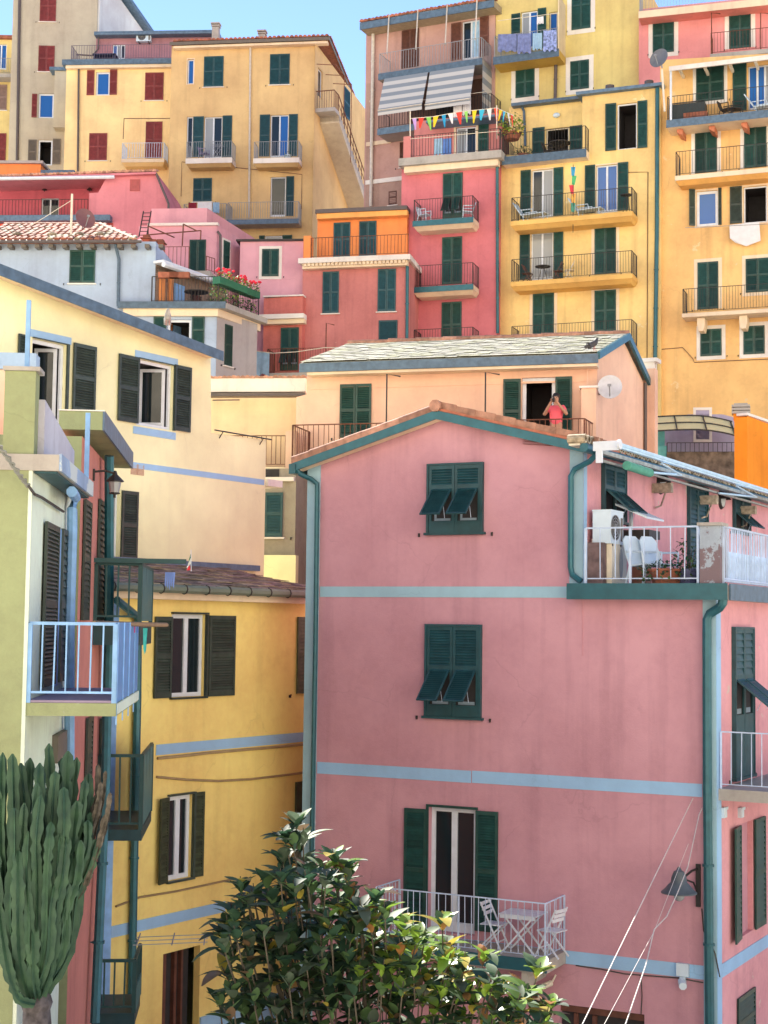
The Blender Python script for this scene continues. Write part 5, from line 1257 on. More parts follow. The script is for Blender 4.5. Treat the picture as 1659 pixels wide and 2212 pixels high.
# ================================================================== tan house, upper left
H = House('tan_house', 530, 300, 85, -7, 'tall tan house with teal shutters and an outside stair down its sunlit side', mat=tan)
T3 = H; f = H.f
for r_ in ((440.5, 122, 483, 188), (583, 117, 626, 183), (417.5, 385, 458, 436)): H.shut(r_, teal, frame=None)
H.glaz((405, 128, 418.5, 181), white, g_sky_blue, n=1, surround=cream_trim, sw=.05)
for r_, pn in (((441, 252, 479.5, 343), [g_curtain, g_dark]), ((584, 248, 623, 340), [g_dark, g_sky_blue]), ((584, 382, 617, 468), [g_dark])):
    H.glaz(r_, white, pn, door=True, n=len(pn))
H.glaz((403, 252, 416, 340), white, g_dark, n=1)
for r_, rt in (((417, 252, 440, 340), 1), ((480.5, 250, 501, 340), 0), ((561, 248, 583, 338), 1), ((624, 247, 643, 338), 0), ((618, 381, 635, 467), 0)):
    H.open_leaf(r_, teal, right=bool(rt))
H.glaz((572, 509, 610, 535), white, g_curtain, n=1); H.open_leaf((560, 509, 572, 535), green, right=True); H.open_leaf((610, 508, 631, 535), green)
H.wall([(371, 100), (682, 92)], depth=8.5, back=False)
sd3 = H.side(681, 300, 75)
eA, eB = f.uz(374, 93, .5), f.uz(692, 80, .5); ze = (eA[1] + eB[1]) / 2
ro = H.part('roof', MB().add([(eA[0] - .2, -.5, ze), (eB[0] + .5, -.5, ze), (eB[0] + .5, 9.5, ze), (eA[0] - .2, 9.5, ze), (eA[0] + 2.5, 4.3, ze + .7), (eB[0] - 2.5, 4.3, ze + .7)], [(3, 2, 1, 0), (0, 1, 5, 4), (1, 2, 5), (2, 3, 4, 5), (3, 0, 4)]), terracotta)
link('fascia', MB().box(eA[0] - .2, eB[0] + .5, -.53, -.502, ze - .16, ze + .03).box(eB[0] + .502, eB[0] + .53, -.53, 9.5, ze - .16, ze + .03).mesh('fascia', grey_paint), ro)
link('eaves_soffit', MB().box(eA[0], eB[0] + .4, -.42, -.003, ze - .3, ze - .17).mesh('eaves_soffit', cream_trim), ro)
H.tiles(ro, (eA[0], -.56, ze + .05), (eB[0] + .5, -.56, ze + .05), 36, .12, .6, (0, 1, .15), terracotta)
H.tiles(ro, (eB[0] + .58, -.4, ze + .05), (eB[0] + .58, 9.4, ze + .05), 36, .12, .6, (-1, 0, .15), terracotta)
for x, y0 in ((466, 50), (566, 66)):
    u, z = f.uz(x, y0, -3); c = link('chimney', MB().box(u - .2, u + .2, 2.9, 3.3, ze, z - .25).mesh('chimney', stone_slab), ro)
    link('chimney_cap', MB().box(u - .27, u + .27, 2.83, 3.37, z - .08, z).box(u - .24, u + .24, 2.86, 3.34, z - .22, z - .14).mesh('chimney_cap', stone_slab), c)
B3a = H.balcony(401, 501, 341, D=1., h=.95, th=.3, slab=white_wall, rail=iron_grey, sp=.13, r=.013, under=tan)
B3b = H.balcony(547, 646, 341, D=1., h=.95, th=.28, slab=white_wall, rail=iron_grey, sp=.13, r=.013, under=tan)
B3c = H.balcony(490, 645, 474, D=1., h=1.0, th=.25, slab=stone_slab, edge=copper_grey, rail=iron_grey, sp=.13, r=.013)
B3d = H.balcony(395, 489, 474, D=.8, h=.9, th=.25, slab=stone_slab, rail=iron_grey, sp=.13, r=.013)
H.pipe([(541, 96, .1), (538, 470, .1)], .06, pipe_white, clips=False)
H.part('conduit', MB().tube([(f.uz(392, 395)[0], -.03, f.uz(392, 350)[1] - 2), (f.uz(392, 395)[0], -.03, f.uz(392, 350)[1]), (f.uz(653, 345)[0], -.03, f.uz(653, 377)[1]), (f.uz(653, 345)[0], -.03, f.uz(653, 452)[1])], .02, 4), brown)
# ---- outside stair on the sunny side
H.glaz((687, 150, 697, 212), white, g_dark, fac=sd3, n=1)
H.shut((742, 192, 755, 255), teal, fac=sd3, n=1, sill=False)
H.wall([(681, 92), (800, 250)], depth=0, fac=sd3, name='side_wall')
# flight: from a landing near the front corner down along the wall
Ls = sd3.uz(700, 215, .9); Le = sd3.uz(768, 440, .9)
u_s, z_s = .8, sd3.uz(700, 216, .9)[1]
u_e = 7.6; z_e = sd3.uz(775, 425, .9)[1]
stw = 1.15
stair = H.part('outside_stair', MB().box(-.1, u_s, -stw, -.003, z_s - .22, z_s), stone_slab, sd3)
n = 22; me = cached('tread', lambda: MB().box(0, (u_e - u_s) / n + .06, -stw, -.003, -.36, 0).mesh('step', stone_slab))
for i in range(n):
    link('step', me, stair, (u_s + (u_e - u_s) * i / n, 0, z_s + (z_e - z_s) * (i + 1) / n))
link('stair_soffit', MB().add([(u_s, -stw, z_s - .25), (u_e, -stw, z_e - .5), (u_e, -.003, z_e - .5), (u_s, -.003, z_s - .25), (u_s, -stw, z_s - .6), (u_e, -stw, z_e - .9), (u_e, -.003, z_e - .9), (u_s, -.003, z_s - .6)], [(0, 1, 5, 4), (4, 5, 6, 7), (3, 7, 6, 2), (0, 4, 7, 3), (1, 2, 6, 5)]).mesh('stair_soffit', P('stair_render', (.56, .52, .42), stain=.5)), stair)
hr = MB(); hr.tube([(-.05, -.02, z_s + 1), (-.05, -stw + .05, z_s + 1), (u_s, -stw + .05, z_s + 1), (u_e, -stw + .05, z_e + 1)], .03, 5); hr.tube([(u_s, -stw + .05, z_s + .5), (u_e, -stw + .05, z_e + .5)], .02, 5)
link('handrail', hr.mesh('handrail', rust), stair)
mp = cached('stairpost', lambda: MB().tube([(0, 0, -.1), (0, 0, 1.0)], .022, 4).mesh('post', rust))
for i in range(12):
    t = i / 11; link('post', mp, stair, (u_s + (u_e - u_s) * t, -stw + .05, z_s + (z_e - z_s) * t))
mp = cached('stairbar', lambda: MB().tube([(0, 0, 0), (0, 0, 1.0)], .014, 4).mesh('baluster', rust))
for i in range(8): link('baluster', mp, stair, (-.05, -.1 - i * .14, z_s))
for i in range(6): link('baluster', mp, stair, (.05 + i * .14, -stw + .05, z_s))
# iron canopy frame over the landing
cf = MB()
for uu in (0., 1.7, 3.2): cf.tube([(uu, -.02, z_s + 2.6), (uu, -stw, z_s + 2.45)], .025, 4)
for uu, zz in ((1.7, z_s - .4), (3.2, z_s - 2.2)): cf.tube([(uu, -stw, zz), (uu, -stw, z_s + 2.45)], .025, 4)
cf.tube([(0, -stw, z_s + 2.45), (3.2, -stw, z_s + 2.45)], .025, 4)
link('canopy_frame', cf.mesh('canopy_frame', rust), stair)
# ================================================================== yellow house with roof terrace, upper left
H = House('apricot_house', 250, 260, 88, -4, 'apricot yellow house with maroon shutters under a roof terrace, left of the tan house', mat=gold)
T2 = H; f = H.f
for r_ in ((313.5, 157, 353.5, 217), (192.5, 288, 231.5, 347)): H.shut(r_, maroon)
H.shut((314.5, 263, 350.5, 342), maroon, sill='door', dogs=False)
H.glaz((207, 155, 237, 206), white, g_sky_blue, n=1, fw=.1); H.open_leaf((188, 152, 204, 206), maroon, right=True); H.open_leaf((237.5, 151, 253, 205), maroon)
H.wall([(144, 138), (376, 133)], depth=7)
z1 = (f.uz(140, 130, .3)[1] + f.uz(375, 126, .3)[1]) / 2; u0, u1 = f.uz(134, 130, .4)[0], f.uz(377, 128, .4)[0]
ts = H.part('terrace_slab', MB().box(u0, u1, -.4, 6, z1 - .32, z1), copper_grey)
link('eaves_soffit', MB().box(u0 + .2, u1, -.3, -.003, z1 - .5, z1 - .323).mesh('eaves_soffit', cream_trim), ts)
H.rail(ts, [(f.uz(154, 120, .3)[0], -1.5, z1), (f.uz(154, 120, .3)[0], .3, z1), (f.uz(260, 120, .3)[0], .3, z1), (u1, .3, z1)], f.uz(260, 97, .3)[1] - z1, plain('violet_grey_iron', (.13, .11, .16)), sp=.15, r=.014)
B2 = H.balcony(262, 355, 343, D=1.05, h=.95, th=.2, slab=cream_trim, rail=iron_white, sp=.14, r=.014, under=gold)
H.pipe([(188, 128, .3), (173, 140, .1), (170, 150, .1), (168, 370, .1)], .06, pipe_dark, clips=False)
fr = H.part('pergola_frame', MB(), brown)
for a, b in (((266, 300), (268, 256)), ((268, 256), (370, 256))):
    link('frame_tube', MB().tube([(f.uz(*a, .9)[0], -.9, f.uz(*a, .9)[1]), (f.uz(*b, .9)[0], -.9, f.uz(*b, .9)[1])], .025, 4).mesh('frame_tube', brown), fr)
fp = H.shift(-3.2)
H.glaz((243, 96, 270, 128), white, [g_sky_blue, g_curtain, g_dark], fac=fp, n=3, door=True)
H.wall([(208, 76), (475, 76)], depth=4, fac=fp, mat=P('penthouse_violet', (.42, .22, .26), stain=.3), name='penthouse_wall')
zp = fp.uz(340, 75, .5)[1]
T2_AC = fp.world(fp.uz(313, 86)[0], .05, fp.uz(313, 94)[1]); T2Z = z1
rp = H.part('penthouse_roof', MB().box(fp.uz(204, 72, .5)[0], fp.uz(472, 74, .5)[0], -.6, 4, zp, zp + .22), copper_grey, fp)
link('skylight_panels', MB().add([(fp.uz(216, 75)[0], -.62, zp + .05), (fp.uz(460, 78)[0], -.62, zp + .05), (fp.uz(460, 78)[0], -.4, zp + .23), (fp.uz(216, 75)[0], -.4, zp + .23)], [(0, 1, 2, 3)]).mesh('skylight_panels', white), rp)
H.pipe([(213, 80, .2), (212, 105, .1), (200, 120, .1), (165, 118, .1)], .05, pipe_dark, fac=fp, clips=False)
# ================================================================== beige grey tall house, far upper left
H = House('beige_house', 120, 180, 93, 1, 'tall beige grey house with dusty maroon shutters at the upper left', mat=beige)
T1 = H; f = H.f
for r_ in ((86.5, -20, 121.5, 47), (83, 99, 118, 155)): H.shut(r_, maroon)
H.glaz((83, 202, 116, 255), white, g_sky_blue, n=1, fw=.1); H.open_leaf((69, 203, 80, 254), maroon, right=True)
H.glaz((82, 302, 113, 357), white, [g_dark], n=1, fw=.1, open_='dark'); H.open_leaf((61, 302, 79, 355), grey_paint, right=True); H.open_leaf((114, 300, 131, 355), grey_paint)
H.wall([(31, -80), (213, -80)], depth=6, back=False)
s1 = H.side(213, 100, 62)
H.part('side_wall', MB().prism([(.003, 0), (5.2, 0), (5.2, s1.uz(294, 70)[1]), (0.003, s1.uz(220, -60)[1])], 0, .3), P('lit_side', (.62, .66, .68), stain=.2), s1)  # side of the beige house, coloured paler for the light falling on it
ro = H.part('roof', MB().prism([(-.4, s1.uz(213, -90)[1]), (5.5, s1.uz(296, 60)[1]), (5.5, s1.uz(296, 62)[1] - .2), (-.4, s1.uz(213, -86)[1] - .2)], -.4, 5), copper_grey, s1)
H.pipe([(43, -40, .1), (37, 350, .1)], .09, pipe_dark, clips=False)
u0, u1 = f.uz(107, 150, .9)[0], f.uz(148, 150, .9)[0]
bx = H.part('box_room', MB().box(f.uz(117, 200, .8)[0], f.uz(146, 200, .8)[0], -.8, -.003, f.uz(130, 275, .8)[1], f.uz(130, 152, .8)[1]), beige)
link('box_roof', MB().box(u0, u1, -.95, -.003, f.uz(130, 152, .9)[1] + .003, f.uz(130, 145, .9)[1]).mesh('box_roof', copper_grey), bx)
# far left sliver
H = House('lemon_house', 5, 240, 96, 0, 'sliver of a lemon yellow house with a glazed balcony at the left picture edge', mat=P('lemon', (.72, .60, .26)))
f = H.f
H.glaz((-20, 95, 14, 150), white, g_sky_blue, n=3, door=True)
H.shut((-30, 183, 15, 238), plain('dusty_brown_paint', (.25, .17, .15)), n=2); H.shut((-30, 288, 13, 355), maroon, n=2)
H.wall([(-80, 82), (32, 80)], depth=5)
H.balcony(-60, 27, 158, D=.9, h=1., slab=stone_slab, rail=iron_grey, th=.25)
z = f.uz(10, 82, .3)[1]; H.part('roof', MB().box(f.uz(-80, 82, .3)[0], f.uz(27, 82, .3)[0], -.3, 5, z, z + .2), terracotta)
# low orange shed roofs between
H = House('orange_shed', 60, 368, 80, -2, 'small orange rooftop shed with a flat slab below the beige house', 'shed', mat=orange)
f = H.f
H.wall([(-40, 352), (88, 352)], depth=3)
z = f.uz(40, 352, .2)[1]; H.part('roof', MB().box(f.uz(-40, 352, .2)[0], f.uz(92, 352, .2)[0], -.2, 3, z, z + .14), stone_slab)
H.part('lower_roof', MB().box(f.uz(88, 372, .2)[0], f.uz(160, 372, .2)[0], -.2, 3, f.uz(120, 376, .2)[1], f.uz(120, 367, .2)[1]), copper_grey)

# ================================================================== right edge: lilac house with pergola, orange chimney block
H = House('lilac_house', 1500, 960, 56, -8, 'lilac blue house wall with one white framed window under the yellow canopy', mat=lilac)
f = H.f
H.glaz((1503.5, 886, 1532, 949), white, g_dark, n=1, surround=white_wall, sw=.1, rail=.5)
H.wall([(1400, 925), (1485, 908), (1485, 895), (1560, 895), (1600, 905)], depth=3)
zt = f.uz(1500, 990, 1.5)[1]
b = H.part('terrace_wall', MB().box(f.uz(1440, 1000, 1.5)[0], f.uz(1610, 1000, 1.5)[0], -1.6, -1.3, 0, f.uz(1500, 977, 1.5)[1]), stone)
H.rail(b, [(f.uz(1441, 970, 1.45)[0], 1.45, f.uz(1500, 977, 1.5)[1]), (f.uz(1600, 970, 1.45)[0], 1.45, f.uz(1500, 977, 1.5)[1])], f.uz(1500, 962, 1.5)[1] - f.uz(1500, 977, 1.5)[1] + .1, iron, sp=.16, r=.014, bottom=.02)
tq = plain('turquoise_paint', (.10, .42, .46))
H.part('turquoise_door', MB().box(f.uz(1404, 950, 1)[0], f.uz(1436, 950, 1)[0], -1, -.8, f.uz(1420, 965, 1)[1], f.uz(1420, 927, 1)[1]), tq)
H.part('turquoise_wall', MB().box(f.uz(1395, 980, 1.4)[0], f.uz(1440, 980, 1.4)[0], -1.4, -1.1, 0, f.uz(1420, 963, 1.4)[1]), tq)
# curved canopy
cn = thing('pergola_canopy', f.world(0, 2.0, 0), f.a, 'curved translucent yellow canopy on dark ribs in front of the lilac wall', 'canopy')
u0, u1 = f.uz(1398, 900, 2)[0], f.uz(1588, 900, 2)[0]; zc = f.uz(1490, 889, 2)[1]
def cz(t): return zc - .24 * (2 * t - 1) ** 2 * (1 if t > .5 else .3)
m = MB(); n = 14
for i in range(n):
    a, b = i / n, (i + 1) / n; m.quad((u0 + (u1 - u0) * a, -.7, cz(a) - .75), (u0 + (u1 - u0) * b, -.7, cz(b) - .75), (u0 + (u1 - u0) * b, 1.2, cz(b)), (u0 + (u1 - u0) * a, 1.2, cz(a)))
link('sheet', m.mesh('sheet', plain('honey_polycarbonate', (.95, .80, .40), rough=.3, var=.05)), cn)
for y in (-.72, .25, 1.22):
    dz = -.75 + (y + .7) / 1.9 * .75
    link('rib', MB().tube([(u0 + (u1 - u0) * i / n, y, cz(i / n) + dz + .02) for i in range(n + 1)], .035, 4).mesh('rib', iron), cn)
for t in (.02, .33, .66, .98): link('crossbar', MB().tube([(u0 + (u1 - u0) * t, -.75, cz(t) - .73), (u0 + (u1 - u0) * t, 1.25, cz(t) + .04)], .03, 4).mesh('crossbar', iron), cn)
H = House('orange_chimney_block', 1600, 960, 46, -15, 'bright orange roof block carrying a ringed concrete chimney at the right edge', 'roof block', mat=P('bright_orange', (.86, .30, .03), stain=.2))
f = H.f
H.wall([(1586, 903), (1614, 901)], depth=.9)
s_ = H.side(1614, 930, 52)
H.wall([(1614, 898), (1720, 940)], depth=0, fac=s_, name='side_wall')
H.part('coping', MB().prism([(-.1, s_.uz(1614, 898)[1] + .003), (5, s_.uz(1690, 928)[1]), (5, s_.uz(1690, 928)[1] + .07), (-.1, s_.uz(1614, 898)[1] + .08)], -.06, .3), white_wall, s_)
u, z = f.uz(1600, 892); st = H.part('chimney', MB().box(u - .22, u + .22, .1, .5, f.uz(1600, 905)[1], f.uz(1600, 892)[1]), MATS['bright_orange_plaster'])
for i in range(3):
    zz = f.uz(1600, 892 - i * 7)[1]; link('chimney_ring', MB().box(u - .27, u + .27, .05, .55, zz, zz + .07).box(u - .2, u + .2, .12, .48, zz + .073, zz + .12).mesh('chimney_ring', stone_slab), st)
# ================================================================== furniture on the front balcony
def box_bar(mb, a, b, w, t):
    """a flat bar of width w and thickness t from a to b"""
    mb.tube([a, b], max(w, t) * .5, 4); return mb
def slat_bar(name, parent, a, b, w, mat): return link(name, MB().tube([a, b], w, 4).mesh(name, mat), parent)
def folding_chair(loc, rz, label, group, mat=white):
    t = thing('folding_chair', loc, rz, label, 'chair', group)
    for x in (-.2, .2):
        slat_bar('leg', t, (x, -.22, 0), (x, .2, .86), .018, mat); slat_bar('leg', t, (x * .85, .25, 0), (x * .85, -.2, .46), .018, mat)
    for i in range(5): link('seat_slat', MB().box(-.19, .19, -.2 + i * .085, -.13 + i * .085, .45, .468).mesh('seat_slat', mat), t)
    for i in range(3): link('back_slat', MB().box(-.19, .19, .12 + i * .035, .135 + i * .035, .62 + i * .085, .68 + i * .085).mesh('back_slat', mat), t)
    slat_bar('stretcher', t, (-.2, -.14, .16), (.2, -.14, .16), .012, mat)
    return t
def plastic_chair(loc, rz, label, group, mat=white_p, tall=False):
    t = thing('plastic_chair', loc, rz, label, 'chair', group)
    link('seat', MB().add([(-.22, -.24, .42), (.22, -.24, .42), (.2, .2, .39), (-.2, .2, .39), (-.22, -.24, .39), (.22, -.24, .39), (.2, .2, .36), (-.2, .2, .36)], [(0, 1, 2, 3), (7, 6, 5, 4), (0, 4, 5, 1), (1, 5, 6, 2), (2, 6, 7, 3), (3, 7, 4, 0)]).mesh('seat', mat), t)
    m = MB(); n = 6; H_ = .95 if tall else .82
    prof = [(-.19, .39), (-.215, .6), (-.2, H_ - .08), (-.12, H_), (.12, H_), (.2, H_ - .08), (.215, .6), (.19, .39)]
    ys = [.19 + (z - .39) * .35 for x, z in prof]
    m.add([(x, y, z) for (x, z), y in zip(prof, ys)] + [(x, y + .025, z) for (x, z), y in zip(prof, ys)], [tuple(range(8)), tuple(reversed(range(8, 16)))] + [(i, i + 8, (i + 1) % 8 + 8, (i + 1) % 8) for i in range(8)])
    link('backrest', m.mesh('backrest', mat), t)
    for x in (-.22, .22):
        link('armrest', MB().tube([(x, -.22, .42), (x * 1.1, -.2, .63), (x * 1.1, .24, .64)], .022, 5).mesh('armrest', mat), t)
        link('leg', MB().tube([(x * .92, -.2, .4), (x * 1.05, -.25, 0)], .022, 5).mesh('leg', mat), t); link('leg', MB().tube([(x * .9, .18, .38), (x * 1.02, .27, 0)], .022, 5).mesh('leg', mat), t)
    return t
def round_table(loc, label, mat, r=.32, h=.72, group=None):
    t = thing('round_table', loc, 0, label, 'table', group)
    link('tabletop', MB().lathe([(0, h), (r, h), (r, h - .03), (0, h - .03)], 14).mesh('tabletop', mat), t)
    for i in range(3):
        a = 2.1 * i + .4; link('leg', MB().tube([(.05 * math.cos(a), .05 * math.sin(a), h - .03), (r * .8 * math.cos(a), r * .8 * math.sin(a), 0)], .018, 4).mesh('leg', mat), t)
    return t
def lounger(loc, rz, label, group):
    t = thing('sun_lounger', loc, rz, label, 'sun lounger', group)
    link('seat', MB().box(-.26, .26, -.9, .2, .32, .36).mesh('seat', white_p), t)
    link('backrest', MB().add([(-.26, .2, .33), (.26, .2, .33), (.26, .62, .95), (-.26, .62, .95), (-.26, .24, .31), (.26, .24, .31), (.26, .66, .93), (-.26, .66, .93)], [(0, 1, 2, 3), (7, 6, 5, 4), (0, 4, 5, 1), (1, 5, 6, 2), (2, 6, 7, 3), (3, 7, 4, 0)]).mesh('backrest', white_p), t)
    for x in (-.24, .24):
        for y in (-.8, .15): link('leg', MB().tube([(x, y, .33), (x, y - .05, 0)], .025, 4).mesh('leg', white_p), t)
        link('armrest', MB().tube([(x, -.35, .35), (x, -.3, .55), (x, .3, .56)], .022, 4).mesh('armrest', white_p), t)
    return t
F = F1.f; u0, u1, zf, D = BAL1
q = lambda x, y, off: F.uz(x, y, off)[0]
ut = q(1130, 2000, .55)
t = thing('folding_table', F.world(ut, .55, zf), F.a, 'white slatted folding table with crossed legs on the lower balcony, between two chairs', 'table')
for i in range(7): link('table_slat', MB().box(-.36, .36, -.31 + i * .09, -.235 + i * .09, .70, .72).mesh('table_slat', white), t)
for y in (-.26, .26):
    slat_bar('leg', t, (-.33, y, 0), (.3, y, .70), .02, white); slat_bar('leg', t, (.33, y * .9, 0), (-.3, y * .9, .70), .02, white)
link('apron', MB().box(-.34, .34, -.29, -.27, .64, .70).mesh('apron', white), t)
folding_chair(F.world(q(1068, 2000, .5), .5, zf), F.a + math.pi / 2, 'white folding chair left of the slatted table on the lower balcony', 'folding chairs on the lower balcony')
folding_chair(F.world(q(1192, 2010, .55), .55, zf), F.a - math.pi / 2 - .2, 'white folding chair right of the slatted table on the lower balcony', 'folding chairs on the lower balcony')

# ================================================================== things on the corner terrace
zt = F.uz(1380, 1263.5, .3)[1]
def tw(x, off): return F.world(q(x, 1230, off), off, zt)
# wall mounted air conditioner near the corner
def ac_unit(loc, rz, label, w=.8, h=.58, d=.32, group=None, fan_side=False):
    t = thing('air_conditioner', loc, rz, label, 'air conditioner', group)
    link('casing', MB().box(-w / 2, w / 2, -d, 0, 0, h).box(-w / 2 - .01, w / 2 + .01, -d - .01, .01, h + .001, h + .03).mesh('casing', white_p), t)
    m = MB()
    for r in (.06, .12, .18, .23): m.lathe([(r, -d - .012), (r + .012, -d - .016), (r + .012, -d - .004), (r, -d - .004)], 18, 'y', (-.1, 0, h / 2))
    for i in range(8): a = math.pi * i / 4; m.tube([(-.1, -d - .008, h / 2), (-.1 + .24 * math.cos(a), -d - .008, h / 2 + .24 * math.sin(a))], .006, 4)
    link('fan_grille', m.mesh('fan_grille', iron_grey), t)
    link('fan_opening', MB().lathe([(0, -d - .002), (.24, -d - .002)], 18, 'y', (-.1, 0, h / 2)).mesh('fan_opening', dark), t)
    link('side_vent', MB().box(w / 2 - .14, w / 2 - .04, -d - .008, -d - .002, .06, h - .1).mesh('side_vent', grey_paint), t)
    for x in (-w / 3, w / 3): link('bracket', MB().box(x - .02, x + .02, -d, .06, -.05, -.003).mesh('bracket', iron), t)
    return t
SUw = SU.world
acz = F.uz(1313, 1172, 0)[1]
ac_unit(SUw(.55, .1, acz), SU.a, 'white air conditioner box hung on the terrace wall above the pink house corner', w=.66, h=.6, d=.36)
# boiler with oval panel under it
w_ = SUw(.6, .05, zt)
t = thing('water_heater', w_, SU.a, 'white cabinet with an oval grey panel standing under the air conditioner', 'cabinet')
link('cabinet', MB().box(-.3, .5, -.4, 0, 0, .88).mesh('cabinet', off_white), t)
link('oval_panel', MB().add([(-.02 + .1 * math.cos(a) + .2, -.406, .42 + .3 * math.sin(a)) for a in [2 * math.pi * i / 18 for i in range(18)]], [tuple(range(18))]).mesh('oval_panel', iron_grey), t)
link('side_panel', MB().box(-.5, -.31, -.3, 0, 0, .8).mesh('side_panel', plain('dark_brick', (.14, .09, .09), var=.4)), t)
# tilted white lid on a brown stand
w_ = SUw(1.9, .45, zt)
t = thing('garden_sink', w_, SU.a, 'white tilted lid over a dark grill on a brown wooden stand, beside the white chairs', 'grill')
link('stand', MB().box(-.16, .16, -.16, .16, 0, .95).mesh('stand', plain('reddish_wood', (.35, .15, .09), rough=.7)), t)
link('grill_tray', MB().box(-.32, .32, -.28, .28, .953, 1.12).mesh('grill_tray', iron), t)
link('lid', MB().add([(-.5, -.3, 1.36), (.5, -.3, 1.36), (.62, .3, 1.62), (-.62, .3, 1.62), (-.5, -.3, 1.32), (.5, -.3, 1.32), (.62, .3, 1.58), (-.62, .3, 1.58)], [(0, 1, 2, 3), (7, 6, 5, 4), (0, 4, 5, 1), (1, 5, 6, 2), (2, 6, 7, 3), (3, 7, 4, 0)]).tube([(0, .2, 1.12), (0, .2, 1.5)], .04, 5).mesh('lid', white_p), t)
plastic_chair(tw(1392, -.55), SU.a - .5, 'white high backed plastic chair nearest the brown stand on the corner terrace', 'white chairs on the corner terrace', tall=True)
plastic_chair(tw(1428, -.75), SU.a - .5, 'white high backed plastic chair behind the dark bush on the corner terrace', 'white chairs on the corner terrace', tall=True)

# ------------------------------------------------------------------ leaves
def leaf_mesh(name, mat, L=.2, W=.075, fold=.25, curl=.18, n=5):
    vs = []; fs = []
    for i in range(n + 1):
        t = i / n; w = W * math.sin(math.pi * min(1, t * .93 + .05)) ** .8; z = -curl * L * t * t
        vs += [(-w, L * t, z + w * fold), (0, L * t, z), (w, L * t, z + w * fold)]
    for i in range(n): fs += [(3 * i, 3 * i + 1, 3 * i + 4, 3 * i + 3), (3 * i + 1, 3 * i + 2, 3 * i + 5, 3 * i + 4)]
    return MB().add(vs, fs).mesh(name, mat, True)
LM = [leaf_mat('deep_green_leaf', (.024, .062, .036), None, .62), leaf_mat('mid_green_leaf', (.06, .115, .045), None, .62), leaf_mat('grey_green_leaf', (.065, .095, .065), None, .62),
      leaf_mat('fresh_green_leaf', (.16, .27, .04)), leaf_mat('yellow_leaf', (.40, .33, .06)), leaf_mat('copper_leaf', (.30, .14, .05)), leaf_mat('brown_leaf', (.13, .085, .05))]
def small_bush(name, loc, r, h, n, label, cat='shrub', mats=(0, 1), flowers=0, fcol=None, group=None, pot=None, lsize=.09):
    t = thing(name, loc, 0, label, cat, group)
    groups = {}
    for i in range(n):
        a = random.uniform(0, 6.28); rr = r * math.sqrt(random.random()); z = h * (.15 + .85 * random.random()) * (1 - .5 * (rr / r) ** 2)
        m = random.choice(mats); b = groups.setdefault(m, MB())
        y = random.uniform(0, 6.28); el = random.uniform(-.5, 1.0); L = lsize * random.uniform(.7, 1.3)
        d = Vector((math.cos(y) * math.cos(el), math.sin(y) * math.cos(el), math.sin(el))); s_ = d.cross(Vector((0, 0, 1))).normalized() * (L * .3); p = Vector((rr * math.cos(a), rr * math.sin(a), z))
        b.add([p, p + d * L * .5 + s_, p + d * L, p + d * L * .5 - s_], [(0, 1, 2, 3)])
    for m, b in groups.items():
        o = link('foliage', b.mesh('foliage', LM[m]), t); o['kind'] = 'stuff'
    st = MB()
    for i in range(5):
        a = i * 1.25; st.tube([(0, 0, 0), (r * .4 * math.cos(a), r * .4 * math.sin(a), h * .7)], .012, 4, .005)
    link('stem', st.mesh('stem', brown), t)
    if pot: link('pot', MB().lathe([(0, 0), (r * .5, 0), (r * .65, .26), (r * .7, .26), (r * .7, .3), (r * .55, .3)], 12).mesh('pot', pot), t)
    for i in range(flowers):
        a = random.uniform(0, 6.28); rr = r * math.sqrt(random.random())
        link('flower', cached(('fl', fcol.name), lambda: MB().ball((0, 0, 0), .07, .07, .055, 6, 4).mesh('flower', fcol)), t, (rr * math.cos(a), rr * math.sin(a), h * random.uniform(.75, 1.05)))
    return t
small_bush('potted_shrub', tw(1440, -.15), .5, .55, 420, 'low dark green shrub in front of the white chairs on the terrace', pot=terracotta)
small_bush('potted_plant', tw(1487, -.2), .32, .95, 300, 'taller dark potted plant beside the terrace pillar and the tall shutters', pot=plain('blue_pot', (.08, .09, .2)))

# ================================================================== wall lamp, camera box, cables by the right corner
u, z = F.uz(1508, 1925)
t = thing('wall_lamp', F.world(u, 0, z), F.a, 'black street lamp on a curved bracket at the right corner of the pink house', 'wall lamp')
zt_, zb_ = F.uz(1508, 1866)[1] - z, F.uz(1508, 1958)[1] - z
link('backplate', MB().box(-.03, .05, -.05, -.002, zb_, zt_).mesh('backplate', iron), t)
link('arm', MB().tube([(0, -.04, zt_ - .08), (-.06, -.2, zt_ - .1), (-.14, -.55, zt_ - .2), (-.15, -.62, zt_ - .22)], .022, 6).tube([(0, -.04, zb_ + .25), (-.03, -.2, zt_ - .3), (-.13, -.5, zt_ - .2)], .016, 6).mesh('arm', iron), t)
cx = (-.16, -.66)
zs = F.uz(1480, 1932, .66)[1] - z
sh = MB(); sh.lathe([(.02, zs + .46), (.05, zs + .40), (.09, zs + .38), (.13, zs + .28), (.14, zs + .2), (.2, zs + .14), (.24, zs + .09), (.31, zs + .03), (.31, zs + .01), (.2, zs + .05), (.1, zs + .12)], 20, 'z', (cx[0], cx[1], 0))
link('lamp_shade', sh.mesh('lamp_shade', plain('lamp_metal', (.07, .09, .11), rough=.5), True), t)
link('bulb_glass', MB().ball((cx[0], cx[1], zs - .03), .1, .1, .1, 10, 6).mesh('bulb_glass', g_curtain, True), t)
u, z = F.uz(1478, 2105)
t = thing('alarm_box', F.world(u, 0, z), F.a, 'white camera and sensor box on the lowest band of the pink house', 'security camera')
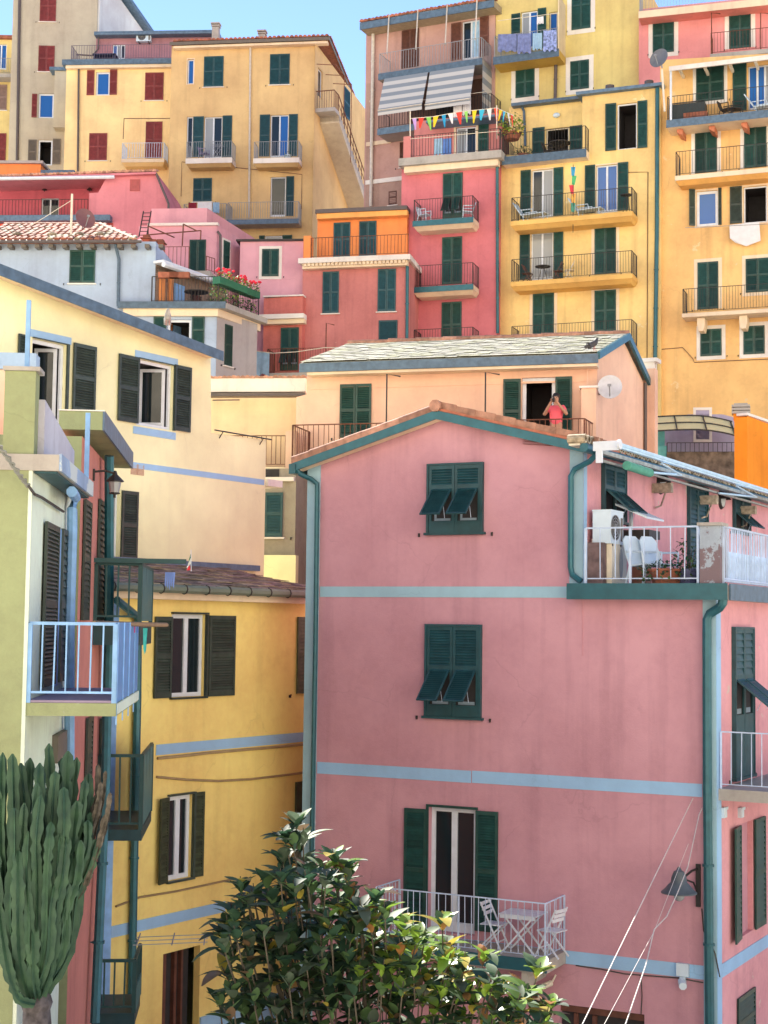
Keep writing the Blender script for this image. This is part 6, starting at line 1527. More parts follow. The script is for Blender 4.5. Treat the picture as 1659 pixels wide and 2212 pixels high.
link('housing', MB().box(-.12, .1, -.09, -.002, -.02, .2).mesh('housing', white_p), t); link('sensor', MB().tube([(-.02, -.1, -.1), (.06, -.3, -.14)], .07, 8).box(-.06, .04, -.1, -.002, -.18, -.03).mesh('sensor', white_p), t)
u, z = F.uz(1196, 2118)
t = thing('floodlight', F.world(u, 0, z), F.a, 'small cream floodlight under the lower balcony end of the pink house', 'wall light')
link('housing', MB().tube([(0, -.12, -.02), (-.13, -.3, -.08)], .055, 8).mesh('housing', off_white), t); link('bracket', MB().tube([(.04, -.002, .1), (.02, -.13, .0)], .02, 5).mesh('bracket', off_white), t)
def cable(name, pts, r, mat, label, cat='cable', group=None, sag=0.):
    P_ = [Vector(p) for p in pts]
    if sag and len(P_) == 2:
        a, b = P_; P_ = [a.lerp(b, i / 12) - Vector((0, 0, sag * 4 * (i / 12) * (1 - i / 12))) for i in range(13)]
    mb = MB().tube(P_, r, 5); return solo(name, mb, mat, label, cat, group, smooth=True)
cab = plain('white_cable', (.66, .62, .58), rough=.6)
A_ = F.world(F.uz(1498.5, 1724)[0], .05, F.uz(1498.5, 1724)[1]); B_ = at(1235, 2260, 17.5)
cable('overhead_cable', [A_, B_], .007, cab, 'straight pale cable running from the corner bracket down left, upper of three', group='overhead cables at the right corner')
A2 = F.world(F.uz(1488, 1827)[0], .3, F.uz(1488, 1827)[1])
cable('overhead_cable', [at(1487, 1823, 25.3), at(1413, 2012, 21.8), at(1280, 2260, 17)], .0035, cab, 'thinnest pale cable between the two thicker ones by the corner lamp', group='overhead cables at the right corner')
A3 = F.world(F.uz(1519, 1745)[0], .06, F.uz(1519, 1745)[1])
cable('overhead_cable', [A3, at(1510, 1760, 26.4), at(1486, 1872, 25), at(1463, 1930, 24), at(1440, 1980, 23), at(1413, 2008, 22.3), at(1395, 2085, 21), at(1335, 2260, 18)], .008, cab, 'thick kinked pale cable hanging in front of the corner lamp', group='overhead cables at the right corner')
wire = plain('dark_cable', (.06, .055, .05), rough=.7)
def wall_cable(fac, pts, r, label, off=.03, mat=wire, group=None): return cable('wall_cable', [fac.world(fac.uz(*p)[0], off, fac.uz(*p)[1]) for p in pts], r, mat, label, group=group)
wall_cable(F, [(1245, 2085), (1300, 2093), (1350, 2103), (1400, 2107), (1466, 2112), (1520, 2122)], .012, 'dark cable along the wall under the lowest band of the pink house', group='cables fixed along walls')
wall_cable(F, [(1386, 2110), (1388, 2150), (1386, 2190)], .01, 'short dark cable end hanging down the pink wall near the shop opening', group='cables fixed along walls')
wall_cable(F, [(1517, 1962), (1521, 2010), (1536, 2035), (1546, 2060), (1556, 2110)], .012, 'cable dropping from the corner lamp behind the big downpipe', group='cables fixed along walls')
g3 = F3.f
wall_cable(g3, [(338, 1638), (400, 1632), (450, 1626), (520, 1620), (600, 1613), (662, 1607)], .03, 'thick cable bundle under the upper grey band of the yellow house', group='cables fixed along walls', mat=plain('tan_cable', (.32, .23, .12), rough=.8))
wall_cable(g3, [(336, 1678), (400, 1684), (470, 1687), (540, 1683), (600, 1676), (662, 1668)], .025, 'sagging pair of cables across the middle of the yellow house wall', group='cables fixed along walls', mat=MATS['tan_cable'])
wall_cable(g3, [(248, 1958), (300, 1938), (380, 1925), (440, 1912), (505, 1898)], .022, 'cable bundle above the lower grey band of the yellow house', group='cables fixed along walls', mat=MATS['tan_cable'])
# twisted wire bundle at the left edge
P_ = [at(-10, 952, 17.2), at(15, 985, 17.25), at(40, 1022, 17.3), at(62, 1050, 17.36)]
for i in range(2):
    q_ = []
    for kx in range(22):
        tt = kx / 21 * 3; j = min(2, int(tt)); p = P_[j].lerp(P_[j + 1], tt - j); a = kx * 1.25 + math.pi * i; q_.append(p + Vector((.02 * math.cos(a), 0, .02 * math.sin(a))))
    cable('twisted_cable', q_, .017, plain('grey_cable', (.16, .17, .16), rough=.7), ('upper' if i == 0 else 'lower') + ' strand of the twisted grey cable crossing the olive wall at left', group='twisted cable strands')
cable('wall_cable', [at(62, 1050, 17.3), at(75, 1068, 17.2), sd.world(.5, .05, at(90, 1075, 18).z - F4.zb), sd.world(2.6, .05, at(150, 1110, 20.5).z - F4.zb)], .018, wire, 'lumpy old cable along the top of the pale green side wall', group='cables fixed along walls')
u, z = s5.uz(200, 1035)
t = thing('wall_lantern', s5.world(1.6, 0, z), R(95), 'old black lantern with a glass cage on the brick pink wall at left', 'wall lamp')
link('arm', MB().box(-.04, .04, -.03, 0, -.02, .16).tube([(0, -.02, .12), (0, -.2, .14), (0, -.32, .1)], .018, 5).mesh('arm', iron), t)
link('lantern_roof', MB().lathe([(.02, .14), (.04, .08), (.14, -.02), (.14, -.03), (.02, -.01)], 8, 'z', (0, -.34, 0)).mesh('lantern_roof', iron), t)
link('lantern_glass', MB().lathe([(.10, -.035), (.07, -.2), (0, -.2)], 8, 'z', (0, -.34, 0)).mesh('lantern_glass', g_curtain), t)
link('lantern_cage', MB().lathe([(.085, -.2), (.085, -.22), (.02, -.23), (.02, -.28)], 8, 'z', (0, -.34, 0)).mesh('lantern_cage', iron), t)

# ================================================================== clothes rack, flag, washing at the left balconies
H5 = F5
t = thing('clothes_rack', s5.world(2.3, D2, zz2(1230)), R(95), 'folding clothes rack reaching out from the dark green balcony at left', 'clothes rack')
for v in (0, .3, .6): link('rack_wire', MB().tube([(v, 0, 0), (v + .3, -1.15, -.02)], .008, 4).mesh('rack_wire', iron_grey), t)
for y in (-.05, -.6, -1.1): link('rack_bar', MB().tube([(0, y, 0), (.9, y, 0)], .012, 4).mesh('rack_bar', iron_grey), t)
fl = at(413, 1234, 23.2)
t = thing('small_flag', fl, 0, 'small drooping green white and red flag on a stick by the dark green balcony', 'flag')
link('stick', MB().tube([(0, 0, 0), (-.01, 0, .33)], .006, 4).mesh('stick', white), t)
for i, c in enumerate(((.02, .25, .07), (.8, .8, .78), (.6, .03, .04))):
    pts = [(-.005 - .03 * i * .4, 0, .30 - .10 * i), (-.05 - .012 * i, .02, .14 - .06 * i), (-.08 + .01 * i, -.01, .08 - .035 * i), (-.01, 0, .20 - .09 * i)]
    link('stripe', MB().add(pts, [(0, 1, 2, 3)]).mesh('stripe', plain('flag_cloth_%d' % i, c, rough=.9)), t)
m = MB()
for i in range(5): m.add([(.03 * i - .05, .0, 0), (.03 * i - .02, .02, 0), (.03 * i - .035, .01, -.22 - .03 * (i % 3)), (.03 * i - .055, .0, -.2)], [(0, 1, 2, 3)])
solo('hanging_cloth', m, plain('cornflower_cloth', (.18, .28, .62), rough=.95), 'small blue cloth hanging from the clothes rack at left', 'washing', 'washing hung out at left', at(364, 1236, 23.2))
m = MB().add([(0, 0, 0), (.06, .01, 0), (.05, 0, -.3), (.03, .01, -.36), (.01, 0, -.28)], [(0, 1, 2, 3, 4)])
solo('hanging_strap', m, plain('aqua_cloth', (.08, .62, .55), rough=.9), 'aqua strap hanging below the pale blue balcony rail', 'washing', 'washing hung out at left', at(309, 1357, 21.0))
for i, c in enumerate(((.6, .2, .05), (.1, .4, .15), (.6, .1, .3), (.1, .2, .6))):
    solo('clothes_peg', MB().box(-.008, .008, -.01, .01, -.09, 0), plain('peg_colour_%d' % i, c), ('orange', 'green', 'pink', 'blue')[i] + ' clothes peg on the line at the end of the pale blue balcony', 'clothes peg', 'clothes pegs', at(279 + 6 * i, 1352, 20.2))
wood_pole = MB().tube([at(203, 1346, 18.2), at(360, 1350, 21.5)], .03, 6)
solo('wooden_pole', wood_pole, plain('weathered_wood', (.26, .17, .10), rough=.9), 'weathered wooden drying pole resting on the pale blue balcony rail', 'pole')
# white cabinet and chair on the third balcony
w_ = s5.world(4.4, .45, zz3(1793))
t = thing('folded_table', w_, R(5), 'white folded table leaning on the lowest dark green balcony', 'table')
link('panel', MB().box(-.3, .32, -.02, .02, .45, .95).mesh('panel', white_p), t)
for x in (-.22, .22): slat_bar('leg', t, (x, .02, .45), (-x, .1, 0), .014, iron)
t = thing('folding_stool', s5.world(3.95, .6, zz3(1793)), R(5), 'dark folding stool with crossed legs below the white folded table', 'stool')
for y in (-.12, .12):
    slat_bar('leg', t, (-.2, y, 0), (.2, y, .4), .016, iron); slat_bar('leg', t, (.2, y, 0), (-.2, y, .4), .016, iron)
link('seat', MB().box(-.22, .22, -.15, .15, .40, .43).mesh('seat', brown), t)

# ================================================================== cactus
cb = at(78, 2188, 14.2)
ct = thing('candelabra_cactus', (cb.x, cb.y, cb.z), 0, 'huge grey green candelabra cactus with many ribbed upright arms at the left edge', 'cactus')
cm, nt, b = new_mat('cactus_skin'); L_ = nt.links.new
g = nd(nt, 'ShaderNodeNewGeometry'); n1 = nd(nt, 'ShaderNodeTexNoise'); n1.inputs['Scale'].default_value = 7; n1.inputs['Detail'].default_value = 6; L_(g.outputs['Position'], n1.inputs['Vector'])
rp_ = nd(nt, 'ShaderNodeValToRGB'); e = rp_.color_ramp.elements; e[0].position = .3; e[0].color = (.016, .055, .038, 1); e[1].position = .72; e[1].color = (.05, .12, .062, 1); L_(n1.outputs['Fac'], rp_.inputs[0])
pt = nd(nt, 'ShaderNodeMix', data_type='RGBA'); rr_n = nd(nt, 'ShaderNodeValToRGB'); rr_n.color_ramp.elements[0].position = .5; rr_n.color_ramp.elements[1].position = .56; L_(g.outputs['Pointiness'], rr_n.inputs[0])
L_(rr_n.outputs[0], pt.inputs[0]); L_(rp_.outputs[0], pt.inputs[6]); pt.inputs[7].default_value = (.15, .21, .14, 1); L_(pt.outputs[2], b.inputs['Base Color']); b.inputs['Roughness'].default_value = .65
cdead = plain('dry_cactus_skin', (.085, .075, .06), rough=.95, var=.6, scale=16, bump=1.)
def cactus_arm(path, r, mat, ribs=5, seed=0):
    rnd = random.Random(seed); P0 = [Vector(p) for p in path]
    # resample with a smooth curve
    n = 26; pts = []
    m = len(P0) - 1
    for i in range(n + 1):
        t = i / n * m; j = min(m - 1, int(t)); s_ = t - j
        p0, p1, p2, p3 = P0[max(0, j - 1)], P0[j], P0[j + 1], P0[min(m, j + 2)]
        pts.append(.5 * ((2 * p1) + (p2 - p0) * s_ + (2 * p0 - 5 * p1 + 4 * p2 - p3) * s_ ** 2 + (3 * p1 - p0 - 3 * p2 + p3) * s_ ** 3))
    vs = []; fs = []; k_ = ribs * 2; ph = rnd.uniform(0, 6)
    up = Vector((0, 1, 0))
    joints = sorted(rnd.uniform(.12, .95) for _ in range(3))
    for i, p in enumerate(pts):
        t = (pts[min(i + 1, n)] - pts[max(i - 1, 0)]).normalized(); x = t.cross(up).normalized(); y = x.cross(t)
        tt = i / n; rad = r * (.72 + .28 * min(1, tt * 3)) * (1 if tt < .9 else math.sqrt(max(.02, 1 - ((tt - .9) / .1) ** 2)))
        rad *= (1 - .34 * sum(math.exp(-((tt - q_) / .02) ** 2) for q_ in joints)) * (1 + .1 * math.sin(tt * 17 + seed * 1.3))
        for j in range(k_):
            a = 2 * math.pi * j / k_ + ph; rr = rad * ((1.06 + .16 * math.sin(i * 2.4 + j * 1.9 + seed)) if j % 2 == 0 else .40)
            vs.append(p + x * (rr * math.cos(a)) + y * (rr * math.sin(a)))
    for i in range(n):
        for j in range(k_): fs.append((i * k_ + j, i * k_ + (j + 1) % k_, (i + 1) * k_ + (j + 1) % k_, (i + 1) * k_ + j))
    fs.append(tuple(n * k_ + j for j in range(k_)))
    return MB().add([v - cb for v in vs], fs)
arms = [ # top x, top y, mid x, mid y, depth offset, radius
    (12, 1640, 8, 1900, .10), (30, 1626, 30, 1880, -.05), (45, 1660, 50, 1860, .15), (62, 1632, 52, 1900, .25), (75, 1700, 62, 1900, -.22), (90, 1640, 85, 1880, .0), (107, 1612, 98, 1850, .2), (118, 1655, 112, 1840, -.1),
    (130, 1640, 120, 1850, .3), (152, 1608, 130, 1860, .1), (140, 1700, 128, 1880, -.2), (165, 1650, 142, 1870, .22), (180, 1680, 150, 1880, .0), (172, 1740, 140, 1910, -.18), (195, 1665, 160, 1880, .3), (88, 1725, 80, 1900, -.3),
    (50, 1725, 45, 1930, -.28), (25, 1750, 22, 1960, -.25), (-5, 1680, -8, 1920, .0), (2, 1760, 5, 1990, .2), (108, 1760, 100, 1930, -.32), (125, 1800, 110, 1960, -.3), (148, 1810, 122, 1960, -.25), (160, 1840, 130, 1975, -.1), (60, 1805, 62, 1980, -.33), (35, 1830, 40, 2010, -.3), (-22, 1700, -14, 1940, .1), (198, 1745, 168, 1900, .12), (212, 1720, 178, 1880, .2), (205, 1800, 165, 1940, .0), (188, 1690, 165, 1850, .32), (178, 1830, 146, 1960, -.18), (190, 1770, 160, 1900, -.05), (70, 1880, 72, 2040, -.3), (140, 1900, 115, 2030, -.2)]
for i, (tx, ty, mx, my, dd) in enumerate(arms):
    dist = 14.2 + dd; base = at(72 + (i % 5) * 5 - 8, 2160, 14.2 + dd * .3); low = at(72 + (mx - 72) * .8, my + (2160 - my) * .55, 14.2 + dd * .8)
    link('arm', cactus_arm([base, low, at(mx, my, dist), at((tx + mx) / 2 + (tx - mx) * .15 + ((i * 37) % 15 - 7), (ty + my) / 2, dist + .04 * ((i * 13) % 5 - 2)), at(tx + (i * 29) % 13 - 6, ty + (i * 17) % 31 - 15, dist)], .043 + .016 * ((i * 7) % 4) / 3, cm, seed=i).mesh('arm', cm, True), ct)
for i, (tx, ty, mx, my, dd, r) in enumerate([(218, 1690, 196, 1800, .1, .03), (228, 1665, 208, 1780, .15, .026), (238, 1712, 216, 1810, .0, .028), (212, 1650, 200, 1760, .2, .026), (226, 1760, 196, 1880, .0, .03), (236, 1735, 205, 1850, .05, .026)]):
    dist = 14.2 + dd
    link('dry_arm', cactus_arm([at(150, 1960, dist), at((mx + 150) / 2 + 8, (my + 1960) / 2, dist), at(mx, my, dist), at((tx + mx) / 2 + 4, (ty + my) / 2, dist), at(tx, ty, dist)], r, cdead, ribs=4, seed=40 + i).mesh('dry_arm', cdead, True), ct)
link('arm', cactus_arm([at(75, 2168, 14.0), at(40, 2155, 13.95), at(18, 2090, 13.9), at(2, 1990, 13.95), at(-12, 1850, 14)], .05, cm, seed=77).mesh('arm', cm, True), ct)
tr = MB(); tr.tube([Vector((0, 0, -3.2)), Vector((.02, 0, -.3)), Vector((0, 0, .12))], .17, 10, .12); tr.ball((0, 0, .1), .15, .15, .13, 10, 6)
link('trunk', tr.mesh('trunk', plain('corky_bark', (.10, .09, .10), rough=.95, var=.6, scale=14, bump=1.), True), ct)

# ================================================================== rubber plant bush in front
bb = at(800, 2330, 16.6)
bt = thing('rubber_plant', bb, 0, 'big rubber plant, dark leaved on its left and sunlit yellow green on right, bottom centre', 'bush')
LMESH = {m: [leaf_mesh('leaf', LM[m], L=.21 * s, W=.06 * s * w, curl=c) for s, w, c in ((1, 1, .2), (1.25, .85, .45), (.75, 1.15, -.1))] for m in range(7)}
rnd = random.Random(11)
bark = plain('grey_bark', (.075, .065, .05), rough=.9, var=.3)
outline = [(470, 1960, 560, 2212), (640, 1752), ]
tips = []
def inside(x, y):
    # upper edge of the crown in the photo, left to right
    e = [(465, 2040), (490, 1945), (520, 1880), (560, 1900), (600, 1820), (632, 1755), (660, 1800), (690, 1860), (740, 1850), (790, 1890), (830, 1915), (880, 1965), (930, 1990), (990, 2030), (1040, 2075), (1090, 2085), (1130, 2088), (1180, 2110), (1200, 2160), (1190, 2212)]
    for (a, b), (c, d) in zip(e, e[1:]):
        if a <= x <= c: return y > b + (d - b) * (x - a) / (c - a) + 22
    return False
while len(tips) < 300:
    x, y = rnd.uniform(468, 1195), rnd.uniform(1760, 2290)
    if not inside(x, y): continue
    dd = rnd.uniform(-.75, .75); 
    if any((x - a) ** 2 + (y - b) ** 2 < 23 ** 2 and abs(dd - c) < .45 for a, b, c in tips): continue
    tips.append((x, y, dd))
for x, y in ((640, 1765), (612, 1800), (655, 1800), (500, 1960), (520, 1905), (745, 1870), (700, 1875), (480, 2010), (545, 1930), (955, 1985), (1050, 2060), (1165, 2090), (720, 1845)): tips.append((x, y, rnd.uniform(-.2, .2)))
allleaves = []
stems = MB(); hub = Vector((0, 0, -1.2))
for (x, y, dd) in tips:
    p = at(x, y, 16.6 + dd) - bb
    out = (p - Vector((0, .1, -1.0))).normalized(); ax = (out * .7 + Vector((rnd.uniform(-.3, .3), rnd.uniform(-.3, .3), .9))).normalized()
    bright = max(0., min(1., (x - 640) / 260)) * max(0., 1 - max(0, (y - (1925 + (x - 700) * .40)) - 40) / 190)  # brighter leaf tones on the right: partly young growth, partly sunlight in the colour
    mid = p - ax * .35 + Vector((0, .15, -.1))
    stems.tube([mid, p - ax * .1, p + ax * .06], .011, 4, .006)
    nl = rnd.randint(7, 11); ph = rnd.uniform(0, 6.28)
    t1 = ax.orthogonal().normalized(); t2 = ax.cross(t1)
    for i in range(nl):
        a = ph + i * 2.4; open_ = .25 + 1.05 * (1 - i / nl) + rnd.uniform(-.15, .15)
        d = (ax * math.cos(open_) + (t1 * math.cos(a) + t2 * math.sin(a)) * math.sin(open_)).normalized()
        r_ = rnd.random()
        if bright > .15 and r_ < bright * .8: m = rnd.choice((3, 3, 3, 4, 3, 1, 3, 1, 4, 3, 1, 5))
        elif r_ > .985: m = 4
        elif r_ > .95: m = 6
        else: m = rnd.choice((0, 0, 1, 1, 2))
        nrm = (Vector((0, 0, 1)) - d * d.z); nrm = nrm.normalized() if nrm.length > .05 else t1
        xx = d.cross(nrm).normalized()
        M = Matrix((xx, d, nrm)).transposed().to_4x4(); M.translation = p - ax * (.16 * i / nl) + d * .02
        sc = rnd.uniform(.8, 1.25) * (.75 if i > nl - 3 else 1)
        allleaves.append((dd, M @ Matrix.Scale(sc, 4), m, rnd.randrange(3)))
allleaves.sort(key=lambda q_: q_[0])
joined = {m: MB() for m in range(7)}
vis = [l for l in allleaves if -60 < 0 or True]
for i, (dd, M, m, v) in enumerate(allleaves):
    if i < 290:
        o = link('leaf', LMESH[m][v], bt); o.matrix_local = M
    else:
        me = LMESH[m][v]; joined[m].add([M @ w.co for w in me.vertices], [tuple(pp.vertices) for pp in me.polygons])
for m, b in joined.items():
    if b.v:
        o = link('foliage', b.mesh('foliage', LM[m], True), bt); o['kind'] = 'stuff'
link('twigs', stems.mesh('twigs', bark, True), bt)['kind'] = 'stuff'
for i in range(9):
    x, y, dd = tips[rnd.randrange(len(tips))]; p = at(x, y, 16.6 + dd) - bb
    link('branch', MB().tube([hub + Vector((rnd.uniform(-.1, .1), .1, 0)), hub.lerp(p, .5) + Vector((rnd.uniform(-.2, .2), .2, -.1)), p - Vector((0, -.1, .1))], .035, 6, .012).mesh('branch', bark, True), bt)
link('trunk', MB().tube([Vector((0, .1, -3.5)), hub + Vector((0, .1, .2))], .12, 8, .07).mesh('trunk', bark, True), bt)

# ================================================================== person with camera on the peach house balcony
fm = M1.f; u, _ = fm.uz(1201, 890, .75)
pw = fm.world(u, .75, M1Z)
pt_ = thing('person', pw, fm.a, 'person in coral pink T-shirt and pale shorts taking a picture on the peach balcony', 'person')
def skin(name, verts, edges, radii, mat, root=0, sub=2, parent=None):
    me = bpy.data.meshes.new(name); me.from_pydata(verts, edges, []); o = link(name, me, parent)
    me.materials.append(mat); md = o.modifiers.new('skin', 'SKIN'); md.use_smooth_shade = True
    for i, r in enumerate(radii): me.skin_vertices[0].data[i].radius = r if isinstance(r, tuple) else (r, r)
    me.skin_vertices[0].data[root].use_root = True
    if sub: s_ = o.modifiers.new('sub', 'SUBSURF'); s_.levels = sub; s_.render_levels = sub
    return o
skin_m = plain('warm_skin', (.50, .27, .18), rough=.6, var=.05)
V = [(0, 0, .92), (0, 0, 1.12), (0, 0, 1.35), (0, 0, 1.45), (0, -.01, 1.53), (0, -.03, 1.62), (0, -.02, 1.71),
     (-.18, .0, 1.40), (-.30, -.10, 1.20), (-.10, -.33, 1.47), (-.05, -.37, 1.53), (.18, .0, 1.40), (.30, -.10, 1.20), (.10, -.33, 1.47), (.05, -.37, 1.53),
     (-.1, 0, .86), (-.11, -.01, .48), (-.11, .02, .08), (-.11, -.12, .04), (.1, 0, .86), (.11, -.01, .48), (.11, .02, .08), (.11, -.12, .04)]
E = [(0, 1), (1, 2), (2, 3), (3, 4), (4, 5), (5, 6), (2, 7), (7, 8), (8, 9), (9, 10), (2, 11), (11, 12), (12, 13), (13, 14), (0, 15), (15, 16), (16, 17), (17, 18), (0, 19), (19, 20), (20, 21), (21, 22)]
Rr = [(.15, .11), (.14, .1), (.15, .1), .07, .055, (.085, .1), (.075, .09), .065, .047, .034, .035, .065, .047, .034, .035, .09, .062, .045, .035, .09, .062, .045, .035]
body = skin('body', V, E, Rr, skin_m, parent=pt_)
shirt = skin('t_shirt', [(0, 0, .90), (0, 0, 1.1), (0, 0, 1.34), (0, 0, 1.43), (-.18, 0, 1.40), (-.26, -.06, 1.28), (.18, 0, 1.40), (.26, -.06, 1.28)], [(0, 1), (1, 2), (2, 3), (2, 4), (4, 5), (2, 6), (6, 7)], [(.18, .135), (.175, .13), (.18, .13), .085, .088, .078, .088, .078], plain('coral_tshirt', (.78, .12, .16), rough=.9, var=.1), parent=pt_)
skin('shorts', [(0, 0, .93), (0, 0, .86), (-.1, 0, .8), (-.11, 0, .55), (.1, 0, .8), (.11, 0, .55)], [(0, 1), (1, 2), (2, 3), (1, 4), (4, 5)], [(.165, .125), (.16, .12), .11, .1, .11, .1], plain('pale_shorts', (.60, .55, .52), rough=.9), parent=pt_)
hr_ = MB().ball((0, .02, 1.70), .105, .115, .10, 12, 8); hr_.ball((0, .07, 1.58), .09, .07, .14, 10, 6)
link('hair', hr_.mesh('hair', plain('black_hair', (.012, .010, .010), rough=.5), True), pt_)
fc = MB()
for x in (-.035, .035): fc.ball((x, -.115, 1.655), .013, .008, .009, 6, 4)
link('eye', fc.mesh('eyes', dark), pt_); link('nose', MB().ball((0, -.125, 1.625), .013, .018, .02, 6, 4).mesh('nose', skin_m, True), pt_)
for s_ in (-1, 1):
    for i in range(5):
        z_ = 1.50 + .018 * i; m = MB().tube([(s_ * .05, -.37, z_), (s_ * .075, -.405, z_ + .004), (s_ * (.055 - .004 * (i % 2)), -.43, z_ + .005), (s_ * .035, -.435, z_)], .0095, 5, .007)
        link('thumb' if i == 4 else 'finger', m.mesh('finger', skin_m, True), pt_)
cm_ = fm.world(u, .75 + .41, M1Z + 1.545)
t = thing('camera', cm_, fm.a, 'black camera held up in front of the face by the person on the balcony', 'camera')
link('camera_body', MB().box(-.065, .065, -.02, .03, -.05, .04).box(-.03, .03, -.015, .025, .041, .06).mesh('camera_body', iron), t)
link('lens', MB().lathe([(0, -.1), (.03, -.1), (.034, -.095), (.034, -.021)], 14, 'y').mesh('lens', dark, True), t)

# ================================================================== satellite dishes
def dish(loc, rz, r, tilt, mat, label, arm=True, group='satellite dishes'):
    t = thing('satellite_dish', loc, rz, label, 'satellite dish', group)
    m = MB(); prof = [(r * i / 6, -.06 - r * .16 * (i / 6) ** 2 + .0) for i in range(7)]
    o = link('reflector', MB().lathe(prof + [(r, prof[-1][1] + .015)] + [(a, b + .02) for a, b in reversed(prof[:-1])], 22, 'y').mesh('reflector', mat, True), t); o.rotation_euler = (tilt, 0, 0)
    k_ = link('feed', MB().tube([(0, -.05, -r * .9), (0, -r * 1.0, -r * .1)], .018, 5).box(-.05, .05, -r * 1.05, -r * .9, -r * .15, r * .02).mesh('feed', iron_grey), t); k_.rotation_euler = (tilt, 0, 0)
    link('mount', MB().tube([(0, -.05, 0), (0, .1, -.05), (0, .16, -r * .8)], .03, 6).mesh('mount', iron_grey), t)
    return t
pale_dish = plain('pale_dish', (.60, .62, .68), rough=.4, var=.12, scale=5)
dw = at(1318, 838, 39.6)
t = dish(dw, R(-12), .32, -.15, pale_dish, 'pale round satellite dish at the right corner of the peach house')
link('mount_arm', MB().tube([(0, .02, -.12), (-.5, .35, -.12)], .03, 6).box(-.54, -.48, .3, .42, -.24, .02).mesh('mount_arm', iron_grey), t)
t = dish(at(1426, 128, 62.3), R(-40), .42, -.2, plain('dark_dish', (.16, .17, .19), rough=.5), 'dark satellite dish on the canopy corner of the amber house')
link('mast', MB().tube([(0, .15, -.4), (.1, .2, -2.2)], .05, 6).mesh('mast', off_white), t)
t = dish(at(182, 474, 60.5), R(35), .42, -.2, plain('maroon_dish', (.22, .10, .11), rough=.6), 'dull maroon satellite dish on the terracotta roof beside its mast')
link('mast', MB().tube([(-.55, 0, .95), (-.55, 0, -1.0)], .05, 6).tube([(-.55, 0, .7), (-2.2, .2, -.6)], .015, 4).mesh('mast', off_white), t)
# ================================================================== pigeons
def bird(loc, rz, label, mat, group='pigeons'):
    t = thing('pigeon', loc, rz, label, 'bird', group)
    skin('body', [(.13, 0, .09), (.07, 0, .12), (-.02, 0, .16), (-.06, 0, .22), (-.075, 0, .27), (-.11, 0, .268), (.24, 0, .05)], [(0, 1), (1, 2), (2, 3), (3, 4), (4, 5), (0, 6)], [.045, .07, .075, .045, .034, .008, (.012, .035)], mat, root=1, parent=t)
    for y in (-.03, .03): link('leg', MB().tube([(0, y, .1), (-.01, y, .0), (-.045, y, .0)], .007, 4).mesh('leg', plain('bird_leg', (.45, .12, .1))), t)
    return t
p = F2.f.world(F2.f.uz(362, 702, .4)[0], .4, F2.f.uz(362, 703, .4)[1]); bird(p, R(100), 'grey and white pigeon standing on the sloping verge of the cream house', plain('pale_pigeon', (.30, .29, .28), rough=.8, var=.4, scale=12)).scale = (1.15, 1.15, 1.25)
p = fm.world(fm.uz(1283, 757, .35)[0], .35, fm.uz(1283, 757, .35)[1]); bird(p, R(200), 'dark pigeon on the right end of the peach house slate roof', plain('dark_pigeon', (.06, .06, .07), rough=.7)).scale = (1.2, 1.2, 1.2)

# ================================================================== hillside balcony furniture and washing
def on(bal, fac, t, off): _, a, b, z = bal; return fac.world(a + (b - a) * t, off, z)
f6 = R6.f; f5_ = R5.f; f4_ = R4.f; f3_ = T3.f; f1_ = R1.f; f2_ = R2.f
plastic_chair(on(BAL6[0], f6, .13, .5), f6.a + 1.3, 'white plastic chair at the left end of the top balcony on the tall rose house', 'white plastic chairs on the tall rose house')
plastic_chair(on(BAL6[0], f6, .86, .5), f6.a - 1.3, 'white plastic chair at the right end of the top balcony on the tall rose house', 'white plastic chairs on the tall rose house')
lounger(on(BAL5[0], f5_, .12, .55), f5_.a + 1.4, 'white sun lounger at the left end of the tall yellow house balcony', 'white loungers on the tall yellow house')
lounger(on(BAL5[0], f5_, .58, .55), f5_.a + 1.4, 'white sun lounger under the pinwheel on the tall yellow house balcony', 'white loungers on the tall yellow house')
round_table(on(BAL5[0], f5_, .93, .5), 'small dark bar table at the right end of the upper yellow house balcony', iron, .25, .9)
round_table(on(BAL5[1], f5_, .24, .5), 'dark round bistro table on the second balcony of the tall yellow house', iron, .34, .74)
folding_chair(on(BAL5[1], f5_, .11, .5), f5_.a + 1.5, 'dark slatted folding chair left of the bistro table on the second yellow balcony', 'folding chairs on the second yellow balcony', brown)
folding_chair(on(BAL5[1], f5_, .37, .5), f5_.a - 1.5, 'dark slatted folding chair right of the bistro table on the second yellow balcony', 'folding chairs on the second yellow balcony', brown)
folding_chair(on(BAL5[1], f5_, .46, .5), f5_.a - 1.2, 'pale folding chair beside the dark ones on the second yellow balcony', 'folding chairs on the second yellow balcony', off_white)
round_table(on(BT5, f5_, .62, -.4), 'dark round table on the recessed terrace of the tall yellow house', iron, .5, .72)
plastic_chair(on(BT5, f5_, .5, -.4), f5_.a + 1.4, 'dark armchair at the round table on the recessed yellow terrace', None, iron)
plastic_chair(on(BT4, f4_, .45, .6), f4_.a + 1.3, 'black armchair at the middle of the canopied amber house terrace', 'black armchairs under the canopy', iron)
plastic_chair(on(BT4, f4_, .53, .6), f4_.a - 1.3, 'black armchair right of the other under the canopy of the amber house', 'black armchairs under the canopy', iron)
lounger(on(BT4, f4_, .72, .6), f4_.a + 1.4, 'white lounger behind the railing of the canopied amber house terrace', None)
t = thing('garden_box', on(BT4, f4_, .05, .6), f4_.a, 'dark covered garden box at the left end of the canopied terrace', 'garden box')
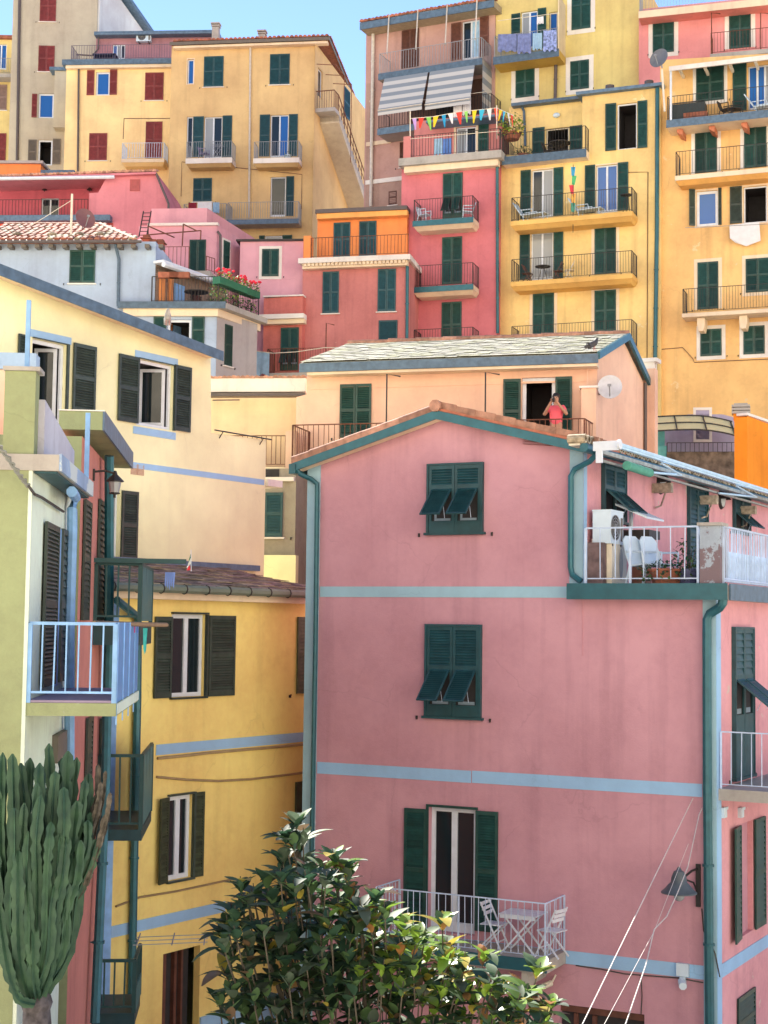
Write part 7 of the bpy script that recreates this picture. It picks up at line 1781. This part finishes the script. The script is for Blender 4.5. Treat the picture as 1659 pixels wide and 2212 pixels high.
link('box_body', MB().box(-.2, 1.3, -.35, .3, 0, .75).mesh('box_body', plain('dark_cover', (.03, .045, .05))), t); link('lid', MB().add([(-.22, -.37, .753), (1.32, -.37, .753), (1.1, .3, 1.05), (-.22, .3, 1.05)], [(0, 1, 2, 3)]).mesh('lid', plain('dark_cover', (.03, .045, .05))), t)
t = thing('planter', on(BT4, f4_, .22, .9), f4_.a, 'terracotta trough behind the railing of the canopied terrace', 'planter'); link('trough', MB().box(-.5, .5, -.15, .15, 0, .3).mesh('trough', terracotta), t); link('soil', MB().box(-.46, .46, -.12, .12, .3, .32).mesh('soil', brown), t)
plastic_chair(on(B3a, f3_, .35, .5), f3_.a + 1.3, 'violet grey folding chair left of the drying rack on the left tan balcony', None, plain('violet_metal', (.2, .18, .32)))
def rack(loc, rz, label):
    t = thing('drying_rack', loc, rz, label, 'drying rack', 'drying racks on balconies')
    for y in (-.2, .2):
        slat_bar('leg', t, (-.3, y, 0), (.3, y, .85), .012, iron_grey); slat_bar('leg', t, (.3, y, 0), (-.3, y, .85), .012, iron_grey)
    for i in range(5): slat_bar('rack_wire', t, (-.4, -.24 + i * .12, .86), (.4, -.24 + i * .12, .86), .008, iron_grey)
rack(on(B3a, f3_, .62, .5), f3_.a, 'folding drying rack on the left balcony of the tan house')
rack(on(B3d, f3_, .6, .5), f3_.a, 'folding drying rack on the low left balcony of the tan house')
small_bush('potted_plant', on(B3b, f3_, .72, .5), .25, .5, 90, 'small pale potted plant on the right balcony of the tan house', pot=white_p, mats=(2, 3))
def towel(a, b, drop, mat, label, group, folds=6, name='towel', wav=.03):
    a, b = Vector(a), Vector(b); d = (b - a); nrm = Vector((d.y, -d.x, 0)).normalized(); vs = []; fs = []; n = folds * 2
    for j, zz in enumerate((0, .33, .66, 1.)):
        for i in range(n + 1): vs.append(a + d * (i / n) + nrm * (wav * math.sin(i * 1.9 + j * .4) * (.3 + zz)) - Vector((0, 0, drop * zz * (1 + .06 * math.sin(i * 1.3)))) - a)
    for j in range(3):
        for i in range(n): fs.append((j * (n + 1) + i, j * (n + 1) + i + 1, (j + 1) * (n + 1) + i + 1, (j + 1) * (n + 1) + i))
    return solo(name, MB().add(vs, fs), mat, label, 'washing', group, a, smooth=True)
def fw(fac, x, y, off): u_, z_ = fac.uz(x, y, off); return fac.world(u_, off, z_)
G = 'washing hung on the hillside'
# ochre balcony laundry
for i, (x0, x1, y0, dr, mt, nm) in enumerate(((1098 - 22, 1116, 74, .85, cloth_indigo, 'faded indigo sheet at the left end of the ochre house balcony'), (1118, 1147, 73, .95, cloth_indigo, 'second indigo sheet on the ochre house balcony rail'), (1151, 1171, 72, .8, cloth_blue, 'pale blue towel on the ochre house balcony rail'), (1174, 1202, 66, 1.0, plain('patterned_cloth', (.25, .32, .6), rough=.95, var=.6, scale=8), 'patterned blue cloth at the right end of the ochre house balcony'))):
    towel(fw(f2_, x0, y0, 1.3), fw(f2_, x1, y0 - 1, 1.3), dr, mt, nm, G)
cable('washing_line', [fw(f2_, 1075, 45, 1.2), fw(f2_, 1207, 28, 1.2)], .015, off_white, 'washing line across the ochre house balcony', 'washing line', 'washing lines')
towel(fw(f2_, 1160, 37, 1.2), fw(f2_, 1174, 35, 1.2), .35, cloth_white, 'small white cloth on the ochre house washing line', G)
# white towels under the striped awning
towel(fw(f1_, 980, 212, 1.5), fw(f1_, 998, 209, 1.5), 1.1, cloth_white, 'left white towel hanging under the striped awning', G); towel(fw(f1_, 1000, 209, 1.5), fw(f1_, 1017, 206, 1.5), .9, cloth_white, 'right white towel hanging under the striped awning', G)
cable('washing_line', [fw(f1_, 822, 228, 1.5), fw(f1_, 1050, 198, 1.5)], .014, off_white, 'washing line under the striped awning', 'washing line', 'washing lines')
# big white sheet on the amber house
sh_ = [(1576, 486), (1640, 480), (1643, 520), (1612, 532), (1588, 524), (1577, 515)]
pts = [fw(f4_, x, y, .25) for x, y in sh_]; o_ = pts[0]; nn_ = f4_.n * .05
solo('bed_sheet', MB().add([p - o_ for p in pts] + [p - o_ + nn_ * (1 if i % 2 else .2) for i, p in enumerate(pts)], [(0, 5, 4, 3, 2, 1), (6, 7, 8, 9, 10, 11), (0, 1, 7, 6), (1, 2, 8, 7), (2, 3, 9, 8), (3, 4, 10, 9), (4, 5, 11, 10)]), cloth_white, 'big white sheet hanging below the dark window of the amber house', 'washing', G, o_)
cable('washing_line', [fw(f4_, 1480, 492, .3), fw(f4_, 1659, 484, .3)], .012, iron_grey, 'washing line below the amber house windows', 'washing line', 'washing lines')
# coral house terrace jeans
f7 = fl2
towel(fw(f7, 551, 759, 1.3), fw(f7, 582, 762, 1.3), 1.0, cloth_blue, 'pale blue trousers hanging at the left end of the coral house terrace', G, folds=3)
cable('washing_line', [fw(f7, 540, 757, 1.3), fw(f7, 590, 763, 1.3), fw(f7, 640, 760, 1.2), fw(f7, 700, 751, 1.1), fw(f7, 745, 751, 1.1)], .02, off_white, 'pale washing line along the coral house terrace', 'washing line', 'washing lines')
# red and white washing on the tan house low balcony
towel(fw(f3_, 407, 438, .9), fw(f3_, 425, 437.5, .9), .75, cloth_red, 'dark red towel on the low left balcony of the tan house', G); towel(fw(f3_, 427, 437, .9), fw(f3_, 458, 437, .9), .65, cloth_white, 'wide pale towel on the low left balcony of the tan house', G); towel(fw(f3_, 460, 437, .9), fw(f3_, 474, 437, .9), .6, cloth_blue, 'narrow pale blue towel on the low left balcony of the tan house', G)
# rose terrace towels
fR = R6.f
for x0, x1, mt, nm in ((938, 956, cloth_blue, 'blue towel on the rail of the rose house roof terrace'), (957, 975, plain('cobalt_cloth', (.12, .25, .62), rough=.95), 'cobalt towel on the rail of the rose house roof terrace')):
    towel(fw(fR, x0, 300, .45), fw(fR, x1, 298, .45), .75, mt, nm, G)
cable('washing_line', [fw(fR, 886, 300, .7), fw(fR, 1080, 283, .7)], .014, off_white, 'washing line above the rose house roof terrace rail', 'washing line', 'washing lines')
# bunting
P_ = [fw(fR, 886, 256, -.2), fw(fR, 935, 252, -.2), fw(fR, 990, 242, -.2), fw(fR, 1073, 233, -.2), fw(fR, 1110, 250, .8)]
bo = P_[0]
bn = thing('bunting', bo, 0, 'string of bright multicoloured pennants over the rose house roof terrace', 'bunting')
link('cord', MB().tube([p - bo for p in P_], .015, 4).mesh('cord', off_white), bn)
cols_ = [(.5, .35, .75), (.75, .06, .04), (.25, .6, .12), (.85, .6, .03), (.03, .35, .65), (.8, .8, .8), (.75, .06, .04), (.3, .65, .15), (.85, .65, .03), (.05, .5, .75), (.8, .8, .8), (.75, .1, .05), (.85, .6, .03), (.05, .5, .75), (.8, .8, .8), (.75, .06, .04)]
Ltot = sum((b - a).length for a, b in zip(P_, P_[1:]))
def along(s_):
    for a, b in zip(P_, P_[1:]):
        l = (b - a).length
        if s_ <= l: return a + (b - a) * (s_ / l)
        s_ -= l
    return P_[-1]
for i, c in enumerate(cols_):
    a, b = along(Ltot * i / 16 + random.uniform(0, .1)), along(Ltot * (i + 1) / 16 - random.uniform(0, .14)); mdl = (a + b) / 2 - Vector((random.uniform(-.15, .15), .1 * ((i % 3) - 1), random.uniform(.6, .85)))
    link('pennant', MB().add([a - bo, b - bo, b.lerp(mdl, .75) - bo + Vector((0, .05, 0)), a.lerp(mdl, .75) - bo], [(0, 1, 2, 3)]).mesh('pennant', plain('pennant_cloth_%d' % i, c, rough=.9, var=.05)), bn)
for x, y0, y1 in ((886, 240, 300), (1073, 228, 300)):
    a, b = fw(fR, x, y0, -.15), fw(fR, x, y1, -.15); link('pole', MB().tube([a - bo, b - bo], .03, 4).mesh('pole', off_white), bn)
# pinwheel streamer on the yellow balcony
a = fw(f5_, 1238, 360, .9)
t = thing('wind_streamer', a, f5_.a, 'colourful wind streamer hanging over the yellow house balcony', 'streamer')
for i, (c, dx) in enumerate((((.05, .35, .6), .0), ((.1, .5, .2), .05), ((.7, .05, .08), -.08), ((.85, .45, .1), .02), ((.1, .4, .3), 0))):
    link('ribbon', MB().add([(dx - .1, 0, -.4 * i), (dx + .1, .05, -.4 * i), (dx * .3 + .06, 0, -.4 * i - .42), (dx * .3 - .08, .03, -.4 * i - .38)], [(0, 1, 2, 3)]).mesh('ribbon', plain('ribbon_cloth_%d' % i, c, rough=.9)), t)
link('pole', MB().tube([(0, .02, .1), (0, .02, -2.9)], .015, 4).mesh('pole', iron), t)
# potted plants by the yellow terrace corner
small_bush('potted_plant', fw(fR, 1106, 302, -.4), .62, 1.3, 420, 'bright lime green plant between the rose terrace and the yellow terrace', mats=(3, 4, 3, 1), pot=terracotta, lsize=.14)
small_bush('potted_plant', on(BT5, f5_, .19, -.2), .4, .8, 200, 'dark green plant behind the yellow terrace railing', mats=(0, 1), pot=terracotta, lsize=.12)
# flower boxes along the grey house terrace
f6g = T6.f; red_f = plain('red_petals', (.75, .03, .07), rough=.8)
for i in range(3):
    base = T6A + Vector((-.35, 0, 0)) + T6B * (.5 + i * 1.05); w_ = f6g.world(base.x, -base.y, T6Z + .95)
    names = ['nearest the terrace corner', 'in the middle of the rail', 'farthest one']
    t = small_bush('flower_box', w_, .42, .42, 150, 'green box of red geraniums on the grey house rail, ' + names[i], 'flower box', (1, 3, 1), 16, red_f, 'geranium boxes on the grey house terrace', lsize=.11)
    link('box', MB().box(-.18, .18, -.5, .5, -.2, .08).mesh('box', plain('green_plastic', (.02, .14, .08), rough=.5)), t).rotation_euler = (0, 0, f6g.a + R(65) - math.pi / 2)
for i in range(3):
    base = T6A + Vector((-.55, .1, 0)) + T6B * (.5 + i * 1.1)
    small_bush('climbing_plant', f6g.world(base.x, -base.y, T6Z), .4, .95, 200, 'leafy plant behind the grey house terrace rail, ' + ['nearest the corner', 'middle one of three', 'farthest from the corner'][i], 'plant', (1, 3, 0), 0, None, 'plants on the grey house terrace', lsize=.13)
w_ = f6g.world(f6g.uz(424, 650, -.6)[0], -.6, T6Z); round_table(w_, 'round dark garden table on the grey house terrace', iron, .5, .62)
for x, nm in ((364, 'left long terracotta flower trough on the grey house rail'), (388, 'right long terracotta flower trough on the grey house rail')):
    u_ = f6g.uz(x, 610, .25)[0]; t = thing('flower_trough', f6g.world(u_, .25, T6Z + .98), f6g.a, nm, 'flower trough', 'terracotta troughs on the grey house rail')
    link('trough', MB().box(-.4, .4, -.13, .13, 0, .22).mesh('trough', terracotta), t); link('soil', MB().box(-.37, .37, -.1, .1, .22, .23).mesh('soil', brown), t)
# air conditioners on the apricot penthouse
w_ = fp.world(fp.uz(313, 86)[0], .05, fp.uz(313, 94)[1]) if False else T2_AC
ac_unit(w_, T2.f.a, 'white air conditioner on the violet penthouse wall above the apricot house', w=.9, h=.58, d=.35)
t = thing('terrace_table', T2.f.world(T2.f.uz(228, 122, -1)[0], -1., T2Z), T2.f.a, 'dark low garden table on the apricot house roof terrace', 'table')
link('tabletop', MB().box(-.7, .7, -.4, .4, .66, .72).mesh('tabletop', plain('navy_paint', (.03, .04, .09))), t)
for x in (-.6, .6):
    for y in (-.3, .3): link('leg', MB().box(x - .04, x + .04, y - .04, y + .04, 0, .66).mesh('leg', MATS['navy_paint']), t)
